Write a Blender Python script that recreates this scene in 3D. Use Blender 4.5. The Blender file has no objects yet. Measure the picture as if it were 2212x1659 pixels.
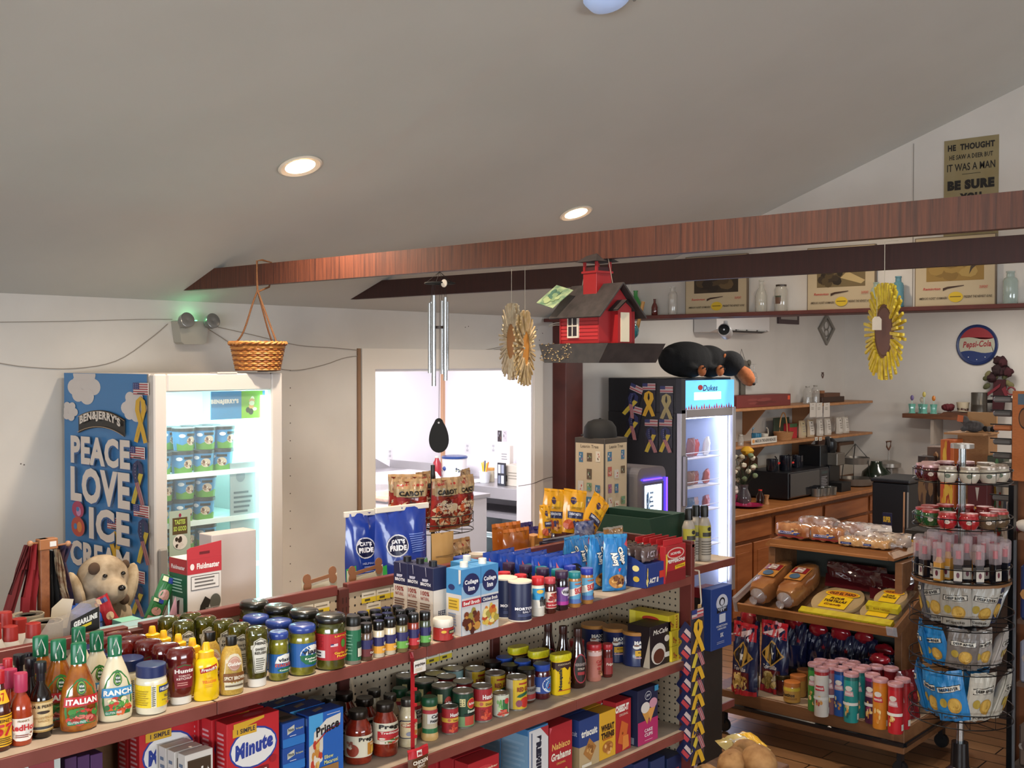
import bpy,math,random
from mathutils import Vector,Matrix,Euler
from math import sin,cos,pi,radians as R,atan2,sqrt,hypot
random.seed(7)
S = bpy.context.scene
COL = S.collection
# ------------------------------------------------ camera
FPX,CX,CY,EYE = 2408.0,1106.0,829.5,2.05
cam_d = bpy.data.cameras.new('camera'); cam = bpy.data.objects.new('camera',cam_d); COL.objects.link(cam)
cam_d.sensor_width = 36; cam_d.lens = FPX/2212*36; cam_d.clip_start = .05; cam_d.clip_end = 100
cam.location = (0,0,EYE); cam.rotation_euler = (R(90-1.2),0,R(41.64)); S.camera = cam
CM = Euler((R(90-1.2),0,R(41.64))).to_matrix(); FWD = CM @ Vector((0,0,-1)); C0 = Vector((0,0,EYE))
# ------------------------------------------------ view, world
S.view_settings.view_transform = 'Standard'; S.view_settings.look = 'None'; S.view_settings.gamma = 1
S.view_settings.exposure = 0.34; S.view_settings.use_curve_mapping = False
W = bpy.data.worlds.new('world'); S.world = W; W.use_nodes = True
W.node_tree.nodes['Background'].inputs[0].default_value = (.55,.62,.7,1)
W.node_tree.nodes['Background'].inputs[1].default_value = .3
def lamp(name,typ,loc,power,color,size=.1,rot=(0,0,0),sy=None,spot=None):
    d = bpy.data.lights.new(name,typ); d.energy = power; d.color = color
    o = bpy.data.objects.new(name,d); COL.objects.link(o); o.location = loc; o.rotation_euler = rot
    if typ == 'AREA':
        d.size = size
        if sy: d.shape = 'RECTANGLE'; d.size_y = sy
    elif typ == 'SPOT':
        d.spot_size = R(spot or 120); d.spot_blend = .8; d.shadow_soft_size = size
    else: d.shadow_soft_size = size
    return o
WARM = (1,.83,.64); COOL = (.86,.93,1); NEUT = (1,.95,.88)
# daylight through the shop windows behind and to the right of the camera
lamp('window_daylight','AREA',(1.2,-3.9,2.0),420,COOL,5.0,(R(118),0,R(5)),1.9)
lamp('window_daylight','AREA',(7.6,2.2,1.9),300,COOL,5.5,(R(115),0,R(90)),1.8)
# ceiling lights of the annex and the kitchen
lamp('annex_ceiling_light','AREA',(-3.6,7.5,2.58),20,NEUT,.3)
lamp('annex_ceiling_light','AREA',(-1.6,8.3,2.58),30,WARM,.4)
lamp('annex_ceiling_light','AREA',(-3.3,9.6,2.58),9,NEUT,.4)
lamp('kitchen_ceiling_light','AREA',(-6.2,5.4,2.5),115,(1,.97,1),1.6,(0,0,0),.9)

# ------------------------------------------------ helpers
def ray(u,v): return (CM @ Vector(((u-CX)/FPX,(CY-v)/FPX,-1)))
def px(u,v,x=None,y=None,z=None):
    d = ray(u,v)
    if x is not None: t = (x-C0.x)/d.x
    elif y is not None: t = (y-C0.y)/d.y
    else: t = (z-C0.z)/d.z
    return C0 + d*t
def dep(p): return (Vector(p)-C0).dot(FWD)
def mpp(p): return dep(p)/FPX
def away(p,r):
    d = Vector((p[0],p[1],0)); d.normalize(); return Vector(p) + d*r
def lin(c): return c/12.92 if c <= .04045 else ((c+.055)/1.055)**2.4
def rgb(h):
    h = h.lstrip('#')
    if len(h) == 3: h = ''.join(c*2 for c in h)
    return tuple(lin(int(h[i:i+2],16)/255) for i in (0,2,4)) + (1,)
MC = {}
def mat(h,r=.5,m=0.0,kind='',e=0,h2=None,sc=40,coat=0,a=1,bump=0):
    k = (h,r,m,kind,e,h2,sc,coat,a,bump)
    if k in MC: return MC[k]
    M = bpy.data.materials.new('%s_%s' % (kind or 'paint',h)); M.use_nodes = True; nt = M.node_tree; N = nt.nodes; L = nt.links
    b = N['Principled BSDF']; b.inputs['Base Color'].default_value = rgb(h); b.inputs['Roughness'].default_value = r
    b.inputs['Metallic'].default_value = m; b.inputs['Coat Weight'].default_value = coat; b.inputs['Coat Roughness'].default_value = .05
    M.diffuse_color = rgb(h)
    if e:
        b.inputs['Emission Color'].default_value = rgb(h); b.inputs['Emission Strength'].default_value = e
    if a < 1: b.inputs['Alpha'].default_value = a
    if kind == 'glass':
        b.inputs['Transmission Weight'].default_value = 1; b.inputs['IOR'].default_value = 1.45
    def tex(t,**kw):
        n = N.new(t)
        for q,w in kw.items(): n.inputs[q].default_value = w
        return n
    src = None
    if kind in ('noise','wood','planks','mottle','wicker','scratch','paper'):
        tc = N.new('ShaderNodeTexCoord'); mp = N.new('ShaderNodeMapping'); L.new(tc.outputs['Object'],mp.inputs[0])
        if kind == 'wood':
            mp.inputs['Scale'].default_value = (1,9,9); n = tex('ShaderNodeTexNoise',Scale=sc,Detail=5.0,Roughness=.6)
        elif kind == 'scratch':
            mp.inputs['Scale'].default_value = (30,3,1); n = tex('ShaderNodeTexNoise',Scale=sc,Detail=6.0,Roughness=.7)
        elif kind == 'planks':
            n = tex('ShaderNodeTexBrick',Scale=1.0); n.inputs['Color1'].default_value = rgb(h); n.inputs['Color2'].default_value = rgb(h2)
            n.inputs['Mortar'].default_value = rgb('241a14'); n.inputs['Mortar Size'].default_value = .004; n.inputs['Brick Width'].default_value = 1.3
            n.inputs['Row Height'].default_value = .13; mp.inputs['Scale'].default_value = (1,1,1)
        elif kind == 'wicker': n = tex('ShaderNodeTexWave',Scale=sc,Distortion=3.0); n.bands_direction = 'Z'
        else: n = tex('ShaderNodeTexNoise',Scale=sc,Detail=4.0)
        L.new(mp.outputs[0],n.inputs[0])
        if 0: pass
        elif kind == 'planks':
            n2 = tex('ShaderNodeTexNoise',Scale=5.0,Detail=6.0); mp2 = N.new('ShaderNodeMapping'); mp2.inputs['Scale'].default_value = (1,14,1)
            L.new(tc.outputs['Object'],mp2.inputs[0]); L.new(mp2.outputs[0],n2.inputs[0]); mx = N.new('ShaderNodeMix'); mx.data_type = 'RGBA'; mx.blend_type = 'MULTIPLY'
            mx.inputs[0].default_value = .35; L.new(n.outputs[0],mx.inputs[6]); L.new(n2.outputs[0],mx.inputs[7]); L.new(mx.outputs[2],b.inputs['Base Color'])
        else:
            cr = N.new('ShaderNodeValToRGB'); cr.color_ramp.elements[0].color = rgb(h2 or h); cr.color_ramp.elements[1].color = rgb(h)
            cr.color_ramp.elements[0].position = .35; cr.color_ramp.elements[1].position = .62
            L.new(n.outputs[0],cr.inputs[0]); L.new(cr.outputs[0],b.inputs['Base Color'])
        if bump:
            bp = N.new('ShaderNodeBump'); bp.inputs['Strength'].default_value = bump; bp.inputs['Distance'].default_value = .004
            L.new(n.outputs[0],bp.inputs['Height']); L.new(bp.outputs[0],b.inputs['Normal'])
    if kind in ('pegyz','pegxz'):
        tc = N.new('ShaderNodeTexCoord'); vm = N.new('ShaderNodeVectorMath'); vm.operation = 'SCALE'; vm.inputs['Scale'].default_value = 1/.0254
        L.new(tc.outputs['Object'],vm.inputs[0]); fr = N.new('ShaderNodeVectorMath'); fr.operation = 'FRACTION'; L.new(vm.outputs[0],fr.inputs[0])
        sb = N.new('ShaderNodeVectorMath'); sb.operation = 'SUBTRACT'; sb.inputs[1].default_value = (.5,.5,.5); L.new(fr.outputs[0],sb.inputs[0])
        ml = N.new('ShaderNodeVectorMath'); ml.operation = 'MULTIPLY'; ml.inputs[1].default_value = (0,1,1) if kind == 'pegyz' else (1,0,1); L.new(sb.outputs[0],ml.inputs[0])
        ln = N.new('ShaderNodeVectorMath'); ln.operation = 'LENGTH'; L.new(ml.outputs[0],ln.inputs[0]); lt = N.new('ShaderNodeMath'); lt.operation = 'LESS_THAN'; lt.inputs[1].default_value = .15
        L.new(ln.outputs['Value'],lt.inputs[0]); mx = N.new('ShaderNodeMix'); mx.data_type = 'RGBA'; L.new(lt.outputs[0],mx.inputs[0]); mx.inputs[6].default_value = rgb(h); mx.inputs[7].default_value = rgb('14100e'); L.new(mx.outputs[2],b.inputs['Base Color'])
    MC[k] = M; return M
class MB:
    def __init__(s): s.v = []; s.f = []; s.m = []; s.sm = []; s.ms = []
    def mi(s,m):
        if isinstance(m,str): m = mat(m)
        if m not in s.ms: s.ms.append(m)
        return s.ms.index(m)
    def add(s,vs,fs,m,smooth=False,T=None):
        o = len(s.v); i = s.mi(m)
        for v in vs:
            v = Vector(v); s.v.append(T @ v if T else v)
        for f in fs: s.f.append([a+o for a in f]); s.m.append(i); s.sm.append(smooth)
        return s
    def box(s,x0,y0,z0,x1,y1,z1,m,c=0,T=None):
        if not c:
            vs = [(x,y,z) for z in (z0,z1) for y in (y0,y1) for x in (x0,x1)]
            return s.add(vs,[(0,2,3,1),(4,5,7,6),(0,1,5,4),(2,6,7,3),(0,4,6,2),(1,3,7,5)],m,False,T)
        c = min(c,(x1-x0)/2.01,(y1-y0)/2.01,(z1-z0)/2.01); vs = []; ix = {}
        for a,X in enumerate((x0,x1)):
            for b,Y in enumerate((y0,y1)):
                for d,Z in enumerate((z0,z1)):
                    sx,sy,sz = (1,-1)[a]*c,(1,-1)[b]*c,(1,-1)[d]*c
                    for k,p in enumerate(((X,Y+sy,Z+sz),(X+sx,Y,Z+sz),(X+sx,Y+sy,Z))): ix[a,b,d,k] = len(vs); vs.append(p)
        F = []
        for a in (0,1): F.append([ix[a,b,d,0] for b,d in ((0,0),(1,0),(1,1),(0,1))])
        for b in (0,1): F.append([ix[a,b,d,1] for a,d in ((0,0),(1,0),(1,1),(0,1))])
        for d in (0,1): F.append([ix[a,b,d,2] for a,b in ((0,0),(1,0),(1,1),(0,1))])
        for a in (0,1):
            for b in (0,1): F.append([ix[a,b,0,0],ix[a,b,1,0],ix[a,b,1,1],ix[a,b,0,1]])
            for d in (0,1): F.append([ix[a,0,d,0],ix[a,1,d,0],ix[a,1,d,2],ix[a,0,d,2]])
        for b in (0,1):
            for d in (0,1): F.append([ix[0,b,d,1],ix[1,b,d,1],ix[1,b,d,2],ix[0,b,d,2]])
        for a in (0,1):
            for b in (0,1):
                for d in (0,1): F.append([ix[a,b,d,k] for k in range(3)])
        ce = Vector(((x0+x1)/2,(y0+y1)/2,(z0+z1)/2)); G = []
        for f in F:
            p = [Vector(vs[i]) for i in f]; n = (p[1]-p[0]).cross(p[2]-p[0])
            G.append(f if n.dot(sum(p,Vector())/len(p)-ce) > 0 else f[::-1])
        return s.add(vs,G,m,False,T)
    def lathe(s,prof,m,n=20,sx=1,sy=1,T=None,smooth=True,sq=0):
        vs = []; fs = []
        for r,z in prof:
            for i in range(n):
                a = 2*pi*i/n; k = 1
                if sq: k = 1/(abs(cos(a))**sq+abs(sin(a))**sq)**(1/sq)
                vs.append((r*k*sx*cos(a),r*k*sy*sin(a),z))
        for j in range(len(prof)-1):
            for i in range(n):
                k = (i+1) % n; fs.append((j*n+i,j*n+k,(j+1)*n+k,(j+1)*n+i))
        if prof[0][0] > 1e-5: fs.append(tuple(range(n))[::-1])
        if prof[-1][0] > 1e-5: fs.append(tuple(range((len(prof)-1)*n,len(prof)*n)))
        return s.add(vs,fs,m,smooth,T)
    def tube(s,pts,r,m,n=8,closed=False,T=None):
        pts = [Vector(p) for p in pts]; vs = []; fs = []; N = len(pts)
        for i,p in enumerate(pts):
            a = pts[(i-1) % N] if (closed or i) else p; b = pts[(i+1) % N] if (closed or i < N-1) else p
            t = (b-a).normalized(); q = t.orthogonal() if abs(t.z) > .99 else t.cross(Vector((0,0,1)))
            q.normalize(); w = t.cross(q).normalized(); rr = r[i] if isinstance(r,(list,tuple)) else r
            for k in range(n):
                g = 2*pi*k/n; vs.append(p+(q*cos(g)+w*sin(g))*rr)
        for i in range(N if closed else N-1):
            for k in range(n):
                j = (i+1) % N; l = (k+1) % n; fs.append((i*n+k,i*n+l,j*n+l,j*n+k))
        if not closed: fs += [tuple(range(n))[::-1],tuple(range((N-1)*n,N*n))]
        return s.add(vs,fs,m,True,T)
    def prism(s,poly,d0,d1,m,ax='y',T=None):
        n = len(poly)
        def P(a,b,d): return {'y': (a,d,b),'x': (d,a,b),'z': (a,b,d)}[ax]
        vs = [P(a,b,d0) for a,b in poly] + [P(a,b,d1) for a,b in poly]
        fs = [tuple(range(n)),tuple(range(n,2*n))[::-1]] + [(i,i+n,(i+1) % n+n,(i+1) % n) for i in range(n)]
        return s.add(vs,fs,m,False,T)
    def ell(s,c,r,m,n=12,k=8,T=None,rot=None,nz=0,seed=0):
        rnd = random.Random(seed); vs = []; fs = []; Rm = Euler(rot).to_matrix() if rot else None
        for j in range(k+1):
            ph = pi*j/k
            for i in range(n):
                a = 2*pi*i/n; q = 1+nz*(rnd.random()-.5); p = Vector((r[0]*sin(ph)*cos(a)*q,r[1]*sin(ph)*sin(a)*q,-r[2]*cos(ph)*q))
                vs.append((Rm @ p if Rm else p)+Vector(c))
        for j in range(k):
            for i in range(n): l = (i+1) % n; fs.append((j*n+i,j*n+l,(j+1)*n+l,(j+1)*n+i))
        return s.add(vs,fs,m,True,T)
    def build(s,name,parent=None,loc=None,rz=0):
        me = bpy.data.meshes.new(name); me.from_pydata([tuple(v) for v in s.v],[],s.f); me.update()
        for m in s.ms: me.materials.append(m)
        me.polygons.foreach_set('material_index',s.m); me.polygons.foreach_set('use_smooth',s.sm)
        if any(s.sm): me.set_sharp_from_angle(angle=R(38))
        o = bpy.data.objects.new(name,me); COL.objects.link(o); o.parent = parent
        if loc is not None: o.location = loc
        if rz: o.rotation_euler.z = rz
        return o
def tag(o,label,cat,group=None,kind=None):
    o['label'] = label; o['category'] = cat
    if group: o['group'] = group
    if kind: o['kind'] = kind
    return o
def thing(name,label,cat,loc=(0,0,0),rz=0,group=None,rot=None):
    o = bpy.data.objects.new(name,None); COL.objects.link(o); o.location = loc
    o.rotation_euler = rot or (0,0,rz); o.empty_display_size = .05
    return tag(o,label,cat,group)
def struct(name,mb):
    o = mb.build(name); o['kind'] = 'structure'; return o
def dup(root,loc,rz=None,label=None,group=None,rot=None):
    r = root.copy(); COL.objects.link(r); r.location = loc
    if rot: r.rotation_euler = rot
    elif rz is not None: r.rotation_euler = (0,0,rz)
    if label: r['label'] = label
    if group: r['group'] = group
    for ch in list(root.children):
        c = ch.copy(); COL.objects.link(c); c.parent = r
        for g in ch.children: d = g.copy(); COL.objects.link(d); d.parent = c
    return r
# ---- lettering and printed decals
TXC = {}
def text_mesh(t,bold=.0,shear=0):
    k = (t,bold,shear)
    if k in TXC: return TXC[k]
    cu = bpy.data.curves.new('t','FONT'); cu.body = t; cu.resolution_u = 3 if len(t) < 14 else 1; cu.offset = bold; cu.shear = shear; cu.space_character = 1+bold*2
    o = bpy.data.objects.new('t',cu); me = o.to_mesh()
    vs = [v.co.copy() for v in me.vertices]; fs = [tuple(p.vertices) for p in me.polygons]
    o.to_mesh_clear(); bpy.data.objects.remove(o); bpy.data.curves.remove(cu)
    x0 = min(v.x for v in vs); x1 = max(v.x for v in vs); y0 = min(v.y for v in vs); y1 = max(v.y for v in vs)
    vs = [((v.x-x0)/max(x1-x0,1e-6)-.5,(v.y-y0)/max(y1-y0,1e-6)-.5) for v in vs]
    TXC[k] = (vs,fs); return TXC[k]
def decal(name,parent,items,w,h,fn,curved=False,rough=.45,lift=.0003):
    """items in label units 0..1; fn(u, v, off) with u centred metres, v metres from label bottom"""
    mb = MB(); n = 0; l0 = .0006 if curved else .0002
    if curved and lift == .0003: lift = .00042
    for it in items:
        k = it[0]; n += 1; off = lift*n+l0
        def em(c): return c if not isinstance(c,str) else mat(c,rough)
        def F(U,V): return fn((U-.5)*w,V*h,off)
        F0 = F
        if k in ('e','p'):
            def F(U,V): return F0(min(1,max(0,U)),min(.999,max(.001,V)))
        if k == 'r':
            _,a,b,c,d,col = it; nu = max(1,int(abs(c-a)*w/.006)) if curved else 1; nv = max(1,int(abs(d-b)*h/.02)) if curved else 1
            vs = [F(a+(c-a)*i/nu,b+(d-b)*j/nv) for j in range(nv+1) for i in range(nu+1)]
            mb.add(vs,[(j*(nu+1)+i,j*(nu+1)+i+1,(j+1)*(nu+1)+i+1,(j+1)*(nu+1)+i) for j in range(nv) for i in range(nu)],em(col))
        elif k == 'e':
            _,a,b,ra,rb,col = it; N = 18; vs = [F(a,b)]; fs = []
            for ring in (.5,1):
                vs += [F(a+ra*ring*cos(2*pi*i/N),b+rb*ring*sin(2*pi*i/N)) for i in range(N)]
            for i in range(N):
                l = (i+1) % N; fs += [(0,1+i,1+l),(1+i,1+N+i,1+N+l,1+l)]
            mb.add(vs,fs,em(col))
        elif k == 'p':
            _,pts,col = it
            if not curved: mb.add([F(*p) for p in pts],[tuple(range(len(pts)))],em(col)); continue
            a,c = min(p[0] for p in pts),max(p[0] for p in pts); ns = max(1,int((c-a)*w/.004))
            for q in range(ns):
                P = [tuple(p) for p in pts]
                for lim,sg in ((a+(c-a)*q/ns,1),(a+(c-a)*(q+1)/ns,-1)):
                    O = []
                    for j in range(len(P)):
                        p0,p1 = P[j-1],P[j]; d0,d1 = (p0[0]-lim)*sg,(p1[0]-lim)*sg
                        if (d0 < 0) != (d1 < 0): O.append((lim,p0[1]+(p1[1]-p0[1])*d0/(d0-d1)))
                        if d1 >= 0: O.append(p1)
                    P = O
                    if not P: break
                if len(P) > 2: mb.add([F(*p) for p in P],[tuple(range(len(P)))],em(col))
        elif k == 't':
            t,a,b,tw,th,col = it[1:7]; o = it[7] if len(it) > 7 else {}
            off += .0009 if curved else 0
            vs,fs = text_mesh(t,o.get('b',.02),o.get('s',0)); rr = o.get('rot',0); arc = o.get('arc',0); out = []
            for x,y in vs:
                X = x*tw; Y = y*th+arc*(.25-x*x)*4*th
                if rr:
                    X,Y = x*tw*w,y*th*h; X,Y = (X*cos(rr)-Y*sin(rr))/w,(X*sin(rr)+Y*cos(rr))/h
                out.append(F(a+X,b+Y))
            mb.add(out,fs,em(col))
        elif k == 'b':
            _,a,b,ra,rb,cols,cnt,seed = it; rnd = random.Random(seed)
            for q in range(cnt):
                g = rnd.random()*6.28; s_ = sqrt(rnd.random())*.8; ca,cb = a+ra*s_*cos(g),b+rb*s_*sin(g)
                z1,z2 = ra*(.16+.2*rnd.random()),rb*(.16+.2*rnd.random()); N = 8; o2 = off+q*.00004
                mb.add([fn((min(1,max(0,ca+z1*cos(2*pi*i/N)))-.5)*w,min(.998,max(.002,cb+z2*sin(2*pi*i/N)))*h,o2) for i in range(N)],[tuple(range(N))],em(cols[q % len(cols)]))
        elif k == 'l':
            _,a,b,c,d,cnt,col = it; rnd = random.Random(cnt)
            for q in range(cnt):
                y = b+(d-b)*(q+.25)/cnt; t_ = (d-b)/cnt*.45; e1 = c-(c-a)*.3*rnd.random()
                nu = max(1,int(abs(e1-a)*w/.008)) if curved else 1
                vs = [F(a+(e1-a)*i/nu,yy) for yy in (y,y+t_) for i in range(nu+1)]
                mb.add(vs,[(i,i+1,nu+2+i,nu+1+i) for i in range(nu)],em(col))
    return mb.build(name,parent)
def plane_fn(o,ux,vx):
    o = Vector(o); ux = Vector(ux); vx = Vector(vx); n = ux.cross(vx).normalized()
    return lambda u,v,off: o+ux*u+vx*v+n*off
def interp(prof,z):
    for (r0,z0),(r1,z1) in zip(prof,prof[1:]):
        if z0 <= z <= z1 and z1 > z0: return r0+(r1-r0)*(z-z0)/(z1-z0)
    return prof[-1][0]
def cyl_fn(prof,z0,sx=1,sy=1,ang=0,sq=0):
    rm = max(r for r,z in prof)
    def fn(u,v,off):
        z = z0+v; t = u/rm+ang; r = interp(prof,z)*(1/(abs(cos(t))**sq+abs(sin(t))**sq)**(1/sq) if sq else 1)+off; return Vector((sx*r*sin(t),-sy*r*cos(t),z))
    return fn
def bagsurf(w,h,t,mode='pillow',wr=.05,seed=0,pinch=.0):
    rnd = random.Random(seed); ph = [rnd.uniform(0,6.28) for _ in range(8)]
    def f(s,q,side):
        if mode == 'pillow': tq = max(0,sin(pi*min(1,max(0,q))))**.55
        elif mode == 'stand': tq = (1-q)**.6 if q > .03 else .9
        else: tq = min(1,(1-q)*3.2)**.7*min(1,q*9+.5)
        ts = max(0,1-(2*s)**2)**.5
        x = s*w*(1-pinch*sin(pi*q)+.02*sin(9*q+ph[0]))
        wv = wr*t*(sin(21*s+7*q+ph[1])+sin(13*q+9*s+ph[2])+.7*sin(31*s-17*q+ph[3]))*(.35+abs(q-.5)*1.4)
        y = (t/2*tq*ts+wv*ts)*side
        return Vector((x,y+.003*sin(6*s+ph[4])*q,q*h))
    return f
def bag(name,label,cat,loc,rz,w,h,t,col,items=(),mode='pillow',wr=.05,seed=0,pinch=0,rot=None,topm=None,group=None,side=None,crimp=None,ny=14):
    T = thing(name,label,cat,loc,R(rz),group)
    if rot: T.rotation_euler = (R(rot[0]),R(rot[1]),R(rz))
    f = bagsurf(w,h,t,mode,wr,seed,pinch); m = MB(); nx = 12
    col = mat(col,.28,coat=.5) if isinstance(col,str) else col
    for sd in (-1,1):
        vs = [f(i/nx-.5,j/ny,sd) for j in range(ny+1) for i in range(nx+1)]
        fs = [(j*(nx+1)+i,j*(nx+1)+i+1,(j+1)*(nx+1)+i+1,(j+1)*(nx+1)+i) for j in range(ny) for i in range(nx)]
        m.add(vs,fs if sd < 0 else [q[::-1] for q in fs],col,True)
    if mode != 'pillow':
        vs = [f(i/nx-.5,0,sd) for sd in (-1,1) for i in range(nx+1)]
        m.add(vs,[(i,i+1,nx+2+i,nx+1+i) for i in range(nx)],col)
    m.build('pouch',T)
    if crimp:
        m = MB(); hh = h*.05
        for q0 in ((1,) if mode != 'pillow' else (0,1)):
            P = [f(i/nx-.5,q0,-1) for i in range(nx+1)]; d = hh if q0 else -hh
            m.add([p+Vector((0,-.001,0)) for p in P]+[p+Vector((0,.002,d)) for p in P],[(i,i+1,nx+2+i,nx+1+i) for i in range(nx)],crimp)
            m.add([p+Vector((0,.001,0)) for p in P]+[p+Vector((0,.0025,d)) for p in P],[(i,nx+1+i,nx+2+i,i+1) for i in range(nx)],crimp)
        m.build('seal_strip',T)
    if items:
        def fn(u,v,off):
            s = max(-.499,min(.499,u/w)); q = max(0,min(1,v/h)); p = f(s,q,-1); return p+Vector((0,-off-.0006,0))
        decal('print',T,items,w,h,fn,True,.3)
    T['r'] = t/2; return T
# ================================================ the room
XW,YG,YF = -4.9,5.95,10.5      # left wall, gable plane, far wall of the annex
ZE,SL = 2.345,.357               # eave height and roof slope
def zc(x): return ZE+(x-XW)*SL
M_WALL = mat('ccc6be',.85,kind='noise',h2='c6c0b8',sc=3,bump=.02)
M_CEIL = mat('bfc0ba',.92,kind='noise',h2='bbbcb6',sc=2)
M_WHITE = mat('e9e7ea',.6)
M_BROWN = mat('5a2b26',.45,kind='noise',h2='4a2320',sc=6)
m = MB(); m.box(-5.2,-4,-.1,8,10.6,0,mat('9a6e4c',.3,kind='planks',h2='ae8058')); struct('floor',m)
m = MB(); m.box(-8.6,3,-.1,-5.2,8.2,0,mat('8c8880',.5,kind='noise',h2='7c7870',sc=8)); struct('floor',m)
D0,D1,DZ = 4.30,5.72,2.0
m = MB(); t = .13
m.box(XW-t,-4,0,XW,D0,ZE+.3,M_WALL); m.box(XW-t,D1,0,XW,YF,2.75,M_WALL); m.box(XW-t,D0,DZ,XW,D1,ZE+.3,M_WALL)
struct('wall_left',m)
m = MB(); xr = 1.5; zr = zc(xr)
m.prism([(XW,ZE),(xr,zr),(xr+6.4,ZE),(xr+6.4,ZE+.1),(xr,zr+.1),(XW,ZE+.1)],-4,YG+.12,M_CEIL); struct('ceiling',m)
m = MB(); zl = 2.335
m.prism([(XW,zl),(7.9,zl),(7.9,ZE),(xr,zr),(XW,ZE)],YG,YG+.12,M_WALL)
sx = px(1972,450,y=YG).x
m.box(sx,YG-.002,zl,sx+.004,YG,zc(sx)-.02,mat('8f8880',.9)); struct('wall_gable',m)
m = MB(); m.box(7.9,-4,0,8.0,YF,2.9,M_WALL); struct('wall_right',m)
m = MB(); m.prism([(XW,0),(7.9,0),(7.9,ZE),(xr,zr),(XW,ZE)],-4.1,-4,M_WALL); struct('wall_back',m)
m = MB(); m.box(XW-t,YF,0,8,YF+.1,2.75,M_WALL); struct('wall_far',m)
m = MB(); m.box(XW,YG+.12,2.6,8,YF,2.7,M_CEIL); struct('ceiling',m)
# kitchen shell
kx,ky = -7.6,7.55
M_KW = mat('e6e4ea',.7)
m = MB(); m.box(kx-.1,3.2,0,kx,ky+.1,2.6,M_KW); struct('wall_kitchen',m)
m = MB(); m.box(kx,ky,0,XW-t,ky+.1,2.6,M_KW); m.box(kx,3.1,0,XW-t,3.2,2.6,M_KW); struct('wall_kitchen',m)
m = MB(); m.box(kx,3.2,2.58,XW-t,ky,2.68,M_KW); struct('ceiling',m)
m = MB(); m.box(kx,ky-.03,1.0,kx+.03,ky,2.55,mat('c49a78',.5)); struct('trim_1',m)
# doorway casing
MT = mat('dcd5cb',.6)
m = MB(); e = .018
m.box(XW,D0-.10,0,XW+e,D0,DZ+.12,MT); m.box(XW,D1,0,XW+e,D1+.09,DZ+.12,MT); m.box(XW,D0,DZ,XW+e,D1,DZ+.12,MT)
m.box(XW-t,D0,0,XW,D0+.015,DZ,M_WHITE); m.box(XW-t,D1-.015,0,XW,D1,DZ,M_WHITE); m.box(XW-t,D0+.015,DZ-.015,XW,D1-.015,DZ,M_WHITE)
m.box(XW,D0-.125,0,XW+.012,D0-.105,DZ+.12,mat('8a6a50',.7)); struct('trim_2',m)
# corner post and ledge
p = px(1190,700,x=XW)
m = MB(); m.box(XW,YG-.02,0,XW+.12,YG+.17,2.335,M_BROWN,.004)
struct('trim_3',m)
m = MB(); m.box(XW+.02,YG-.14,2.312,7.9,YG+.12,2.335,M_BROWN,.003); struct('trim_4',m)
# tie beams
for k,(yb,lb) in enumerate(((3.0,'nearer stained wooden tie beam with basket, chimes and birdhouse hanging'),(4.045,'farther stained wooden tie beam behind the nearer one'))):
    z0,z1 = 2.389,2.482; x0 = XW+(z0-ZE)/SL; x1 = XW+(z1-ZE)/SL
    mb = MB(); mm = mat('5a3020',.5,kind='scratch',h2='371c15',sc=2.5,bump=.3) if k == 0 else mat('361613',.5,kind='scratch',h2='2c1210',sc=2,bump=.1)
    mb.prism([(x0,z0),(8.0-.2,z0),(8.0-.2,z0+.02),(7.2,z1),(x1,z1)],-.02,.02,mm)
    o = mb.build('tie_beam',None,(0,yb,0)); tag(o,lb,'beam')
# recessed lights (lit and out of frame)
def on_ceiling(u,v):
    d = ray(u,v); t_ = (ZE-SL*XW-C0.z)/(d.z-SL*d.x); return C0+d*t_
rota = Matrix.Rotation(-atan2(SL,1),4,'Y')
pts = [(on_ceiling(648,357),'round recessed ceiling light, the larger left one'),(on_ceiling(1244,459),'round recessed ceiling light above the birdhouse, the smaller one')]
for i,(p,lb) in enumerate(pts):
    t_ = thing('recessed_light',lb,'ceiling light',p,group='recessed ceiling lights')
    t_.rotation_euler = rota.to_euler()
    mb = MB(); mb.lathe([(.060,-.001),(.084,-.001),(.088,-.006),(.080,-.010),(.060,-.006),(.060,-.001)],mat('e8ddcc',.5),28); mb.build('trim_ring',t_)
    mb = MB(); mb.lathe([(.0,-.0055),(.060,-.0055)],mat('ffdfae',.5,e=22),28); mb.build('lamp_lens',t_)
for i,(x,y) in enumerate([(pts[0][0].x,pts[0][0].y),(pts[1][0].x,pts[1][0].y),(-2.05,1.75),(-2.6,5.2),(-.3,3.2),(-.2,5.3)]):
    lamp('recessed_lamp','SPOT',(x,y,zc(x)-.03),75 if i < 2 else (170 if i == 2 else 26),WARM,.05,(0,0,0),spot=150)
# fixture at the top edge of the frame
p = on_ceiling(1312,-12); t_ = thing('ceiling_fixture','frosted bluish ceiling dome at the top edge of the picture','ceiling light',p); t_.rotation_euler = rota.to_euler()
mb = MB(); mb.lathe([(.0,-.05),(.04,-.046),(.07,-.03),(.085,0)],mat('a9bfe6',.4,e=.25),24); mb.build('dome',t_)  # daylight reflected on the dome, put in as blue colour and faint glow
mb = MB(); mb.lathe([(.0,-.03),(.006,-.028),(.008,0)],mat('7c7a74',.5),8,T=Matrix.Translation((.045,.085,0))); mb.build('screw',t_)
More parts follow.
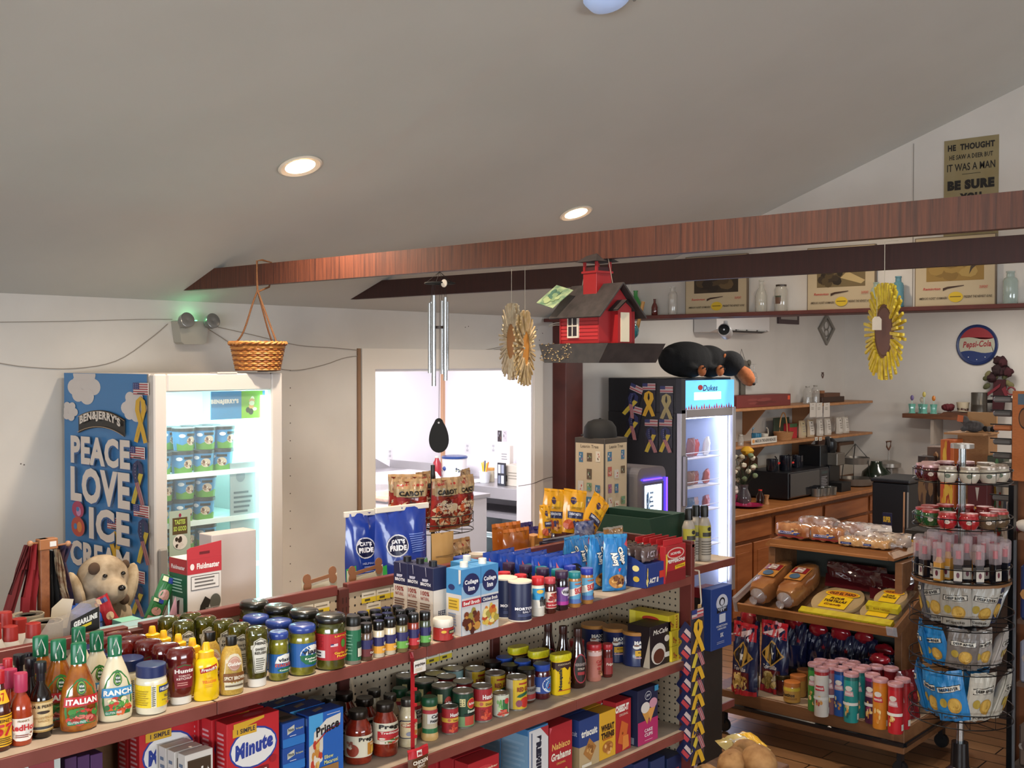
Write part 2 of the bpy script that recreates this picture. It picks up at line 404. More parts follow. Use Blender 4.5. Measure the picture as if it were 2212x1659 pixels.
# ================================================ main store shelving (gondola)
GX,GB,GY1 = -2.30,-2.68,3.62         # shelf front, back panel, end panel
Z1,Z2,Z3,Z4 = 1.23,.914,.647,.36
LF = .0008
LIP = mat('7d4038',.45,kind='noise',h2='73392f',sc=9); TOPM = mat('b5a492',.7,kind='noise',h2='a89785',sc=12)
RAIL = mat('6b2f2a',.4)
t_ = thing('shelving_unit','long brown metal store shelving run with pegboard back full of groceries','shelving unit',(GX,2.0,0))
def gpart(mb,nm): o = mb.build(nm,t_); o.matrix_parent_inverse = Matrix.Translation((-GX,-2.0,0)); return o
ys = [-.55,.13,.82,1.52,2.22,2.915,GY1]
pm = mat('b5a68f',.7,kind='pegyz'); pmx = mat('a8977f',.7,kind='pegxz')
for a,b in zip(ys,ys[1:]):
    m = MB(); m.box(GB-.006,a+.018,.05,GB,b-.018,1.33,pm); gpart(m,'back_panel')
    m = MB(); m.box(GB-.02,a+.02,1.326,GB+.006,b-.02,1.356,RAIL,.002); gpart(m,'top_rail')
    for z in (Z1,Z2,Z3,Z4):
        m = MB(); m.box(GB+.001,a+.003,z-.012,GX-.006,b-.003,z-LF,TOPM); m.box(GX-.008,a+.001,z-.032,GX,b-.001,z-LF,LIP,.001)
        gpart(m,'shelf_board')
    m = MB(); m.box(-3.14,a+.003,1.13,GB-.007,b-.003,1.1542,TOPM); m.box(-3.14,a+.001,1.12,-3.13,b-.001,1.16,LIP); gpart(m,'rear_shelf_board')
for y in ys[:-1]:
    m = MB(); m.box(GB-.014,y-.02,.0,GB+.014,y+.02,1.345,mat('51241f',.4),.002)
    for k in range(4):
        for s_ in (-.007,.007): m.box(GB+.0138,y+s_-.0012,1.30-k*.03,GB+.0145,y+s_+.0012,1.318-k*.03,'1a0d0b')
    gpart(m,'upright_post')
m = MB(); m.box(GB-.02,GY1,.03,GX-.05,GY1+.012,1.335,pmx); gpart(m,'end_panel')
m = MB(); m.box(GX-.055,GY1-.004,0,GX+.0,GY1+.02,1.352,RAIL,.003); gpart(m,'end_post')
m = MB(); m.box(GB-.02,GY1-.002,1.335,GX,GY1+.018,1.362,RAIL,.003); gpart(m,'end_rail')
m = MB(); m.box(-3.05,-.55,0,GX-.02,GY1,.08,mat('3c1f1c',.5)); gpart(m,'kick_base')
# price tickets along the back panel
k = 0
for y,z,c in ((2.05,1.296,2),(2.30,1.30,3),(2.32,1.262,1),(2.64,1.30,2),(1.86,1.29,2),(2.98,1.30,1),(2.5,1.165,3),(2.7,1.16,2),(2.52,1.05,3),(1.5,1.1,2),(2.75,1.075,1)):
    for j in range(c):
        k += 1; yy = y+j*.062
        m = MB(); m.box(GB+.0005,yy,z-.0,GB+.0022,yy+.058,z+.018,mat('d9d3c4',.6)); m.box(GB+.0005,yy,z-.016,GB+.0022,yy+.058,z,mat('d8bf2c',.6))
        m.box(GB+.0022,yy+.012,z-.011,GB+.0026,yy+.034,z-.004,mat('4b4220',.6)); m.box(GB+.0022,yy+.006,z+.006,GB+.0026,yy+.05,z+.010,mat('8d867a',.6))
        gpart(m,'price_ticket')

ORD = ['front','second','third','fourth','fifth','sixth','seventh']
def row(root,n,step=None,desc=None,jit=.004,slope=0,start=1,jr=.08):
    r = root['r']; step = step or 2*r*1.04; g = (desc or root['label'])+' row'
    root['group'] = g; d0 = desc or root['label']; root['label'] = d0+', front of its row' if start == 1 else root['label']
    for i in range(1,n):
        L = root.location
        if L.x > -2.7 and L.z < 1.3 and L.x-step*i-root['r'] < GB+.003: break
        k = dup(root,(L.x-step*i,L.y+slope*i+random.uniform(-jit,jit),L.z),root.rotation_euler.z+random.uniform(-jr,jr))
        k['label'] = '%s, %s behind the front one' % (d0,['','first','second','third','fourth','fifth','sixth'][i]); k['group'] = g
def geo(u,vb,z,w,h):
    p = px(u,vb,z=z); s = mpp(p); el = math.atan((vb-h/2-779)/FPX); r = w*s/2
    return away(p,r),r,(h*s-2*r*sin(el))/cos(el)
def solid(name,label,cat,u,vb,z,w,h,prof,body,cap=None,labs=(),rz=78,ov=(1,1),n=24,sq=0,rowmode=None,extra=None,capname='cap'):
    loc,r,hh = geo(u,vb,z,w,h)
    if ov[0] != 1: r = r/ov[0]
    t = thing(name,label,cat,loc,R(rz)); t['r'] = r*ov[1]
    P = [(a*r,b*hh) for a,b in prof]
    m = MB(); m.lathe(P,body,n,ov[0],ov[1],sq=sq); m.build('body',t)
    if cap:
        for cp,cm in (cap if isinstance(cap,list) else [cap]):
            m = MB(); m.lathe([(a*r,b*hh) for a,b in cp],cm,n,ov[0],ov[1],sq=sq); m.build(capname,t)
    for z0,z1,ang,items in labs:
        rm = max(a for a,b in P); wd = R(ang)*rm
        decal('label',t,items,wd,(z1-z0)*hh,cyl_fn(P,z0*hh,ov[0],ov[1],0,sq),True)
    return t
def carton(name,label,cat,u0,u1,vb,vt,z,d,body,front=(),side=(),top=(),rz=0,hh=None,w=None,c=.001,x=None):
    """u0,vb = near-left bottom corner pixel; front faces the aisle (+X)"""
    p = px(u0,vb,z=z) if x is None else px(u0,vt or vb,x=x)
    if x is not None: p.z = z
    if w is None: w = max(.01,px(u1,(vt or vb) if x is not None else vb,x=p.x).y-p.y)
    if hh is None: hh = px(u0,vt,x=p.x).z-z
    t = thing(name,label,cat,(p.x,p.y,z),R(90+rz)); t['r'] = d/2; t['w'] = w; t['h'] = hh
    m = MB(); m.box(0,0,0,w,d,hh,body,c); m.build('box',t)
    if front: decal('front_print',t,front,w,hh,plane_fn((w/2,0,0),(1,0,0),(0,0,1)))
    if side: decal('side_print',t,side,d,hh,plane_fn((0,d/2,0),(0,-1,0),(0,0,1)))
    if top: decal('top_print',t,top,w,d,plane_fn((w/2,0,hh),(1,0,0),(0,1,0)))
    return t
# profile library (radius fraction, height fraction)
JAR = [(0,0),(.9,0),(.98,.015),(1,.05),(1,.78),(.93,.84),(.86,.88),(.86,.93)]
JARL = [(0,.90),(.9,.90),(.93,.905),(.93,.985),(.88,1.0),(0,1.0)]
def lidp(r,a,b=1.0): return [(0,a),(r*.97,a),(r,a+.01),(r,b-.012),(r*.96,b),(0,b)]
CAN = [(0,.01),(.93,.01),(1,0),(1,.03),(.97,.04),(.97,.96),(1,.97),(1,1),(.94,1),(.93,.985),(0,.985)]
TUB = [(0,0),(.97,0),(1,.01),(1,.99),(.97,1)]
SQZ = [(0,0),(.85,0),(.97,.02),(1,.08),(1,.40),(.93,.55),(.95,.68),(.80,.80),(.45,.86)]
steel = mat('b8b4ac',.3,.9); blk = mat('14130f',.35); white = mat('e6e2d8',.4)
# ================================================ top shelf, left to right
GL = .13
t = solid('sauce_bottle','brown steak sauce bottle with yellow label and red cap at left picture edge','bottle',-2,1625,Z1,50,178,
  [(0,0),(.92,0),(1,.03),(1,.48),(.85,.60),(.5,.74),(.42,.84)],mat('4a1d10',GL,coat=.6),(lidp(.5,.84),mat('b3202a',.35)),[
  (.06,.46,150,[('r',0,0,1,1,'f0b51e'),('r',.02,.93,.98,.96,'3a2412'),('r',.02,.05,.98,.08,'3a2412'),('t',"HEINZ'S",.6,.82,.5,.1,'2a1d12'),('t','57',.6,.52,.62,.38,'c01f20',{'b': .04,'s': .2}),('l',.2,.12,.9,.3,3,'4a3a18')]),
  (.6,.76,130,[('r',0,0,1,1,'e8b322'),('t','57',.55,.5,.4,.6,'b02020')])])
t = solid('sauce_bottle','second red capped steak sauce bottle behind the hot sauce','bottle',18,1590,Z1,40,168,
  [(0,0),(.92,0),(1,.03),(1,.48),(.85,.60),(.5,.74),(.42,.84)],mat('6a1f14',GL,coat=.6),(lidp(.5,.84),mat('b3202a',.35)),[(.06,.46,150,[('r',0,0,1,1,'f0b51e')])])
t = solid('hot_sauce_bottle','cayenne hot sauce bottle with pink wrapped neck and white label','bottle',46,1612,Z1,45,160,
  [(0,0),(.93,0),(1,.03),(1,.5),(.82,.62),(.45,.72),(.42,.86)],mat('a03a1c',GL,coat=.8),(lidp(.62,.74),mat('b5365a',.4)),[
  (.07,.40,160,[('e',.5,.45,.48,.5,'eee6dc'),('r',.04,.35,.96,.97,'eee6dc'),('t',"FRANK'S",.5,.86,.35,.09,'8a6a3a'),('t','RedHot',.5,.58,.82,.26,'c41f26',{'b': .03}),('l',.25,.14,.8,.3,2,'8a3a2a')])])
row(t,3,desc='cayenne hot sauce bottle with pink wrapped neck')
t = solid('worcestershire_bottle','dark sauce bottle with tan label','bottle',89,1596,Z1,46,168,
  [(0,0),(.93,0),(1,.03),(1,.50),(.85,.60),(.42,.70),(.36,.86)],mat('140b08',GL,coat=.6),[(lidp(.54,.86),mat('15161c',.3)),([(.37,.66),(.40,.67),(.40,.86),(.37,.86)],mat('1b1c26',.3))],[
  (.09,.5,175,[('r',0,0,1,1,'e3c992'),('r',0,.95,1,1,'b08d4a'),('r',0,0,1,.05,'b08d4a'),('t','LEA & PERRINS',.5,.83,.8,.1,'241a10',{'b': .03}),('e',.5,.64,.18,.05,'3a2c20'),('t','WORCESTERSHIRE',.5,.46,.72,.07,'a8824a'),('t','SAUCE',.5,.36,.3,.07,'a8824a'),('r',.15,.1,.85,.18,'35383a')])])
row(t,3,desc='dark worcestershire sauce bottle with tan label')
t = solid('wrapped_sauce_bottle','sauce bottle in cream printed paper wrap behind the dark one','bottle',62,1560,Z1,36,150,[(0,0),(1,0),(1,.45),(.6,.62),(.48,.7),(.48,.93)],mat('cbb795',.7,kind='mottle',h2='8f6a52',sc=90),(lidp(.5,.93),mat('1b1c26',.3)))
# salad dressings
def dressing(lb,u,vb,w,h,body,band,word,bands2,seed,n,cat='dressing bottle'):
    G = '1d6b3a'
    t = solid('dressing_bottle',lb,cat,u,vb,Z1,w,h,
      [(0,0),(.82,0),(.93,.015),(.98,.06),(1,.16),(.97,.34),(.86,.48),(.66,.60),(.46,.70),(.37,.75),(.37,.78)],body,
      [([(0,.745),(.41,.745),(.41,.965),(.37,.98),(0,.98)],mat('0f6b45',.3))],[
      (.07,.60,118,[('p',[(.12,.02),(.88,.02),(.98,.3),(.97,.58),(.85,.8),(.66,.96),(.5,1),(.34,.96),(.15,.8),(.03,.58),(.02,.3)],'2e7a33'),
        ('e',.5,.8,.14,.15,'1b5a30'),('e',.5,.8,.115,.125,'7fb13a'),('e',.5,.8,.095,.105,'17502b'),('t','Wish',.5,.83,.14,.05,'eee'),('t','Bone',.5,.76,.14,.05,'eee'),
        ('r',.02,.42,.98,.62,band),('t',word,.5,.52,.8,.12,'f2f0ea',{'b': .05}),
        ('b',.5,.22,.42,.2,bands2,26,seed),('r',.15,.04,.6,.13,'1f7d5c'),('t','GLUTEN FREE',.37,.085,.4,.05,'d7ede2')]),
      ],ov=(1,.62),n=28)
    # wishbone on the cap
    r = t['r']/.62; hh = None
    m = MB(); P = [(-.17,-.62),(-.20,-.3),(-.12,.05),(0,.5),(.12,.05),(.20,-.3),(.17,-.62)]
    body_h = max(v.co.z for v in t.children[1].data.vertices)/.98; z0 = body_h*.87
    m.tube([Vector((a*r,-.62*.42*r-.0006+abs(a)*.25*r,z0+b*.16*body_h)) for a,b in P],[.012*r*4,.01*r*4,.007*r*4,.008*r*4,.007*r*4,.01*r*4,.012*r*4],mat('ecebe6',.5),6); m.build('wishbone_mark',t)
    return t
t = dressing('amber dressing bottle with red ITALIAN band and green cap',171,1586,82,208,mat('a8641c',.1,kind='mottle',h2='7a3a16',sc=35,coat=.8),'c3242b','ITALIAN',('a23028','2f6e34','c9382c','3f8a3c','d9786a'),3,3)
row(t,3,desc='amber Italian dressing bottle with green cap'.replace('Italian','vinaigrette'),slope=-.012,step=.062)
t = dressing('creamy white dressing bottle with blue RANCH band',249,1564,75,200,mat('ded3b4',.25,coat=.5),'3f93c8','RANCH',('d8632e','4f9a3c','e9e2b8','c53a28','2f6e34'),5,2)
row(t,3,desc='creamy white ranch dressing bottle with green cap',slope=-.006,step=.07)
# mayonnaise
t = solid('mayonnaise_jar','mayonnaise jar','jar',327,1546,Z1,66,119,[(0,0),(.85,0),(.96,.02),(1,.10),(1,.66),(.94,.74),(.86,.79)],mat('e3dcc4',.3,coat=.5),(lidp(.97,.76),mat('1d2c5e',.35)),[
  (.16,.62,185,[('r',0,0,1,1,'efd21f'),('r',.40,.0,.5,1,'e6e2d0'),('l',.41,.05,.49,.95,10,'3a4050'),('r',.55,.66,.99,.93,'1b3a78'),('t',"HELLMANN'S",.77,.80,.40,.15,'f2f2ee',{'b': .03}),('t','REAL',.77,.46,.2,.13,'1b2d55',{'b': .03}),('t','mayonnaise',.77,.3,.34,.08,'1b2d55'),('e',.77,.12,.04,.06,'c06a28'),('l',.05,.1,.35,.8,7,'b59a18')])])
row(t,4,desc='mayonnaise jar with dark blue lid',step=.088,slope=-.008)
# ketchup (standing on its cap)
def ketchup():
    t = solid('ketchup_bottle','ketchup bottle standing on its white cap','ketchup bottle',391,1527,Z1,66,136,
      [(.6,.12),(.78,.14),(.88,.22),(.93,.34),(.90,.46),(.93,.6),(1,.75),(.96,.9),(.8,.97),(.5,.985),(0,.975)],mat('5c120d',.12,coat=.9),
      ([(0,0),(.66,0),(.70,.015),(.70,.13),(.6,.145),(0,.145)],white),[
      (.30,.74,92,[('p',[(.1,0),(.9,0),(1,.5),(.98,.8),(.8,.93),(.5,1),(.2,.93),(.02,.8),(0,.5)],'7e1620'),('p',[(.2,.88),(.5,.97),(.8,.88),(.78,.84),(.5,.92),(.22,.84)],'3c6a38'),('t','Hunts',.5,.70,.82,.17,'f3ece6',{'b': .05}),('t','TOMATO',.5,.5,.5,.075,'e8c9c0',{'b': .03}),('t','KETCHUP',.5,.39,.66,.09,'eed9d2',{'b': .03}),('l',.2,.1,.8,.26,2,'c98a80')])],ov=(1,.72))
    return t
t = ketchup(); row(t,5,desc='dark red ketchup bottle standing on its cap',step=.064,slope=-.004)
# one more column of ketchup to the left, further in
L = t.location
for i in range(3):
    k = dup(t,(L.x-.16-.066*i,L.y-.07,L.z),R(90),'dark red ketchup bottle in the shorter left column, %s from its front' % ORD[i])
# mustard
def ribs(a,b,n): return [(a+(b-a)*i/n,c) for i in range(n)]
t = solid('mustard_bottle','yellow mustard bottle','mustard bottle',446,1517,Z1,56,134,
  [(0,0),(.9,0),(1,.03),(1,.25),(.9,.38),(.9,.48),(.97,.58),(.85,.68),(.6,.74)],mat('f2c80f',.25,coat=.4),
  ([(.0,.735),(.62,.735),(.62,.84),(.5,.86),(.33,.865),(.25,.985),(.2,1),(0,1)],mat('f5bd18',.35)),[
  (.20,.66,96,[('p',[(.05,.62),(.95,.74),(.97,.94),(.02,.80)],'b52223'),('t',"French's",.5,.78,.8,.14,'f4ece0',{'b': .04,'s': .25,'rot': .1}),('t','CLASSIC',.5,.42,.4,.06,'d89a10'),('t','YELLOW',.5,.30,.7,.11,'e2751a',{'b': .04}),('l',.3,.08,.75,.2,2,'d89a10')])],ov=(1,.72))
row(t,5,desc='yellow mustard squeeze bottle',step=.062,slope=-.0)
# spicy brown mustard
t = solid('spicy_mustard_bottle','speckled brown mustard','mustard bottle',500,1504,Z1,53,134,
  [(0,0),(.9,0),(1,.03),(1,.35),(.94,.55),(.78,.74),(.5,.84)],mat('c2a24a',.3,kind='mottle',h2='b08a38',sc=260,coat=.4),(lidp(.46,.85),blk),[
  (.10,.72,110,[('p',[(.05,0),(.95,0),(1,.4),(.93,.8),(.72,.97),(.5,1),(.28,.97),(.07,.8),(0,.4)],'ddd2b4'),('e',.5,.72,.3,.2,'b98a78'),('e',.5,.72,.26,.17,'d9c4ae'),('e',.5,.72,.24,.155,'b98a78'),('t','Gulden',.5,.72,.6,.1,'f0ebe0',{'b': .04,'s': .3}),('r',.0,.22,1,.46,'7b4a1c'),('t','SPICY BROWN',.5,.33,.86,.1,'efe4cc',{'b': .03}),('l',.1,.06,.9,.16,1,'6a5a48')])],ov=(1,.78))
row(t,2,desc='speckled brown mustard bottle with black cap',step=.075,slope=-.01)
# relish
t = solid('relish_bottle','green sweet relish bottle standing on its cap','relish bottle',555,1487,Z1,52,138,
  [(.6,.12),(.8,.14),(.88,.2),(.93,.35),(.97,.7),(1,.86),(.95,.95),(.75,.985),(.4,.995),(0,.985)],mat('4a4a12',.12,kind='mottle',h2='2e2a0c',sc=70,coat=.9),([(0,0),(.76,0),(.80,.015),(.80,.13),(.7,.14),(0,.14)],white),[
  (.24,.84,100,[('p',[(.2,0),(.8,0),(.93,.66),(.99,.68),(.99,.78),(.85,.8),(.83,.9),(.5,1),(.17,.9),(.15,.8),(.01,.78),(.01,.68),(.07,.66)],'c9c6b4'),('p',[(.24,.03),(.76,.03),(.89,.69),(.8,.78),(.78,.88),(.5,.965),(.22,.88),(.2,.78),(.11,.69)],'3e3c34'),('p',[(.26,.045),(.74,.045),(.87,.69),(.78,.78),(.76,.87),(.5,.95),(.24,.87),(.22,.78),(.13,.69)],'e2dfd2'),
   ('t','HEINZ',.5,.84,.5,.08,'1c1a14',{'b': .05}),('t','SWEET',.5,.67,.5,.075,'2a2820',{'b': .03}),('t','RELISH',.5,.57,.56,.08,'2a2820',{'b': .03}),('l',.27,.08,.72,.44,6,'6a685c')])],ov=(1,.8))
row(t,5,desc='green relish bottle standing on its white cap',step=.066,slope=-.006)
L = t.location
for i in range(2): dup(t,(L.x-.2-.07*i,L.y-.085,L.z),R(90),'green relish bottle at the back left of the relishes, %s one' % ('nearer','farther')[i])
# pickle jars
PK = mat('5c5a16',.1,kind='mottle',h2='8d8a2c',sc=28,coat=.9); PKD = mat('3a3a10',.1,kind='mottle',h2='6a6a20',sc=30,coat=.9)
def pickle(lb,u,vb,w,h,lid,labs,body=PK):
    return solid('pickle_jar',lb,'pickle jar',u,vb,Z1,w,h,[(0,0),(.85,0),(.96,.02),(1,.07),(1,.74),(.93,.82),(.86,.86)],body,([(0,.86),(.97,.86),(1.0,.875),(1.0,.95),(.94,.985),(.85,1),(.2,1.0),(0,.995)],lid),labs,rz=58)
bl = mat('27418f',.3,coat=.4)
t = pickle('small',602,1472,43,112,bl,[(.17,.56,175,[('r',0,0,1,1,'1f62a8'),('p',[(.36,.52),(1,.52),(1,.9),(.7,1),(.45,.88)],'eeeee6'),('t','vlasic',.72,.70,.5,.2,'17202e',{'b': .03}),('t','STACKERS',.68,.42,.62,.18,'e8e6e0',{'b': .08}),('t','STACKERS',.68,.42,.62,.17,'b5252a',{'b': .05}),('e',.72,.16,.28,.12,'1c6a42'),('t','Kosher Dill',.72,.16,.42,.09,'e6f0e0')])])
t['label'] = 'small pickle sandwich slice jar with blue lid, STACKERS label'
t = pickle('x',653,1461,59,118,bl,[(.18,.66,180,[('r',0,0,1,1,'2560a6'),('e',.72,.5,.3,.42,'eeeee6'),('p',[(.42,.5),(.44,.3),(.55,.12),(.75,.06),(.95,.14),(1,.5)],'1c6a42'),('t','vlasic',.73,.65,.52,.2,'17202e',{'b': .03}),('t','Kosher Dill',.74,.36,.42,.09,'eef4ea',{'b': .03}),('t','Spears',.74,.24,.26,.09,'eef4ea',{'b': .03}),('r',.0,.75,.18,.92,'2c8a48'),('r',.02,.08,.16,.6,'cfd8e0'),('l',.04,.1,.14,.58,9,'4a5a70')])])
row(t,3,desc='pickle spear jar with bright blue lid',step=.088,slope=-.012)
t = pickle('x',714,1449,66,129,mat('16150f',.3,coat=.5),[(.19,.68,165,[('r',0,0,1,1,'b5242c'),('l',.04,.5,.3,.94,7,'8e1c22'),('r',.04,.1,.34,.38,'e6e0da'),('l',.06,.12,.32,.36,2,'3a3a4a'),('t',"Larry's",.72,.9,.34,.1,'e6c02c',{'arc': .2}),('e',.76,.62,.06,.16,'4c8a34'),('p',[(.46,.52),(.62,.54),(.62,.64),(.46,.62)],'d8c0c0'),('p',[(.46,.58),(.53,.59),(.53,.63),(.46,.62)],'2a3670'),('t','Garlic Dill',.74,.28,.4,.09,'eec22c',{'b': .03}),('t','Pickles',.74,.16,.3,.09,'eec22c',{'b': .03})])],PKD)
row(t,4,desc='tall pickle jar with black lid and red label',step=.096,slope=-.012)
# grated cheese shaker and spice jars
t = solid('seasoning_shaker','green labelled seasoning shaker, tallest beside the pickle jar','shaker',763,1436,Z1,33,108,[(0,0),(.94,0),(1,.02),(1,.78),(.94,.8)],mat('8a7f70',.4),([(0,.8),(.98,.8),(1,.82),(1,.96),(.85,1),(0,1)],blk),[(.08,.72,200,[('r',0,0,1,1,'1c6b48'),('r',.5,.1,.9,.62,'17382a'),('r',.53,.12,.87,.4,'d8d4c0'),('t','21',.75,.8,.1,.12,'e8e8dc'),('l',.05,.2,.35,.9,7,'6da488')])])
spc = [(791,1428,27,84,'5c4434','6a2b2e','Cinnamon','brown'),(818,1421,25,82,'d8ccb0','e0a23c','Garlic','cream coloured garlic'),(842,1415,26,82,'d8ccb0','e0a23c','Onion','cream coloured onion'),(868,1410,26,82,'7a7048','6aa848','Oregano','olive green herb'),(893,1403,24,80,'8a3020','c03038','Paprika','red paprika'),(918,1397,24,78,'3f4a34','62a850','Parsley','dark green parsley')]
for i,(u,vb,w,h,c1,c2,wd,dsc) in enumerate(spc):
    t = solid('spice_jar',dsc,'spice jar',u,vb,Z1,w,h,[(0,0),(.92,0),(1,.02),(1,.72),(.9,.76)],mat(c1,.25,kind='mottle',h2=c1,coat=.6),([(0,.75),(.96,.75),(1,.77),(1,.96),(.9,1),(0,1)],mat('0f0e0c',.25,coat=.5)),[
      (.12,.56,190,[('r',0,.45,1,1,'2b2a5e'),('r',0,.0,1,.45,c2),('r',.55,.62,.95,.95,'3c3a78'),('t','20',.85,.85,.1,.12,'c8c8dc'),('t',wd,.72,.24,.4,.13,'f2f0e4',{'b': .03}),('e',.7,.6,.1,.12,c1)])])
    row(t,3,desc='%s spice jar with black lid' % dsc,step=.056,slope=-.001)
# bouillon jar
t = solid('bouillon_jar','squat red beef bouillon jar with white lid','jar',957,1386,Z1,45,56,[(0,0),(.9,0),(1,.04),(1,.6),(.96,.62)],mat('9c2a26',.25,coat=.6),([(0,.62),(.98,.62),(1,.64),(1,.95),(.93,1),(0,1)],mat('ded8cc',.4)),[
  (.06,.60,200,[('r',0,0,1,1,'a82a26'),('r',.5,.52,.95,.82,'20301c'),('t','HERB-OX',.72,.67,.4,.18,'dcd6a8',{'b': .02}),('t','BEEF',.75,.34,.28,.14,'e6c8b8'),('e',.36,.72,.07,.12,'d8b03a')]),(.63,.92,120,[('r',.55,.1,1.1,.75,'3b6a34')])])
# broth cartons
def brothbox(lb,u0,u1,vb,vt,col,frame,front,side,cap,capc,d=.062,x=None):
    t = carton('broth_carton',lb,'broth carton',u0,u1,vb,vt,Z1,d,col,front,side,hh=.198,x=x)
    w = t['w']; m = MB(); m.lathe([(0,0),(.0125,0),(.0125,.016),(0,.016)],mat(capc,.4),16,T=Matrix.Translation((w*.5,d*.5,.198))); m.build('cap',t); return t
sideN = [('r',0,0,1,.66,'cfc6bc'),('t','BEEF',.45,.80,.4,.04,'dde',{'b': .04}),('t','BROTH',.48,.74,.7,.05,'e6e4e8',{'b': .05}),('t','100%',.45,.60,.6,.07,'8a3028',{'b': .03}),('t','NATURAL',.45,.52,.6,.05,'8a3028',{'b': .02}),('l',.1,.3,.85,.46,4,'6a4a40'),('b',.5,.13,.38,.1,('b8aca0','a89c92','d8d0c4'),10,4),('p',[(.48,1),(.52,1),(.56,.86),(.54,.86)],'b8b8c8')]
fr = [('r',0,0,1,.66,'d6cec4'),('t','BEEF',.6,.3,.5,.08,'1c2340'),('e',.55,.15,.3,.1,'7a4030')]
for i,(u,vb) in enumerate(((880,1357),(908,1363),(936,1371))):
    brothbox('dark blue beef broth carton with black cap, %s of three' % ('farthest left','middle','rightmost and nearest')[i],u,u+30,vb,0,'1d2145',0,fr,sideN,1,'15151a')
def collegefront(word,bc,cols,seed):
    return [('r',0,.74,1,1,'4a8fc6'),('r',0,.56,1,.74,'8db4d4'),('r',0,0,1,.56,'cfcfd0'),('e',.5,.76,.44,.165,'242a5a'),('t','College',.5,.79,.7,.085,'f0f0f4',{'b': .04}),('t','Inn',.5,.70,.34,.075,'f0f0f4',{'b': .04}),
     ('r',0,.44,1,.53,bc),('t',word,.5,.485,.84,.055,'f0eee8',{'b': .03}),('b',.5,.2,.5,.2,cols,34,seed)]
sideC = [('r',0,.62,1,1,'4a90c4'),('r',0,0,1,.62,'cdc8c4'),('e',.35,.72,.22,.045,'2a3466'),('r',.15,.38,.85,.56,'d8b23a'),('l',.2,.4,.8,.54,3,'9a7a20'),('l',.15,.14,.8,.34,5,'7a8aa8'),('r',.15,.05,.6,.12,'5a5a8a'),('p',[(.84,1),(1,1),(.98,.80),(.86,.78)],'e2ddd8')]
pc = px(970,1375,z=Z1)
a = carton('broth_carton','light blue broth carton with white cap and red band, front left','broth carton',970+27,1038,1375,0,Z1,.063,'4a8fc6',collegefront('Beef Broth','b8303a',('4a2018','7a3a24','c08a40','5c2a1c','9a8a40'),2),sideC,hh=.198)
W1 = a['w']
for par in (a,):
    m = MB(); m.lathe([(0,0),(.0125,0),(.0125,.016),(0,.016)],mat('e6dfd2',.4),16,T=Matrix.Translation((W1*.5,.03,.198))); m.build('cap',par)
b = carton('broth_carton','light blue broth carton with white cap and navy band, front right','broth carton',1039,1076,1365,0,Z1,.063,'4a8fc6',collegefront('Chicken Broth','262c5c',('d8b850','c87830','e8d890','a89a48','b84a28'),8),sideC,hh=.198,x=a.location.x)
m = MB(); m.lathe([(0,0),(.0125,0),(.0125,.016),(0,.016)],mat('e6dfd2',.4),16,T=Matrix.Translation((b['w']*.5,.03,.198))); m.build('cap',b)
dup(b,(b.location.x-.068,b.location.y+.002,Z1),None,'light blue broth carton directly behind the navy banded front one')
# salt
def salt(lb,u,vb,w,h):
    return solid('salt_canister',lb,'salt canister',u,vb,Z1,w,h,[(0,.02),(.985,.02),(.985,.96),(.98,.965)],mat('1c2347',.4),[([(.0,.96),(1,.96),(1,1),(.95,1),(.95,.985),(0,.985)],mat('ded3c2',.5)),([(.3,0),(.99,0),(1,.02),(1,.03),(.98,.035)],mat('cfc6b8',.5))],[
      (.08,.92,170,[('t','MORTON',.50,.30,.56,.085,'eceaf0',{'b': .05}),('t','SALT',.56,.20,.26,.06,'d8d6e0',{'b': .02}),('l',.3,.06,.95,.14,2,'5a6490')])],rz=66)
salt('tall navy salt canister, front one',1123,1344,53,95); salt('tall navy salt canister standing behind the front one',1092,1337,52,95)
# fluff, jam, grape jelly, peanut butter
t = solid('marshmallow_jar','w','jar',1162,1332,Z1,29,88,[(0,0),(.92,0),(1,.03),(1,.72),(.85,.8)],mat('e0dccf',.35),(lidp(.95,.80),mat('c3262b',.35)),[
  (.22,.72,180,[('r',0,0,1,1,'3a9ad0'),('r',0,0,1,.42,'dedad0'),('t','fluff',.68,.34,.62,.5,'17161a',{'b': .05}),('e',.4,.85,.16,.1,'d8b040'),('e',.8,.6,.16,.2,'e8e4dc')])])
row(t,4,desc='white marshmallow spread jar with red lid',step=.068,slope=-.004)
t = solid('jam_jar','dark red jam jar with red fruit label','jam jar',1188,1326,Z1,27,80,[(0,0),(.92,0),(1,.03),(1,.75),(.85,.84)],mat('3c100e',.12,coat=.8),(lidp(.9,.84),mat('b8404a',.35)),[(.15,.62,160,[('r',0,0,1,1,'d8c8b8'),('r',.04,.04,.96,.38,'a82a30'),('b',.5,.66,.42,.26,('8a1c20','c04a40','a03a30'),12,5),('t','Red Raspberry',.5,.2,.7,.1,'eadcd4')])])
t = solid('jelly_jar','g','jelly jar',1213,1319,Z1,29,88,[(0,0),(.92,0),(1,.03),(1,.72),(.85,.82)],mat('1c0c18',.12,coat=.8),(lidp(.98,.82),mat('35203f',.35)),[(.14,.60,165,[('r',0,0,1,1,'6a3c88'),('r',0,0,1,.2,'a83090'),('e',.6,.74,.34,.24,'d6d0dc'),('t',"Welch's",.6,.74,.6,.22,'1c1a24',{'b': .03}),('t','GRAPE',.7,.42,.25,.1,'d8b8e0')])])
row(t,4,desc='grape jelly jar with dark purple lid',step=.075,slope=-.004)
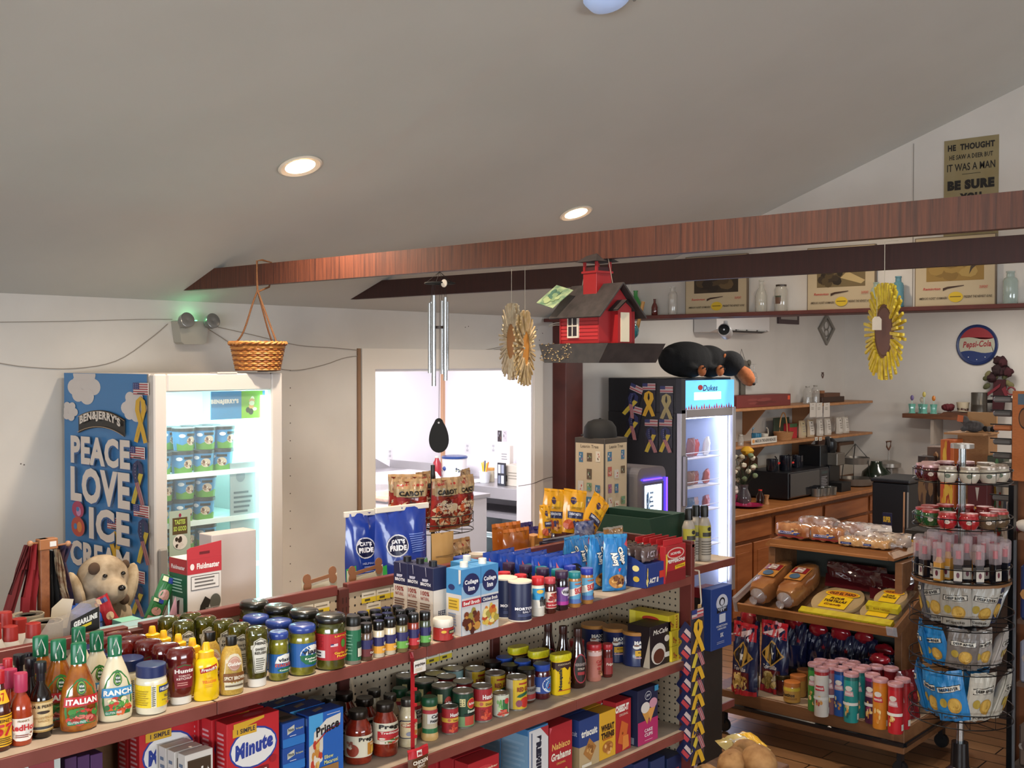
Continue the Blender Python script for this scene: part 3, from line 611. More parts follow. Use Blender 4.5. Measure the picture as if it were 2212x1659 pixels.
for u,vb,lid,ds in ((1241,1313,'1f7c84','teal'),(1268,1305,'2838a0','royal blue')):
    t = solid('peanut_butter_jar','p','peanut butter jar',u,vb,Z1,27,80,[(0,0),(.92,0),(1,.03),(1,.76),(.93,.84)],mat('a8763c',.3,coat=.5),(lidp(1.0,.82),mat(lid,.35)),[
      (.12,.74,180,[('r',0,0,1,1,'5a9ac0'),('p',[(0,.3),(1,.55),(1,.9),(0,.62)],'dedad2'),('t','SKIPPY',.62,.60,.66,.28,'b8262c',{'b': .05,'rot': .12}),('r',0,0,1,.2,'4a6aa8'),('e',.75,.2,.14,.12,'a06a38'),('l',.3,.84,.9,.96,1,'b85a30')])])
    row(t,4,desc='peanut butter jar with %s lid' % ds,step=.07,slope=-.003)
# ================================================ right end of the top shelf
ORE = [('r',.04,.06,.96,.94,'1d46a8'),('e',.60,.52,.3,.27,'15161c'),('e',.60,.52,.23,.2,'2b2622'),('r',.34,.45,.86,.54,'e6e2dc'),('p',[(.08,.62),(.2,.66),(.12,.88)],'c8505a'),('t','OREO',.68,.22,.45,.16,'e8ecf4',{'b': .05,'rot': .15})]
p = px(1225,1296,z=Z1)
g = bag('cookie_pack','royal blue sandwich cookie pack','cookie pack',(p.x-.03,p.y+.03,Z1),90,.17,.15,.05,'2346a4',ORE,'x',.04,3)
row(g,5,desc='royal blue sandwich cookie pack',step=.058,slope=-.022)
CH = [('r',.03,.02,.97,.98,'2a76b8'),('p',[(.78,.86),(.97,.98),(.97,.8)],'d8505a'),('t','Chips',.56,.66,.62,.16,'17181c',{'b': .12,'rot': -1.2}),('t','Chips',.56,.66,.6,.15,'f0ece4',{'b': .06,'rot': -1.2}),('t','Ahoy',.30,.6,.52,.16,'17181c',{'b': .12,'rot': -1.2}),('t','Ahoy',.30,.6,.5,.15,'f0ece4',{'b': .06,'rot': -1.2}),('p',[(.44,.42),(.56,.44),(.5,.36)],'d83a40'),
  ('e',.45,.19,.32,.13,'b07a3c'),('b',.45,.19,.3,.12,('5a2e16','d8a860','7a4822'),16,4),('t','ORIGINAL',.82,.2,.3,.05,'e8ecf4',{'b': .03,'rot': -1.2})]
for i,(u,v,h_,x_,rz,dsc) in enumerate(((1333,1279,.205,0,74,'light blue chocolate chip cookie pack, front one beside the popcorn tray'),(1303,1277,.20,-.02,96,'light blue chocolate chip cookie pack squeezed beside the front one'))):
    p = px(u,v,z=Z1); bag('cookie_pack',dsc,'cookie pack',(p.x-.03+x_,p.y+.02,Z1),rz,.105 if i == 0 else .1,h_*.93,.05,'3a8ac4',CH,'x',.03,5+i,rot=(0,3,0),group='chocolate chip cookie packs',crimp=mat('3a8ac4',.3))
for i,(u,vt,dsc) in enumerate(((1228,1150,'leftmost'),(1248,1150,'middle'),(1270,1155,'rightmost'))):
    x = -2.58; p = px(u,vt,x=x); bag('cookie_pack','light blue cookie pack standing behind the royal blue packs, %s of three' % dsc,'cookie pack',(x,p.y+.02,Z1),90,.095,p.z-Z1-.025,.05,'3a86c0',CH,'x',.03,8+i,group='cookie packs behind',crimp=mat('3a8ac4',.3))
x = -2.62; p = px(1335,1140,x=x)
bag('snack_pouch','clear zip pouch of orange snacks standing behind the cookie packs','snack pouch',(x,p.y-.03,Z1),84,.115,p.z-Z1,.05,mat('b8864a',.15,kind='mottle',h2='c8b49a',sc=14,coat=.8),[('r',.1,.62,.9,.9,'c9b8a0'),('e',.55,.4,.3,.16,'c0702c')],'stand',.08,3,crimp=mat('a89c8c',.2,coat=.5))
# popcorn tray
t = carton('popcorn_tray','open navy popcorn display tray with yellow popcorn print','display tray',1394,1434,1272,1220,Z1,.14,'1e3476',hh=.085)
w,h = t['w'],t['h']
pop = ('d8c070','e6d68a','c8a83c')
decal('front_print',t,[('b',.12,.5,.1,.42,pop,8,3),('t','ACT II',.45,.28,.5,.22,'e8e4dc',{'b': .06,'s': .2}),('r',.74,.32,.98,.62,'c0392c')],w,h,plane_fn((w/2,0,0),(1,0,0),(0,0,1)))
m = MB(); m.add([(0,.0,h),(0,.14,h),(0,.14,h+.045),(0,.05,h+.02)],[(0,1,2,3)],'1e3476'); m.add([(.002,.0,h),(.002,.14,h),(.002,.14,h+.045),(.002,.05,h+.02)],[(3,2,1,0)],'1e3476')
m.box(0,.135,h,w,.14,h+.045,'5a3a2c'); m.build('tray_side',t)
decal('side_print',t,[('e',.25,.7,.1,.12,pop[0]),('e',.7,.8,.11,.13,pop[1]),('e',.3,.28,.1,.13,pop[0]),('e',.72,.35,.1,.12,pop[2])],.14,h,plane_fn((0,.07,0),(0,-1,0),(0,0,1)))
loc = t.location
for i in range(4):
    b = bag('popcorn_packet','folded brown popcorn packet in the navy tray, %s from the front' % ORD[i],'popcorn packet',(loc.x-.022-.03*i,loc.y+w/2,Z1+.0905),90,w*.85,.055,.022,mat('5b4a48',.25,coat=.6),[('t','ACT II',.5,.5,.6,.4,'9a8f98',{'b': .04})],'x',.1,i,group='popcorn packets')
# pepperoni boxes
t = carton('pepperoni_box','red pepperoni box with hang tab','box',1437,1481,1262,1182,Z1,.026,'a8242a',[('r',0,0,1,.32,'7c1c20'),('e',.5,.78,.42,.15,'d8b8a8'),('e',.5,.78,.37,.12,'b82028'),('t','HORMEL',.5,.78,.5,.07,'e8e0d8',{'b': .03}),('t','PEPPERONI',.5,.58,.86,.1,'e8e0d8',{'b': .05}),('p',[(.45,.34),(.95,.38),(.95,.48),(.45,.44)],'e0b020'),('t','Original',.7,.41,.4,.05,'3a2010'),('p',[(.0,.15),(.1,.6),(.05,.8),(0,.8)],'e0b83c')])
w,h = t['w'],t['h']; m = MB(); m.box(.005,.011,h,w-.005,.014,h+.022,mat('b8262c',.5)); m.build('hang_tab',t)
row(t,5,desc='red pepperoni box with hang tab',step=.031,jr=0.02)

# ================================================ second shelf
RICE = [('e',.5,.68,.46,.22,'2a3f96'),('e',.5,.68,.43,.2,'e8e6e2'),('t','Minute',.5,.69,.74,.17,'2a3f96',{'b': .06,'s': .2,'rot': .12}),('p',[(.12,.9),(.7,.97),(.7,1),(.12,.98)],'d8a82c'),('r',.1,.84,.55,.93,'d8a82c'),('t','1 SIMPLE',.35,.89,.34,.05,'2a2a3a',{'b': .03}),('r',.1,.33,.78,.45,'7e1a22'),('t','WHITE RICE',.44,.39,.6,.07,'ece6e0',{'b': .04}),('e',.6,.08,.4,.18,'e6e2da'),('b',.55,.1,.32,.14,('2f5a2c','d86a28','1c3a1c','c83c28','e8e0d0'),16,4),('e',.86,.5,.06,.04,'a01c28')]
RS = [('l',.15,.3,.85,.9,12,'d89aa0'),('r',0,0,.06,1,'8a141c')]
t = carton('rice_box','red white rice box with blue lettering','rice box',490,603,0,1566,Z2,.048,'bf1f28',RICE,RS,[('e',.6,.5,.2,.25,'c4505a')],x=-2.345)
row(t,5,desc='red rice box with blue and white oval logo',step=.056,slope=-.003,jr=.02)
for i in range(2):
    k = dup(t,(t.location.x-.13-.055*i,t.location.y-.162,Z2),None,'red rice box in the set-back column left of the front boxes, %s one' % ('nearer','farther')[i])
NE = [('r',.08,.06,.92,.92,'4a3a28'),('r',.1,.3,.9,.9,'3f2d1c'),('t','Near East',.5,.72,.7,.16,'e8e4da',{'b': .02,'s': .25,'rot': .12}),('e',.5,.2,.38,.24,'ded6ca'),('b',.5,.18,.3,.2,('b87a3c','8a5a2c','6a8a3c'),12,3)]
t = carton('grain_mix_box','cream and brown grain mix box','box',400,460,0,1633,Z2,.033,'d6d0c8',NE,[('l',.2,.3,.8,.9,6,'6a7a90')],x=-2.35); row(t,4,desc='cream bordered grain mix box with dark brown panel',step=.04,jr=.02)
t = carton('pale_box','pale grey box with dark red stripe, second shelf left edge','box',-60,131,0,1647,Z2,.16,'c2cac6',[('r',.62,.72,.92,.93,'8e3a40'),('l',.4,.5,.9,.66,3,'7a6a74'),('e',.93,.66,.04,.04,'b03a5a')],x=-2.36)
for i in range(3):
    p = px(158+26*i,1640,x=-2.40)
    t = carton('purple_packet','purple packet lying in the brown tray, %s one' % ('left','middle','right')[i],'packet',140+28*i,166+28*i,0,1640-4*i,Z2,.12,'4c2a5c',[('l',.1,.2,.9,.8,3,'7a4a8a')],x=-2.40)
m = MB(); t = thing('cardboard_tray','open brown cardboard tray with cut out side on second shelf','tray',px(300,1700,z=Z2)); t.location.x = -2.40
y0 = px(232,1640,x=-2.4).y; y1 = px(372,1640,x=-2.4).y; t.location = (-2.40,y0,Z2); kb = mat('8a6444',.8,kind='noise',h2='7a5638',sc=20)
m.box(-.22,0,0,.0,y1-y0,.004,kb); m.box(-.22,0,0,-.216,y1-y0,.20,kb)
m.prism([(-.22,0),(0,0),(0,.06),(-.12,.10),(-.22,.19)],y1-y0-.003,y1-y0,kb); m.prism([(-.22,0),(0,0),(0,.05),(-.22,.07)],0,.003,kb); m.box(-.003,.003,0,0,y1-y0-.003,.05,kb); m.build('tray_body',t)
for i in range(3):
    q = carton('seasoning_packet','thin dark red packet edge inside the brown tray, %s one' % ('left','middle','right')[i],'packet',0,0,0,0,Z2+.005,.012,'5c1c22',[('l',.1,.3,.9,.8,3,'c8b0a8')],w=.085,hh=.10,x=-2.43); q.location = (-2.43-.05*i,y0+.02,Z2+.0055)
PR = [('r',0,0,1,1,'2160b4'),('r',.0,.58,.40,1,'4aa0d8'),('p',[(0,.58),(.40,.7),(.40,.5),(.3,.3),(.0,.1)],'d8d0c0'),('b',.2,.42,.2,.22,('c0402c','d8b060','e0d8c8','c88a3c'),16,5),('p',[(.12,.60),(.5,.76),(.9,.80),(.92,.93),(.5,.9),(.14,.76)],'dcd8cc'),('p',[(.12,.56),(.5,.72),(.9,.77),(.9,.79),(.5,.745),(.12,.585)],'b03030'),('t','Prince',.52,.78,.68,.13,'15161a',{'b': .04,'rot': .16,'s': .15}),('t','Elbow',.56,.38,.26,.05,'dcdc8c',{'b': .02}),('t','Macaroni',.62,.31,.40,.055,'dcdc8c',{'b': .02}),('r',.3,.03,.84,.26,'9a7040'),('b',.57,.15,.26,.1,('b08850','805828','c8a068'),22,2),('l',.5,.95,.9,.97,1,'c8d0e0')]
t = carton('pasta_box','blue elbow macaroni box','pasta box',667,741,0,1548,Z2,.055,'1c3f8e',PR,[('l',.2,.1,.8,.7,16,'3a62ac'),('r',.2,.86,.9,.96,'5a78b0'),('r',.0,.3,.3,.9,'2a64b4')],[('p',[(.3,.3),(.6,.5),(.6,.8),(.3,.6)],'8a7a70')],x=-2.345)
row(t,3,desc='tall blue elbow macaroni box with white banner',step=.066,slope=-.012,jr=.02)
x = -2.35; zt = px(604,1566,x=x).z; n = max(2,round((zt-Z2)/.056)); hh = (zt-Z2)/n
for i in range(n):
    carton('small_pasta_box','small blue pasta box lying flat, %s from the bottom of its stack' % ORD[i].replace('front','first'),'pasta box',604,652,0,0,Z2+i*hh,.13,'1d4c9c',[('r',0,.0,1,.35,'2a74c0'),('p',[(.2,.5),(.52,.62),(.52,.86),(.2,.74)],'c8c8b8'),('t','Prince',.36,.68,.24,.14,'15161a',{'b': .03,'rot': .1}),('t','Thin Spaghetti',.74,.66,.34,.1,'c8c88c'),('l',.3,.4,.6,.46,1,'d0d8e8')],(),[('r',.1,.1,.9,.9,'6a5a54'),('e',.5,.3,.3,.1,'2a2422')],hh=hh-.001,x=x)['group'] = 'small pasta boxes stacked'
# sauces
SJ = [(0,0),(.88,0),(.98,.02),(1,.07),(1,.60),(.95,.68),(.66,.80),(.60,.84)]
dl = mat('2e2620',.3,.6)
def sauce(lb,u,vb,w,h,body,labs,lid=dl,z=Z2): return solid('sauce_jar',lb,'sauce jar',u,vb,z,w,h,SJ,body,([(0,.85),(.68,.85),(.70,.86),(.70,.98),(.66,1),(0,.995)],lid),labs,rz=67)
RS_ = mat('8a2a14',.12,kind='mottle',h2='6e1c0e',sc=60,coat=.8)
t = sauce('red',774,1654,60,126,RS_,[(.15,.56,190,[('r',0,0,1,1,'dcd4bc'),('t','Prego',.62,.82,.4,.24,'15120e',{'b': .05}),('r',.62,.08,.98,.64,'c8862c'),('t','Three',.78,.55,.2,.1,'efe0b8',{'b': .03}),('p',[(.7,.12),(.72,.44),(.85,.48),(.92,.14)],'e0b84c'),('e',.28,.34,.14,.3,'9a3a24'),('b',.26,.6,.14,.2,('8a5040','d8c8b0','a87060'),9,3)])])
row(t,4,desc='red pasta sauce jar with cream label and cheese picture',step=.088,slope=-.006)
t = sauce('red',832,1637,56,124,RS_,[(.26,.66,190,[('r',0,0,1,1,'dcd4bc'),('r',.22,.2,.9,.62,'b8242c'),('t','Prego',.56,.82,.6,.26,'15120e',{'b': .05}),('t','Traditional',.56,.55,.52,.11,'eedcd0',{'b': .03}),('b',.5,.18,.34,.18,('c03a28','d8503a','e0d0c0','4a7a30'),12,6)])])
row(t,4,desc='red pasta sauce jar with red label panel',step=.082,slope=-.006)
t = sauce('w',880,1616,41,110,mat('d2c4a2',.2,kind='mottle',h2='bfae88',sc=60,coat=.8),[(.2,.58,170,[('p',[(.05,.1),(.14,0),(.9,0),(.96,.1),(.96,.9),(.88,1),(.14,1),(.05,.9)],'2a2c4a'),('p',[(.1,.12),(.17,.05),(.86,.05),(.92,.12),(.92,.88),(.85,.95),(.17,.95),(.1,.88)],'d8c49a'),('e',.52,.74,.36,.14,'b03a28'),('t','BERTOLLI',.52,.74,.56,.1,'ecd8c0',{'b': .03}),('e',.62,.3,.18,.14,'c87830'),('e',.46,.26,.12,.12,'8a8a9a')])],lid=mat('4a4640',.3,.7))
row(t,3,desc='creamy white alfredo sauce jar with dark bordered label',step=.07,slope=-.004)
for i,(u,v) in enumerate(((652,1600),(712,1588))):
    x = -2.585; p = px(u,v,x=x); q = dup(t,(x,p.y,Z2)); q['label'] = 'dim sauce jar at the shelf back behind the pasta boxes, %s one' % ('left','right')[i]; q['group'] = 'dim jars behind pasta boxes'
# grated cheese
t = solid('grated_cheese_shaker','grated cheese shaker with dark green lid beside the red strip','shaker',928,1602,Z2,38,100,[(0,0),(.9,0),(1,.04),(1,.12),(.86,.2),(.84,.76),(.9,.8)],mat('d8b070',.4),([(0,.80),(.9,.80),(.94,.82),(.94,.96),(.8,1),(0,1)],mat('124a2c',.35)),[(.18,.72,190,[('r',0,0,1,1,'b8ac90'),('r',0,0,1,.2,'1e6a3c'),('r',0,.84,1,1,'a83038'),('r',.25,.42,.98,.84,'d8d4cc'),('t','Cabot',.66,.72,.5,.15,'15181a',{'b': .03,'s': .2}),('t','PARMESAN',.66,.52,.6,.12,'15181a',{'b': .04})])])
row(t,3,desc='grated cheese shaker with dark green lid',step=.066)
# cans
def can(lb,u,vb,w,h,labs,body=None,z=Z2): return solid('food_can',lb,'can',u,vb,z,w,h,CAN,steel,None,[(.05,.95,340,labs)],rz=68)
HU = lambda sm: [('r',0,0,1,1,'a3242a'),('r',0,.44,1,.62,'d8a83c'),('t',"Hunt's",.55,.76,.22,.16,'ece4de',{'b': .05}),('t','Diced' if not sm else 'Tomato',.55,.52,.12,.08,'5a3a1c',{'b': .02}),('b',.5,.22,.12,.18,('c83a24','d85a38','8a1c14'),12,3),('e',.42,.54,.03,.06,'c06048')]
t = can('s',972,1587,36,66,HU(1)); t['label'] = 'small red tomato can with yellow band beside the cheese shaker'
t = can('s',955,1571,46,96,[('r',0,0,1,1,'1c3a28'),('r',.36,.6,.44,.86,'d8cf94'),('e',.54,.62,.07,.17,'a83a30'),('r',0,0,1,.35,'8a2a22'),('t','DelMonte',.55,.62,.12,.08,'e8e0d4',{'b': .03})]); row(t,4,desc='dark green tomato can in the leftmost can column',step=.082)
DM = [('r',0,0,1,1,'14402a'),('r',.38,.62,.47,.86,'d8cf94'),('l',.385,.64,.465,.84,3,'4a4a30'),('e',.58,.70,.085,.17,'d8a838'),('e',.58,.70,.075,.15,'c22a2c'),('t','Del Monte',.58,.70,.12,.08,'f0e8d8',{'b': .04}),('t','Stewed',.58,.47,.16,.1,'e8ecdc',{'b': .03}),('r',0,.0,1,.32,'7a9a68'),('r',.46,.04,.62,.32,'c04a38'),('r',.45,.32,.7,.40,'101a14')]
t = can('s',1000,1574,47,88,DM); row(t,4,desc='green stewed tomato can with red crest',step=.08,slope=.003)
t = can('s',1041,1561,45,85,HU(0)); row(t,3,desc='tall red diced tomato can with yellow band',step=.08)
t = can('green beans small',1082,1550,35,58,[('r',0,0,1,1,'c8ccb8'),('r',.46,.1,.60,.80,'2a6a38'),('e',.56,.72,.06,.14,'c03838'),('b',.42,.55,.1,.3,('5a9a48','b8d0a0','7aa868'),10,3),('b',.48,.16,.16,.16,('b83a2c','d8604a'),10,5)]); t['label'] = 'short pale can with green stripe between taller tomato cans'
RG = [('r',0,0,1,1,'d8b426'),('r',0,0,.36,1,'b8b0a0'),('r',.46,.84,.64,.90,'a83028'),('t','RED GOLD',.58,.68,.3,.16,'8a2a1c',{'b': .05}),('p',[(.42,.42),(.46,.5),(.62,.6),(.64,.5),(.48,.4)],'1e5a3c'),('e',.57,.22,.09,.18,'c02c20'),('e',.46,.2,.05,.12,'8a4858')]
t = can('s',1116,1536,45,80,RG); row(t,5,desc='yellow tomato can with big red tomato picture',step=.083,slope=-.012)
k = can('s',979,1470,42,72,[('r',0,0,1,1,'5a2420'),('r',0,.62,1,1,'86a8a8'),('b',.5,.5,.14,.24,('7a2a20','2f4a34','a04a30'),14,3),('t','Casa',.54,.28,.16,.14,'d8d0c0',{'s': .3})]); k.location = (-2.625,px(979,1470,x=-2.625).y,Z2+.0); k['label'] = 'blue topped can with mountain picture at the shelf back'
k = dup(k,(-2.625,k.location.y+.001,Z2)); k.location.z = Z2; k['label'] = 'x'; k.location.y -= .085; k['label'] = 'dim can at the shelf back left of the mountain picture can'
t = solid('gravy_jar','brown','jar',1137,1520,Z2,39,80,[(0,0),(.92,0),(1,.03),(1,.78),(.95,.84)],mat('4a281c',.12,coat=.8),(lidp(1.0,.84),mat('1a1614',.3,.3)),[(.08,.5,180,[('r',0,0,1,1,'8a8078'),('r',0,.1,1,.45,'a03030'),('t','HERSHEY',.6,.75,.5,.2,'3a2c28')])])
row(t,3,desc='dark fudge jar with glossy black lid',step=.072,slope=-.006)
t = solid('jelly_jar','r','jelly jar',1170,1512,Z2,38,82,[(0,0),(.9,0),(1,.03),(1,.74),(.9,.82)],mat('4c1018',.12,coat=.8),(lidp(.98,.82),mat('2548a0',.35)),[(.18,.66,190,[('r',0,0,1,1,'27458e'),('e',.62,.5,.3,.46,'d8dce4'),('e',.68,.5,.26,.42,'3a78b8'),('b',.6,.42,.12,.16,('b0283a','7a1824'),6,3),('r',.1,.1,.26,.4,'c8ccd4')])])
row(t,3,desc='dark jelly jar with blue lid and blue label',step=.075,slope=-.01)
t = solid('cocoa_powder_tub','y','tub',1211,1504,Z2,46,97,[(0,0),(.93,0),(1,.02),(1,.86)],mat('f0c81c',.35,coat=.3),([(0,.85),(1.08,.85),(1.1,.87),(1.1,.97),(1.04,1),(0,1)],mat('d8d020',.35,kind='mottle',h2='c8bc18',sc=120)),[(.06,.82,200,[('p',[(0,.82),(.1,.8),(.14,.74),(.2,.8),(.3,.7),(.38,.8),(.5,.82),(.6,.7),(.66,.8),(.8,.72),(.9,.82),(1,.78),(1,1),(0,1)],'3c2018'),('t','CHOCOLATE',.5,.92,.4,.05,'d8c8a0',{'b': .02}),('t','Nesquik',.38,.45,.6,.13,'17181c',{'b': .08,'rot': 1.5708}),('b',.7,.35,.12,.14,('a06a30','c08a48'),5,3),('l',.3,.05,.8,.1,1,'b83020')])],ov=(1,.62),sq=3)
row(t,3,desc='yellow chocolate powder tub with wide yellow lid',step=.085,slope=-.012)
SY = [(0,0),(.85,0),(.96,.03),(1,.1),(.97,.4),(.86,.55),(.66,.68),(.52,.78),(.46,.88)]
t = solid('chocolate_syrup_bottle','b','syrup bottle',1248,1489,Z2,38,133,SY,mat('2c120e',.12,coat=.8),(lidp(.5,.87),mat('3a1a16',.3)),[(.08,.60,120,[('e',.5,.5,.44,.48,'a82a3a'),('e',.5,.5,.38,.44,'1e0e0c'),('t',"HERSHEY'S",.5,.64,.74,.1,'9a8a84',{'b': .04}),('t','SYRUP',.5,.5,.4,.07,'c8b8a8',{'b': .03}),('r',.3,.3,.7,.4,'a02a30')])],ov=(1,.85),rz=66)
row(t,3,desc='tall dark brown chocolate syrup bottle',step=.062,slope=-.008)
CM_ = [(0,0),(.9,0),(1,.03),(1,.2),(.94,.4),(.98,.6),(1,.82),(.94,.85)]
t = solid('creamer_bottle','pink creamer canister with red cap, larger one','canister',1283,1473,Z2,33,86,CM_,mat('c07a68',.3,coat=.4),(lidp(1.0,.84),mat('b0242c',.35)),[(.12,.80,170,[('r',0,0,1,1,'b87060'),('r',0,.84,1,1,'d8b8b0'),('t','Coffee',.62,.62,.5,.12,'b0242c',{'b': .03,'s': .2}),('t','mate',.62,.5,.4,.1,'b0242c',{'b': .03,'s': .2}),('e',.5,.34,.1,.06,'a03028'),('b',.6,.14,.3,.14,('d8a878','8a4a30'),8,4)])])
dup(t,(t.location.x-.075,t.location.y-.004,Z2),None,'pink creamer canister directly behind the larger front one')
t = solid('coffee_jar','red capped instant coffee jar right of the pink creamer','jar',1312,1464,Z2,23,75,CM_,mat('5a1c18',.15,coat=.6),(lidp(1.0,.84),mat('a8242c',.35)),[(.1,.6,150,[('r',0,0,1,1,'8a2a28'),('t','Folgers',.5,.6,.7,.2,'d8c8b8',{'b': .03,'s': .2})])])
MX = [('t','MAXWELL',.52,.80,.34,.12,'ece8e0',{'b': .07}),('t','HOUSE',.55,.66,.24,.12,'ece8e0',{'b': .07}),('r',.36,.32,.68,.52,'e0ac28'),('t','MORNING BOOST',.52,.45,.24,.05,'2a2620',{'b': .02}),('e',.38,.66,.05,.09,'e8e4dc'),('e',.38,.70,.04,.03,'6a3a20'),('r',.36,.24,.68,.29,'c8a0a0'),('t','GROUND',.54,.1,.12,.05,'b8bcd8')]
t = solid('coffee_canister','c','coffee canister',1373,1441,Z2,57,86,[(0,.01),(.96,0),(1,.02),(1,.03),(.98,.04),(.98,.88),(1,.9)],mat('1c2858',.35,coat=.3),([(0,.9),(1.02,.9),(1.03,.92),(1.03,.98),(.98,1),(0,.99)],mat('b07a3c',.4)),[(.05,.87,320,MX)])
row(t,3,desc='large navy coffee canister with tan lid',step=.09,slope=-.01)
t = carton('coffee_pod_box','black coffee pod box with white cup picture','box',1404,1449,0,1356,Z2,.10,'1c1014',[('t','McCafe',.5,.84,.7,.12,'dcd4c8',{'b': .02,'s': .2}),('e',.4,.3,.34,.26,'d0c8bc'),('e',.42,.24,.26,.18,'5a2c1c'),('e',.8,.62,.12,.08,'d8d0c4'),('r',.7,.16,.92,.28,'d8d4cc')],[('t','McCafe',.5,.5,.5,.1,'b8b0a4',{'rot': 1.57}),('p',[(.7,0),(1,0),(1,.8)],'c8b8a0')],x=-2.335)
YB = [('r',.0,0,.16,1,'f0dc50'),('e',.55,.62,.22,.2,'b83a28'),('l',.2,.1,.9,.3,2,'a88a20')]
x = -2.325; y = max(px(1450,1400,x=x).y,3.518)
for i,(dy,dx,L_) in enumerate(((0.002,0,.07),(.0,.0,.10),(-.005,-.01,.12))):
    k = thing('stuffing_mix_box','yellow long box in the stack by the end panel, %s' % ('bottom','middle','top')[i],'box',(x+dx,y+dy,Z2+.0582*i),R(90),'yellow boxes stacked by the end panel')
    m = MB(); m.box(0,0,0,.07,.18,.057,mat('d8c22c',.45),.001); m.build('box',k)
    decal('front_print',k,[('r',.55,0,1,1,'e8d040'),('t','BELLS',.78,.5,.7,.22,'b04a20',{'rot': 1.57}),('b',.3,.4,.2,.3,('8a4a20','c07030'),8,2)],.07,.057,plane_fn((.035,0,0),(1,0,0),(0,0,1)))
    decal('side_print',k,YB,.18,.057,plane_fn((0,.09,0),(0,-1,0),(0,0,1)))
# clip strip with tag and gravy packet
p0 = px(889,1412,x=GX+.004); p1 = px(905,1640,x=GX+.004)
t = thing('clip_strip','red plastic clip strip hanging from the top shelf with white tag','clip strip',(GX+.006,p0.y,p0.z))
m = MB(); d = p1-p0; m.box(0,-.006,d.z,.002,.008,-.02,mat('a81e26',.35)); m.tube([(0,-.002,.005),(.004,-.004,-.01),(.003,.002,-.03)],.006,mat('7a1a20',.35),6)
for k in range(7): m.box(.002,.004,-.06-.045*k,.008,.012,-.052-.045*k,mat('b8242c',.35))
m.build('strip',t)
def tagcard(parent,w,h,loc,items,nm='tag'): 
    m = MB(); m.box(loc[0],loc[1],loc[2],loc[0]+.0015,loc[1]+w,loc[2]+h,mat('e4ded6',.5),.0004); o = m.build(nm,parent)
    decal(nm+'_print',parent,items,w,h,plane_fn((loc[0]+.0015,loc[1]+w/2,loc[2]),(0,1,0),(0,0,1))); return o
tagcard(t,.046,.034,(.009,-.002,-.055),[('t','popchips',.5,.66,.85,.3,'2a1a1e',{'b': .05}),('l',.1,.15,.9,.4,2,'c8b490')])
p = px(903,1668,x=GX+.02)
bag('gravy_packet','brown chicken gravy packet with red top hanging from the strip','packet',(GX+.022,p.y,p.z-.06),90,.078,.125,.008,'5c3a20',[('r',0,.84,1,1,'b0202a'),('r',.36,.86,.62,1.0,'e6e0d8'),('t','Mc',.49,.93,.2,.08,'8a1c28',{'b': .05}),('t','CHICKEN',.54,.74,.76,.09,'ece4d4',{'b': .05}),('t','GRAVY',.54,.65,.42,.06,'ece4d4',{'b': .03}),('r',.2,.595,.8,.605,'c8b090'),('e',.55,.3,.34,.2,'c89850'),('b',.55,.3,.3,.16,('a06a30','d8b070'),8,3)],'pillow',.04,2,crimp=mat('b0202a',.35))

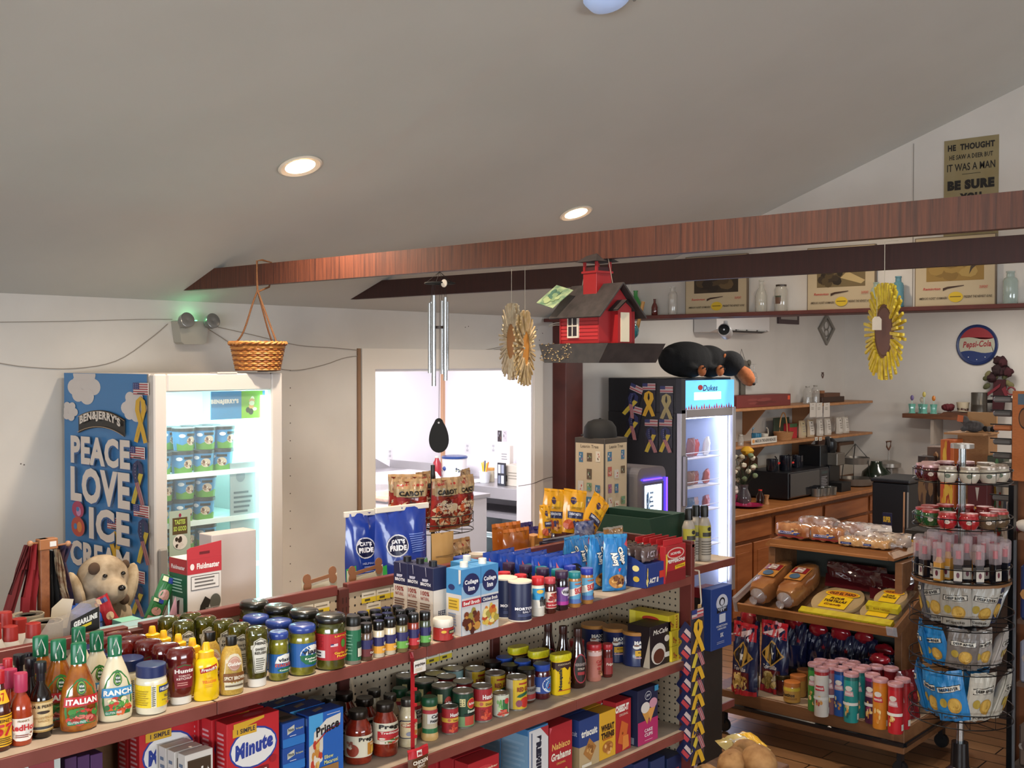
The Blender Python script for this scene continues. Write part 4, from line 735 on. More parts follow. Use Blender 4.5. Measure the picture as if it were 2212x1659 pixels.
# ================================================ third shelf and below
X3 = -2.345
t = carton('cracker_box','large light blue saltine box with vertical PREMIUM lettering','cracker box',1141,1184,0,1578,Z3,.115,'3f78ac',[('r',.04,.0,1,.97,'d8d8d8'),('t','PREMIUM',.52,.48,1.5,.13,'1c2236',{'b': .1,'rot': -1.5708}),('r',.14,.2,.2,.93,'6a7a94'),('p',[(.6,.97),(1,.97),(1,.78)],'b0303a')],[('r',0,0,1,.9,'7ea4c0'),('l',.06,.1,.9,.8,8,'8fb0c8')],x=X3)
row(t,2,desc='large light blue saltine cracker box',step=.12)
for L0 in [('cracker_box','red graham cracker box beside the blue saltine box',1187,1236,1573,.07,'a8222c',[('t','Nabisco',.5,.62,.8,.12,'e0b060',{'b': .03,'s': .1}),('t','Grahams',.5,.44,.86,.14,'e8e0d0',{'b': .04,'s': .1}),('t','ORIGINAL',.5,.3,.4,.04,'e0b060'),('p',[(0,.88),(.1,.98),(0,1)],'d0606a'),('b',.7,.1,.25,.1,('c08a4c','a06a30'),8,3)],[],2),
 ('cracker_box','woven wheat cracker box, dark blue top and beige bottom',1251,1294,1558,.06,'27407e',[('r',0,0,1,.45,'b8a078'),('r',0,.45,1,1,'26407c'),('t','triscuit',.5,.70,.8,.14,'e8e4d8',{'b': .05}),('p',[(.2,.3),(.55,.1),(.85,.36),(.5,.58)],'a8743c'),('b',.52,.34,.22,.14,('c89a5c','8a5a2c'),12,4),('r',.12,.02,.6,.08,'ded4c0')],[('r',0,0,1,.45,'a89068'),('t','triscuit',.5,.72,.7,.1,'c8ccd8')],4),
 ('cracker_box','golden yellow thin wheat cracker box',1295,1330,1543,.06,'d8a42c',[('t','WHEAT',.5,.66,.8,.14,'3a2416',{'b': .08}),('t','THINS',.5,.50,.8,.14,'3a2416',{'b': .08}),('r',.2,.4,.8,.44,'b06a24'),('e',.5,.24,.32,.12,'a86a30'),('b',.5,.2,.3,.14,('c88a48','9a5a24','e0b070'),9,6)],[],4),
 ('cracker_box','red cheese cracker box with square crackers',1331,1363,1519,.06,'a8242a',[('t','CHEEZ-IT',.4,.86,.9,.14,'ece4d8',{'b': .08,'s': .15}),('t','ORIGINAL',.5,.73,.6,.05,'d8b0a0'),('p',[(.1,.2),(.6,.1),(.8,.5),(.35,.62)],'c8642c'),('p',[(.4,.02),(.85,.06),(.8,.3),(.45,.3)],'d8843c'),('e',.42,.36,.05,.03,'8a3a18')],[],3),
 ('cone_box','navy ice cream cone box with pink lower panel',1378,1421,1494,.085,'1c2140',[('r',0,0,1,.42,'b02a62'),('e',.5,.86,.16,.08,'c8c8cc'),('e',.5,.86,.145,.07,'1c2140'),('t','JOY',.5,.86,.2,.05,'d8d8dc',{'b': .03}),('p',[(.2,.58),(.62,.58),(.45,.34)],'c89048'),('p',[(.46,.62),(.86,.62),(.6,.36)],'d89a50'),('e',.35,.66,.22,.1,'d8d0c8'),('e',.74,.70,.2,.09,'c890a0'),('r',.8,.9,1,1,'3a88b0'),('t','CAKE',.5,.24,.4,.06,'e8d8dc',{'b': .03}),('t','CUPS',.5,.16,.4,.06,'e8d8dc',{'b': .03}),('l',.3,.05,.7,.08,1,'d890a8')],[('t','CAKE CUPS',.5,.62,.5,.07,'8a90b0',{'rot': 1.57}),('r',.1,.02,.8,.14,'8a8a96')],2)]:
    t = carton(L0[0],L0[1],'box',L0[2],L0[3],0,L0[4],Z3,L0[5],L0[6],L0[7],L0[8],x=X3 if L0[0] != 'cone_box' else -2.33)
    row(t,L0[9],desc=L0[1],step=L0[5]+.006,jr=.02)
t = carton('red_carton','r','box',1012,1078,0,1652,Z3,.06,'b0202a',[('e',.5,.8,.3,.08,'c83a40'),('t','Quaker',.7,.8,.5,.05,'e8c8a8',{'b': .03,'s': .2})],x=X3,); row(t,4,desc='low red carton near the bottom picture edge',step=.067,jr=.02)
t = carton('snack_box','dark blue box behind the low red cartons','box',1008,1024,0,1590,Z3,.1,'1c3050',[('t','WD',.5,.8,.8,.08,'9ab0c0',{'b': .05,'rot': 1.57})],x=-2.50)
for i in range(3):
    carton('lower_packet','dark blue packet on the lowest shelf by the end panel, %s one' % ('left','middle','right')[i],'packet',1370+36*i,1400+36*i,0,1652-6*i,Z4,.1,('1c2c5c','24345e','1a2850')[i],[('l',.1,.2,.9,.8,3,('a8405a','6a8ab0','8a3040')[i])],x=-2.34)['group'] = 'packets on the lowest shelf'
# ================================================ generic pixel-placed block helper
def bpx(name,label,cat,u0,u1,vb,vt,x=None,y=None,z=None,d=.1,col='888',items=(),side=(),top=(),c=.002,part='box',group=None,tags=True):
    """front face on plane x (faces +X) or plane y (faces -Y)"""
    vm = (vb+vt)/2; a = px(u0,vm,x=x,y=y); b = px(u1,vm,x=x,y=y); um = (u0+u1)/2
    z0 = px(um,vb,x=x,y=y).z if z is None else z; z1 = px(um,vt,x=x,y=y).z; hh = z1-z0
    w = (b-a).length; t = thing(name,label,cat,(a.x,a.y,z0),R(90) if x is not None else 0,group)
    m = MB(); m.box(0,0,0,w,d,hh,col,c); m.build(part,t)
    if items: decal('front_print',t,items,w,hh,plane_fn((w/2,0,0),(1,0,0),(0,0,1)))
    if side: decal('side_print',t,side,d,hh,plane_fn((0,d/2,0),(0,-1,0),(0,0,1)))
    if top: decal('top_print',t,top,w,d,plane_fn((w/2,0,hh),(1,0,0),(0,1,0)))
    t['w'] = w; t['h'] = hh; t['r'] = d/2; return t
def rnd_(name,label,cat,u,vb,w,h,prof,body,x=None,y=None,z=None,cap=None,labs=(),rz=60,n=20,ov=(1,1),sq=0,capname='lid',bodyname='body'):
    """lathe thing standing on height z, or with base pixel vb on plane x / y"""
    p = px(u,vb,z=z) if (x is None and y is None) else px(u,vb,x=x,y=y)
    if z is not None: p.z = z
    s = mpp(p); r = w*s/2; hh = h*s
    if x is None and y is None: p = away(p,r)
    t = thing(name,label,cat,p,R(rz)); t['r'] = r; P = [(a*r,b*hh) for a,b in prof]
    m = MB(); m.lathe(P,body,n,ov[0],ov[1],sq=sq); m.build(bodyname,t)
    if cap:
        for cp,cm in (cap if isinstance(cap,list) else [cap]):
            m = MB(); m.lathe([(a*r,b*hh) for a,b in cp],cm,n,ov[0],ov[1],sq=sq); m.build(capname,t)
    for z0,z1,ang,items in labs: decal('label',t,items,R(ang)*max(a for a,b in P),(z1-z0)*hh,cyl_fn(P,z0*hh,ov[0],ov[1]),True)
    return t
ZR = 1.155
# ================================================ rear side of the shelving, left to right
BOT = [(0,0),(.93,0),(1,.03),(1,.62),(.95,.7),(.5,.82),(.45,.88)]
k = 0
for u,v,x in ((22,1369,-2.79),(-14,1364,-2.79),(72,1362,-2.79),(10,1338,-2.87),(42,1352,-2.87),(-20,1345,-2.87)):
    k += 1; p = px(u,v,x=x)
    t = thing('white_bottle','white plastic bottle with red cap behind the rail, %s' % ['middle of nearer row','left of nearer row','right of nearer row','middle of farther row','right of farther row','left of farther row'][k-1],'bottle',(x,p.y,ZR),group='white bottles with red caps')
    hh = p.z-ZR+.02; m = MB(); m.lathe([(0,0),(.031,0),(.033,.01),(.033,hh*.62),(.028,hh*.74),(.019,hh*.84)],mat('c9c2ba',.4),18); m.build('body',t)
    m = MB(); m.lathe([(0,hh*.82),(.019,hh*.82),(.018,hh*.995),(.015,hh),(0,hh)],mat('9c2a24',.4),18); m.build('cap',t)
for i,(u,v,x) in enumerate(((60,1326,-2.97),(100,1341,-2.87))):
    p = px(u,v,x=x); hh = p.z-ZR; t = thing('paint_tin','round cream tin with rimmed lid, %s one' % ('farther','nearer')[i],'tin',(x,p.y,ZR),group='round cream tins'); r = .041
    m = MB(); m.lathe([(0,0),(r,0),(r,hh-.006),(r*1.02,hh-.004),(r*1.02,hh),(r*.93,hh),(r*.9,hh-.006),(0,hh-.006)],mat('b0a590',.4),28); m.build('body',t)
    m = MB(); m.lathe([(r*.5,hh-.0055),(r*.8,hh-.0055),(r*.78,hh-.002),(r*.52,hh-.002),(r*.5,hh-.0055)],mat('5a544a',.4),28); m.build('lid_ring',t)
# clear clamshell with black card
p = px(93,1395,x=-2.74)
t = thing('tool_package','clear plastic package with black GEARLINE card leaning on the rail','package',(-2.735,p.y,1.32),R(90)); w = px(214,1340,x=-2.74).y-p.y
m = MB(); m.prism([(0,-.0),(w,.025),(w,.105),(w*.75,.10),(w*.5,.075),(w*.2,.07),(.0,.03)],0,.03,mat('b9b0a6',.12,a=.35,coat=.6)); m.build('clamshell',t)
m = MB(); m.prism([(w*.45,.012),(w*.98,.03),(w*.98,.088),(w*.47,.062)],-.002,-.0005,mat('191c1c',.4)); m.build('card',t)
decal('card_print',t,[('t','GEARLINE',.5,.62,.84,.24,'d8dcd8',{'b': .07,'s': .15,'rot': .13}),('p',[(.12,.26),(.7,.36),(.7,.48),(.12,.38)],'c8b828')],w*.52,.06,plane_fn((w*.73,-.002,.022),(1,0,.12),(0,0,1)))
# blue tubs
for i,(u,v,x,r) in enumerate(((165,1309,-2.98,.04),(190,1320,-2.90,.045))):
    p = px(u,v,x=x); hh = p.z-ZR; t = thing('blue_tub','blue plastic tub with flat lid, %s one' % ('taller farther','lower nearer')[i],'tub',(x,p.y,ZR)); m = MB()
    m.lathe([(0,0),(r*.9,0),(r*.95,hh-.03),(r*.95,hh-.022)],mat('5a70a8',.4),24); m.build('body',t); m = MB(); m.lathe([(r,hh-.024),(r,hh-.004),(r*.95,hh),(0,hh)],mat('2f58b0',.35),24); m.build('lid',t)
# bellows-like fabric bundle hanging on wooden holders (three flags)
x = -3.0
def cloth(label,pts,col,wdt,nm='folded_fabric',cat='fabric'):
    t = thing(nm,label,cat,pts[0]); m = MB(); o = Vector(pts[0]); n = len(pts)
    for sgn,off in ((1,0),(-1,-.012)):
        vs = []
        for i,p in enumerate(pts):
            p = Vector(p)-o; q = wdt[i]
            for j in range(7): f_ = j/6-.5; vs.append((p.x+off+.012*cos(f_*12+i),p.y+f_*q,p.z))
        fs = [(i*7+j,i*7+j+1,i*7+j+8,i*7+j+7) for i in range(n-1) for j in range(6)]; m.add(vs,fs if sgn > 0 else [f[::-1] for f in fs],col,True)
    m.build('cloth',t); return t
def P3(u,v,x): p = px(u,v,x=x); return (p.x,p.y,p.z)
cloth('dark red fabric strip slanting down to the left',[P3(64,1178,-3.02),P3(48,1230,-3.02),P3(32,1285,-3.02),P3(20,1330,-3.02)],mat('6a1a1c',.8),[.02,.02,.02,.02])
cloth('broad dark red folded fabric panel beside the wooden post',[P3(76,1174,-3.0),P3(74,1230,-3.0),P3(66,1290,-3.0),P3(64,1350,-3.0)],mat('8c1a20',.8),[.026,.032,.036,.036])
cloth('black fabric panel beside the wooden post',[P3(107,1190,-3.0),P3(112,1240,-3.0),P3(116,1300,-3.0),P3(118,1350,-3.0)],mat('14110f',.9),[.012,.032,.036,.03])
cloth('navy patterned fabric bundle with cream figures',[P3(140,1176,-3.0),P3(133,1215,-3.0),P3(140,1265,-3.0),P3(148,1310,-3.0),P3(150,1345,-3.0)],mat('2a2c4c',.8,kind='mottle',h2='5a3a40',sc=30),[.034,.018,.04,.05,.05])
cloth('cream printed fabric fold between black and navy pieces',[P3(122,1186,-2.98),P3(131,1230,-2.98),P3(137,1270,-2.98),P3(151,1315,-2.98)],mat('b8a484',.8,kind='mottle',h2='7a4a30',sc=60),[.006,.016,.014,.01])
t = thing('wooden_post_display','wooden display post with a small white sticker between the fabric pieces','display post',P3(97,1345,-2.99)); m = MB(); p1 = px(97,1164,x=-2.99)-t.location
m.box(-.02,-.013,-.19+.0,.006,.013,p1.z,mat('8a5430',.5,kind='wood',h2='74401f',sc=4),.002); m.box(-.02,-.016,p1.z-.03,.008,.036,p1.z,mat('9a6238',.5),.002); m.build('post',t); m = MB(); m.box(.008,.012,p1.z-.022,.009,.03,p1.z-.008,'d8d4d0'); m.build('sticker',t)
for nm,pk in (('knob',(65,1174)),('knob',(147,1174))):
    m = MB(); q = px(pk[0],pk[1],x=-2.99)-t.location; m.ell(q,(.008,.008,.008),mat('a87a58',.5)); m.tube([q,(q.x-.005,0,q.z-.004)],.003,mat('8a5430',.5),6); m.build(nm,t)
t = thing('hang_tag','blank cream cardboard hang tag standing behind the tins','tag',P3(112,1338,-2.92),R(90)); m = MB(); m.prism([(-.006,-.03),(.042,-.03),(.062,.045),(.03,.052),(.0,.03)],0,.0012,mat('c9bca6',.7)); m.build('card',t)
m = MB(); m.lathe([(0,-.001),(.002,-.001)],mat('30261e'),8,T=Matrix.Translation((.032,-.0005,.043)) @ Matrix.Rotation(R(90),4,'X')); m.build('hole',t)
# plush dog
def remesh(o,vox,sm=6):
    md = o.modifiers.new('Remesh','REMESH'); md.mode = 'VOXEL'; md.voxel_size = vox; md.use_smooth_shade = True
    ms = o.modifiers.new('Smooth','SMOOTH'); ms.iterations = sm; ms.factor = .5
c = px(222,1268,x=-3.035); fur = mat('ad9b82',.95,kind='mottle',h2='6e5a42',sc=14,bump=.6)
t = thing('plush_dog','cream spotted plush puppy sitting in front of the blue freezer side','plush toy',(c.x,c.y,ZR)); t.rotation_euler.z = R(90)
hz = c.z-ZR; m = MB()
m.ell((0,0,hz+.03),(.075,.07,.065),fur,16,12); m.ell((-.005,-.06,hz-.0),(.045,.05,.04),fur); m.ell((0,.02,hz*.5+.014),(.085,.08,hz*.5+.008),fur,16,12); m.ell((-.055,-.05,.05),(.035,.05,.05),fur); m.ell((.055,-.05,.05),(.035,.05,.05),fur); m.ell((-.06,.0,hz*.55),(.03,.035,.07),fur); m.ell((.06,.0,hz*.55),(.03,.035,.07),fur)
remesh(m.build('body',t),.008)
fb = mat('8f7a5c',.95,kind='mottle',h2='c2ae90',sc=20,bump=.6)
for s_ in (-1,1): m = MB(); m.ell((s_*.082,-.0,hz-.01),(.022,.035,.07),fb,rot=(0,s_*.25,0)); o = m.build('ear',t)
for q,r,nm in (((-.028,-.066,hz+.045),.007,'eye'),((.028,-.066,hz+.045),.007,'eye'),((-.0,-.108,hz+.012),.011,'nose')): m = MB(); m.ell(q,(r,r,r*.8),mat('140f0c',.2)); m.build(nm,t)
for q,r in (((-.05,-.045,hz+.066),.018),((.04,-.05,hz-.035),.016),((.06,-.02,hz+.06),.014)): m = MB(); m.ell(q,(r,r*.6,r),mat('4a3626',.95)); m.build('dark_spot',t)
# dog treat packs
RP = [('r',.0,.0,1,1,'a8202a'),('e',.5,.4,.3,.12,'d8b090'),('r',.3,.82,.75,.95,'262c66'),('p',[(0,.86),(.3,.8),(.3,.95),(0,1)],'d8a060')]
for i,(u,v,rz,tilt) in enumerate(((246,1340,90,-22),(262,1345,84,-30),(238,1352,92,55))):
    p = px(u,v,x=-2.86); bag('treat_packet','red dog treat packet leaning, %s' % ('the tall one before the plush dog','the half hidden one behind','the low one at the front')[i],'packet',(p.x-.02*i,p.y,p.z-.02),rz,.036,.10 if i < 2 else .05,.014,'a8202a',RP,'pillow',.05,i,rot=(0,tilt,0))
GPK = [('r',0,0,1,1,'2c6a38'),('e',.5,.55,.34,.14,'b88a80'),('r',.1,.02,.9,.36,'b0847a'),('r',.45,.84,.8,.97,'2c3c8c'),('r',.1,.86,.4,.97,'d8d0b0')]
for i,(u,v,c_,d_) in enumerate(((332,1330,'2c6a38','green packet with pink oval leaning right'),(318,1345,'2c6a38','green packet with white dots partly hidden'),(362,1332,'b88a98','pale pink packet edge beside the tall box'))):
    p = px(u,v,x=-2.93); bag('treat_packet',d_,'packet',(p.x+.01*i,p.y,p.z-.01),90,.052 if i != 2 else .03,.13 if i == 0 else .085,.014,c_,GPK if i < 2 else (),'pillow',.05,i+5,rot=(0,24,0))
# long pale turquoise boxes lying along the rail
for i,(u0,u1,v0,x,dz,c_) in enumerate(((222,372,1352,-2.74,.0,'8fb0b4'),(238,398,1362,-2.715,-.004,'9cb8ba'),(262,305,1330,-2.80,-.03,'7fc0a8'))):
    a = px(u0,v0,x=x); b = px(u1,v0-30,x=x); t = thing('flat_box',('pale turquoise long flat box, left of two on the rail','pale turquoise long flat box, right and nearest the rail','mint green flat box behind the long flat boxes')[i],'box',(x,a.y,1.315+dz+(0,.0,.03)[i]),R(90))
    m = MB(); w = b.y-a.y; m.box(0,0,0,w,.05,.024,c_,.001); m.build('box',t); decal('front_print',t,[('r',0,.0,.08,.7,'1f5a7c'),('r',.0,.8,1,.95,'d8d8d0'),('l',.2,.2,.9,.6,2,'b8c8c4')],w,.024,plane_fn((w/2,0,0),(1,0,0),(0,0,1)))
# fluidmaster box and white box
t = bpx('toilet_valve_box','tall red, green and white toilet repair kit box with hang hole','box',405,478,1437,1205,x=-2.85,z=ZR,d=.095,col='d9d2cc',items=[('r',0,.86,1,1,'b5323a'),('e',.14,.93,.06,.03,'e8dcd8'),('t','Fluidmaster',.6,.93,.66,.055,'ece4e0',{'b': .04}),('r',.1,.71,.92,.84,'3a3634'),('r',.112,.716,.908,.834,'dcd6d0'),('l',.2,.73,.85,.83,3,'6a6460'),('e',.8,.58,.16,.07,'5a5a52'),('p',[(.28,.42),(.5,.42),(.66,.6),(.5,.64),(.36,.56)],'26221e'),('p',[(.2,.3),(.42,.36),(.36,.46),(.24,.44)],'b8864a'),('t','PERFORMAX',.56,.24,.6,.03,'8a2a2a',{'b': .02}),('l',.5,.06,.95,.2,4,'8a8480'),('l',.5,.46,.95,.54,3,'8a8480')],
  side=[('r',0,0,1,.86,'1f5e42'),('r',0,.86,1,1,'a82f36'),('t','Fluidmaster',.5,.92,.76,.04,'e8dcd8',{'b': .03}),('l',.1,.68,.9,.82,5,'a8c8b4'),('r',.2,.46,.8,.64,'c8ccc0'),('p',[(.4,.48),(.55,.48),(.6,.62),(.45,.6)],'26221e'),('r',.2,.18,.8,.34,'c8ccc0'),('p',[(.3,.2),(.6,.22),(.7,.3),(.4,.3)],'3a3a30')])
w,h = t['w'],t['h']; m = MB(); m.prism([(0,0),(w,0),(w,.045),(w*.1,.035),(0,.03)],0,.002,mat('b5323a',.5),T=Matrix.Translation((0,0,h))); m.build('hang_flap',t)
decal('flap_hole',t,[('r',.35,.3,.65,.5,'6a1c22')],w,.04,plane_fn((w/2,0,h),(1,0,0),(0,0,1)))
bpx('plain_box','tall plain white cardboard box behind the repair kit box','box',458,553,1437,1150,x=-2.96,z=ZR,d=.07,col=mat('bdb2ae',.7,kind='noise',h2='b6aba6',sc=6))
# bone shaped headers on display trays
def bone(w,h):
    r = .30*h; a,b = w/2-r,.24*h
    P = [(a+r*cos(R(g)),b+r*sin(R(g))) for g in range(205,-51,-15)]+[(a+r*cos(R(g)),-b+r*sin(R(g))) for g in range(50,-206,-15)]
    return P+[(-x,-y) for x,y in P]
for i,(u0,u1,vt) in enumerate(((652,728,1243),(750,827,1225))):
    a = px(u0,vt,x=-2.735); b = px(u1,vt,x=-2.735); w = b.y-a.y
    t = thing('biscuit_tray','cream display tray with brown bone shaped header, %s of two' % ('left','right')[i],'display tray',(-2.735,a.y,ZR),R(90)); hz = a.z-ZR-.012
    m = MB(); m.prism([(0,0),(w,0),(w,hz),(w*.75,hz-.02),(w*.3,hz-.02),(0,hz)],0,.002,mat('c4b89e',.6)); m.box(0,.1,0,w,.102,.12,mat('b8ac94',.6)); m.box(0,.002,0,.002,.1,.13,mat('b8ac94',.6)); m.box(w-.002,.002,0,w,.1,.13,mat('b8ac94',.6)); m.box(.002,.002,0,w-.002,.1,.003,mat('b8ac94',.6)); m.build('tray',t)
    m = MB(); m.prism(bone(w*.95,.05),-.003,-.001,mat('8a5a3a',.6),T=Matrix.Translation((w/2,0,hz-.008)) @ Matrix.Rotation(R(-6),4,'Y')); m.build('bone_header',t)
# biscuits in a bowl below
t = thing('biscuit_pile','small brown dog biscuits heaped behind the rail','biscuits',P3(628,1292,-2.8)); t.location.z = ZR; m = MB()
t = tag(m.build('x') if False else t,t['label'],'biscuits')
hz = px(640,1290,x=-2.8).z-ZR
m.lathe([(0,0),(.05,0),(.05,hz-.02),(0,hz-.02)],mat('9a7a58',.7),16)
rbn = random.Random(4)
for i in range(14): m.ell((rbn.uniform(-.035,.035),rbn.uniform(-.04,.04),hz-.012),(.012,.014,.01),mat('a8683c',.8),8,5)
m.build('biscuits',t)
# cat litter bags
CL = [('e',.34,.66,.19,.105,'c9cad4'),('e',.34,.66,.17,.092,'1b1d3c'),('t',"CAT'S",.34,.70,.22,.04,'e8e8ee',{'b': .05}),('t','PRIDE',.34,.64,.28,.05,'e8e8ee',{'b': .06}),('l',.58,.58,.92,.76,9,'6a80c4'),('t','HELPING SHELTER CATS',.60,.51,.70,.02,'a8b4dc'),('l',.28,.40,.75,.49,4,'7a8cc8'),('e',.88,.47,.06,.045,'6ab070'),('r',.26,.1,.86,.30,'c8ccd8'),('r',.28,.1,.84,.285,'1a1c30'),('t','f',.28,.35,.03,.03,'c8ccd8')]
lb = mat('1d378f',.25,coat=.6)
for i,(u,dx,rz) in enumerate(((866,0,84),(796,-.11,80))):
    x = -2.90+dx; p = px(u,1100,x=x); h_ = px(u,1096 if i == 0 else 1106,x=x).z-ZR
    t = bag('litter_bag','large shiny blue cat litter bag, %s' % ('front one with round logo','half hidden one behind on the left')[i],'litter bag',(x,p.y,ZR),rz,.225 if i == 0 else .19,h_,.12,lb,CL,'stand',.04,11+i)
    f = bagsurf(.225 if i == 0 else .19,h_,.12,'stand',.04,11+i)
    m = MB(); W2 = .112 if i == 0 else .10
    m.box(-W2,-.006,h_-.012,W2+.01,.006,h_+.008,mat('d4ccc0',.5),.002); m.build('folded_top',t)
    m = MB(); a_ = -.5; m.add([f(a_+.0,.02,-1)+Vector((-.001,-.012,0)),f(a_+.13,.02,-1)+Vector((0,-.006,0)),f(a_+.13,.50,-1)+Vector((0,-.006,0)),f(a_+.0,.46,-1)+Vector((-.001,-.010,0))],[(0,1,2,3)],mat('2ea04c',.35)); m.build('green_stripe',t)
    decal('stripe_print',t,[('t','NATURAL',.5,.5,.9,.5,'b8e0c0',{'b': .03})],.12,.026,plane_fn(f(-.44,.02,-1)+Vector((0,-.016,.085)),(0,0,1),(-1,0,0)))
# kraft bag
x = -2.84; p = px(957,1150,x=x)
bag('kraft_bag','flat brown kraft paper bag with pale label beside the litter bags','paper bag',(x,p.y,ZR),86,.105,p.z-ZR,.05,mat('b48c54',.7,kind='noise',h2='a88048',sc=10),[('r',.12,.25,.88,.52,'c9bca8'),('l',.2,.3,.8,.48,4,'8a8070'),('r',.1,.7,.9,.71,'7a5c34')],'stand',.02,5)
# popcorn spinner with red bags
bx = -3.34; p = px(935,1100,x=bx); by = p.y
t = thing('popcorn_stand','black wire display stand holding red popcorn bags','display stand',(bx,by,0)); zt = px(930,1005,x=bx).z; zb = px(935,1142,x=bx).z
m = MB(); m.tube([(0,0,.02),(0,0,zt)],.009,blk_m := mat('14130f',.35),10); m.build('pole',t)
m = MB(); m.lathe([(0,0),(.19,0),(.19,.015),(.03,.03),(0,.03)],mat('14130f',.4),24); m.build('foot',t)
for zz in (zb,zb-.30):
    m = MB(); ra = .17
    for dz in (0,.035,.07): m.tube([(ra*cos(2*pi*i/28),ra*sin(2*pi*i/28),zz+dz) for i in range(28)],.0022,blk_m,5,closed=True)
    for i in range(10): a = 2*pi*i/10; m.tube([(ra*cos(a),ra*sin(a),zz+.07),(ra*cos(a),ra*sin(a),zz),(0,0,zz)],.0018,blk_m,5)
    m.build('wire_basket',t)
PC = [('r',0,.0,1,.62,'9c2c24'),('b',.5,.32,.5,.32,('d8c4a0','7a2418','c05a34','4a1c14','e0d0b0'),60,4),('r',0,.72,1,1,'9a7c5a'),('r',.06,.70,.94,.86,'a8946c'),('t','CABOT',.5,.77,.72,.1,'1c1814',{'b': .06}),('t','CREAMERY',.5,.69,.4,.03,'2c2418',{'b': .02}),('t','Seriously',.4,.52,.6,.08,'e8d8c0',{'b': .02,'s': .2}),('t','SHARP',.4,.44,.4,.06,'e8d8c0',{'b': .03})]
for i,(dx,dy,rz,hh,lb) in enumerate(((.09,-.03,84,.25,'front popcorn bag with large logo'),(.08,.09,104,.25,'popcorn bag behind, right of the front one'),(.02,.15,118,.27,'rightmost popcorn bag with bent top'),(.02,-.15,60,.25,'leftmost popcorn bag behind the litter bag'),(-.07,-.09,40,.26,'rear left popcorn bag'),(-.1,.04,100,.26,'rear middle popcorn bag'))):
    bag('popcorn_bag','red and gold '+lb,'popcorn bag',(bx+dx,by+dy,zb+.014),rz,.14,hh*.8,.055,mat('9c2c24',.25,kind='mottle',h2='7a1c18',sc=12,coat=.5),PC,'pillow',.06,20+i,rot=(4,0,0),crimp=mat('a8865c',.4),group='popcorn bags on the black stand')
bag('popcorn_bag','red popcorn bag alone in the lower basket','popcorn bag',(bx+.08,by+.07,zb-.294),96,.15,.24,.07,mat('9c2c24',.25,kind='mottle',h2='7a1c18',sc=12,coat=.5),PC,'pillow',.06,30,crimp=mat('a8865c',.4))
# small round containers and blue box just behind the rail
for i,(u,v,r) in enumerate(((1035,1200,.035),(1068,1203,.03))):
    q = px(u,v,x=-2.76); t = thing('deli_tub','low clear lidded tub behind the top rail, %s one' % ('left','right')[i],'tub',(-2.76,q.y,ZR),group='clear lidded tubs'); m = MB(); m.lathe([(0,0),(r,0),(r*1.05,q.z-ZR),(0,q.z-ZR)],mat('b8a894',.3),20); m.build('body',t)
    m = MB(); m.lathe([(r*1.06,q.z-ZR),(r*1.08,q.z-ZR+.008),(0,q.z-ZR+.012)],mat('c8c0b4',.25,coat=.5),20); m.build('lid',t)
bpx('blue_box','small bright blue box behind the top rail','box',993,1033,1240,1203,x=-2.80,z=ZR,d=.05,col='2a48a0')
# jerky pouches (orange brown)
for i,(u,vt,w_,sd) in enumerate(((1094,1136,.15,0),(1116,1148,.14,3))):
    x = -2.87+.07*i; p = px(u,vt,x=x)
    bag('jerky_pouch','amber brown snack pouch, %s' % ('taller one behind','front one with embossed lettering')[i],'pouch',(x,p.y,ZR),86,w_,p.z-ZR,.06,mat('b06a2c',.2,kind='mottle',h2='96501c',sc=7,coat=.8),[('t','YES',.62,.45,.3,.3,'9a5a1c',{'s': .2})],'stand',.05,sd,crimp=mat('b8682c',.3))
bpx('tan_box','small tan box between the brown pouches and blue packs','box',1154,1173,1195,1156,x=-2.80,d=.05,z=ZR+.06,col='a8743c',items=[('l',.1,.55,.9,.8,3,'e0c890'),('r',.2,.1,.8,.45,'b8803c')]).location.z += 0
for i,(u,vt) in enumerate(((1160,1138),(1185,1146),(1208,1152))):
    x = -2.84+.02*i; p = px(u,vt,x=x); bag('pet_food_pack','dark violet blue pet food pack, %s of three' % ('left','middle','right')[i],'pack',(x-.06,p.y,ZR),88,.085,p.z-ZR,.06,'2c2f78',[('r',.4,.1,.9,.5,'4a4a68')],'x',.04,i,crimp=mat('2c2f78',.3))
# yellow treat bags
YT = [('p',[(.28,.55),(.42,.62),(.62,.56),(.86,.66),(.82,.78),(.3,.74)],'d8a424'),('e',.4,.78,.12,.09,'3a2c50'),('t','Pedigree',.4,.80,.3,.04,'d8a030'),('r',.2,.36,.86,.52,'2b2f50'),('t','DENTASTIX',.5,.46,.5,.06,'d8d8e0',{'b': .04}),('l',.3,.58,.9,.64,2,'8a6a1c'),('e',.25,.2,.2,.12,'b8502c'),('b',.6,.2,.25,.14,('7a3a24','c88a50','3a3a60'),12,3)]
for i,(u,v,rz,tl,hh,w_) in enumerate(((1190,1140,84,8,.165,.12),(1232,1140,80,10,.165,.125),(1262,1145,84,38,.17,.11),(1176,1150,100,4,.12,.08))):
    x = -2.80+.015*i; p = px(u,v,x=x)
    bag('treat_bag','golden yellow dog treat bag, %s' % ('left one standing','middle one with dark band, standing','right one leaning over to the right','small one tucked at the left front')[i],'treat bag',(x,p.y,p.z-.02),rz,w_,hh,.04,mat('dd9a18',.25,coat=.6),YT,'stand',.05,40+i,rot=(0,tl,0),crimp=mat('dd9a18',.3))
t = bag('treat_bag','blue and silver snack bag tucked under the yellow bags','treat bag',px(1262,1150,x=-2.74)-Vector((0,0,.03)),84,.11,.075,.05,mat('2a3a70',.2,kind='mottle',h2='8a8aa0',sc=40,coat=.6),(),'stand',.08,50)
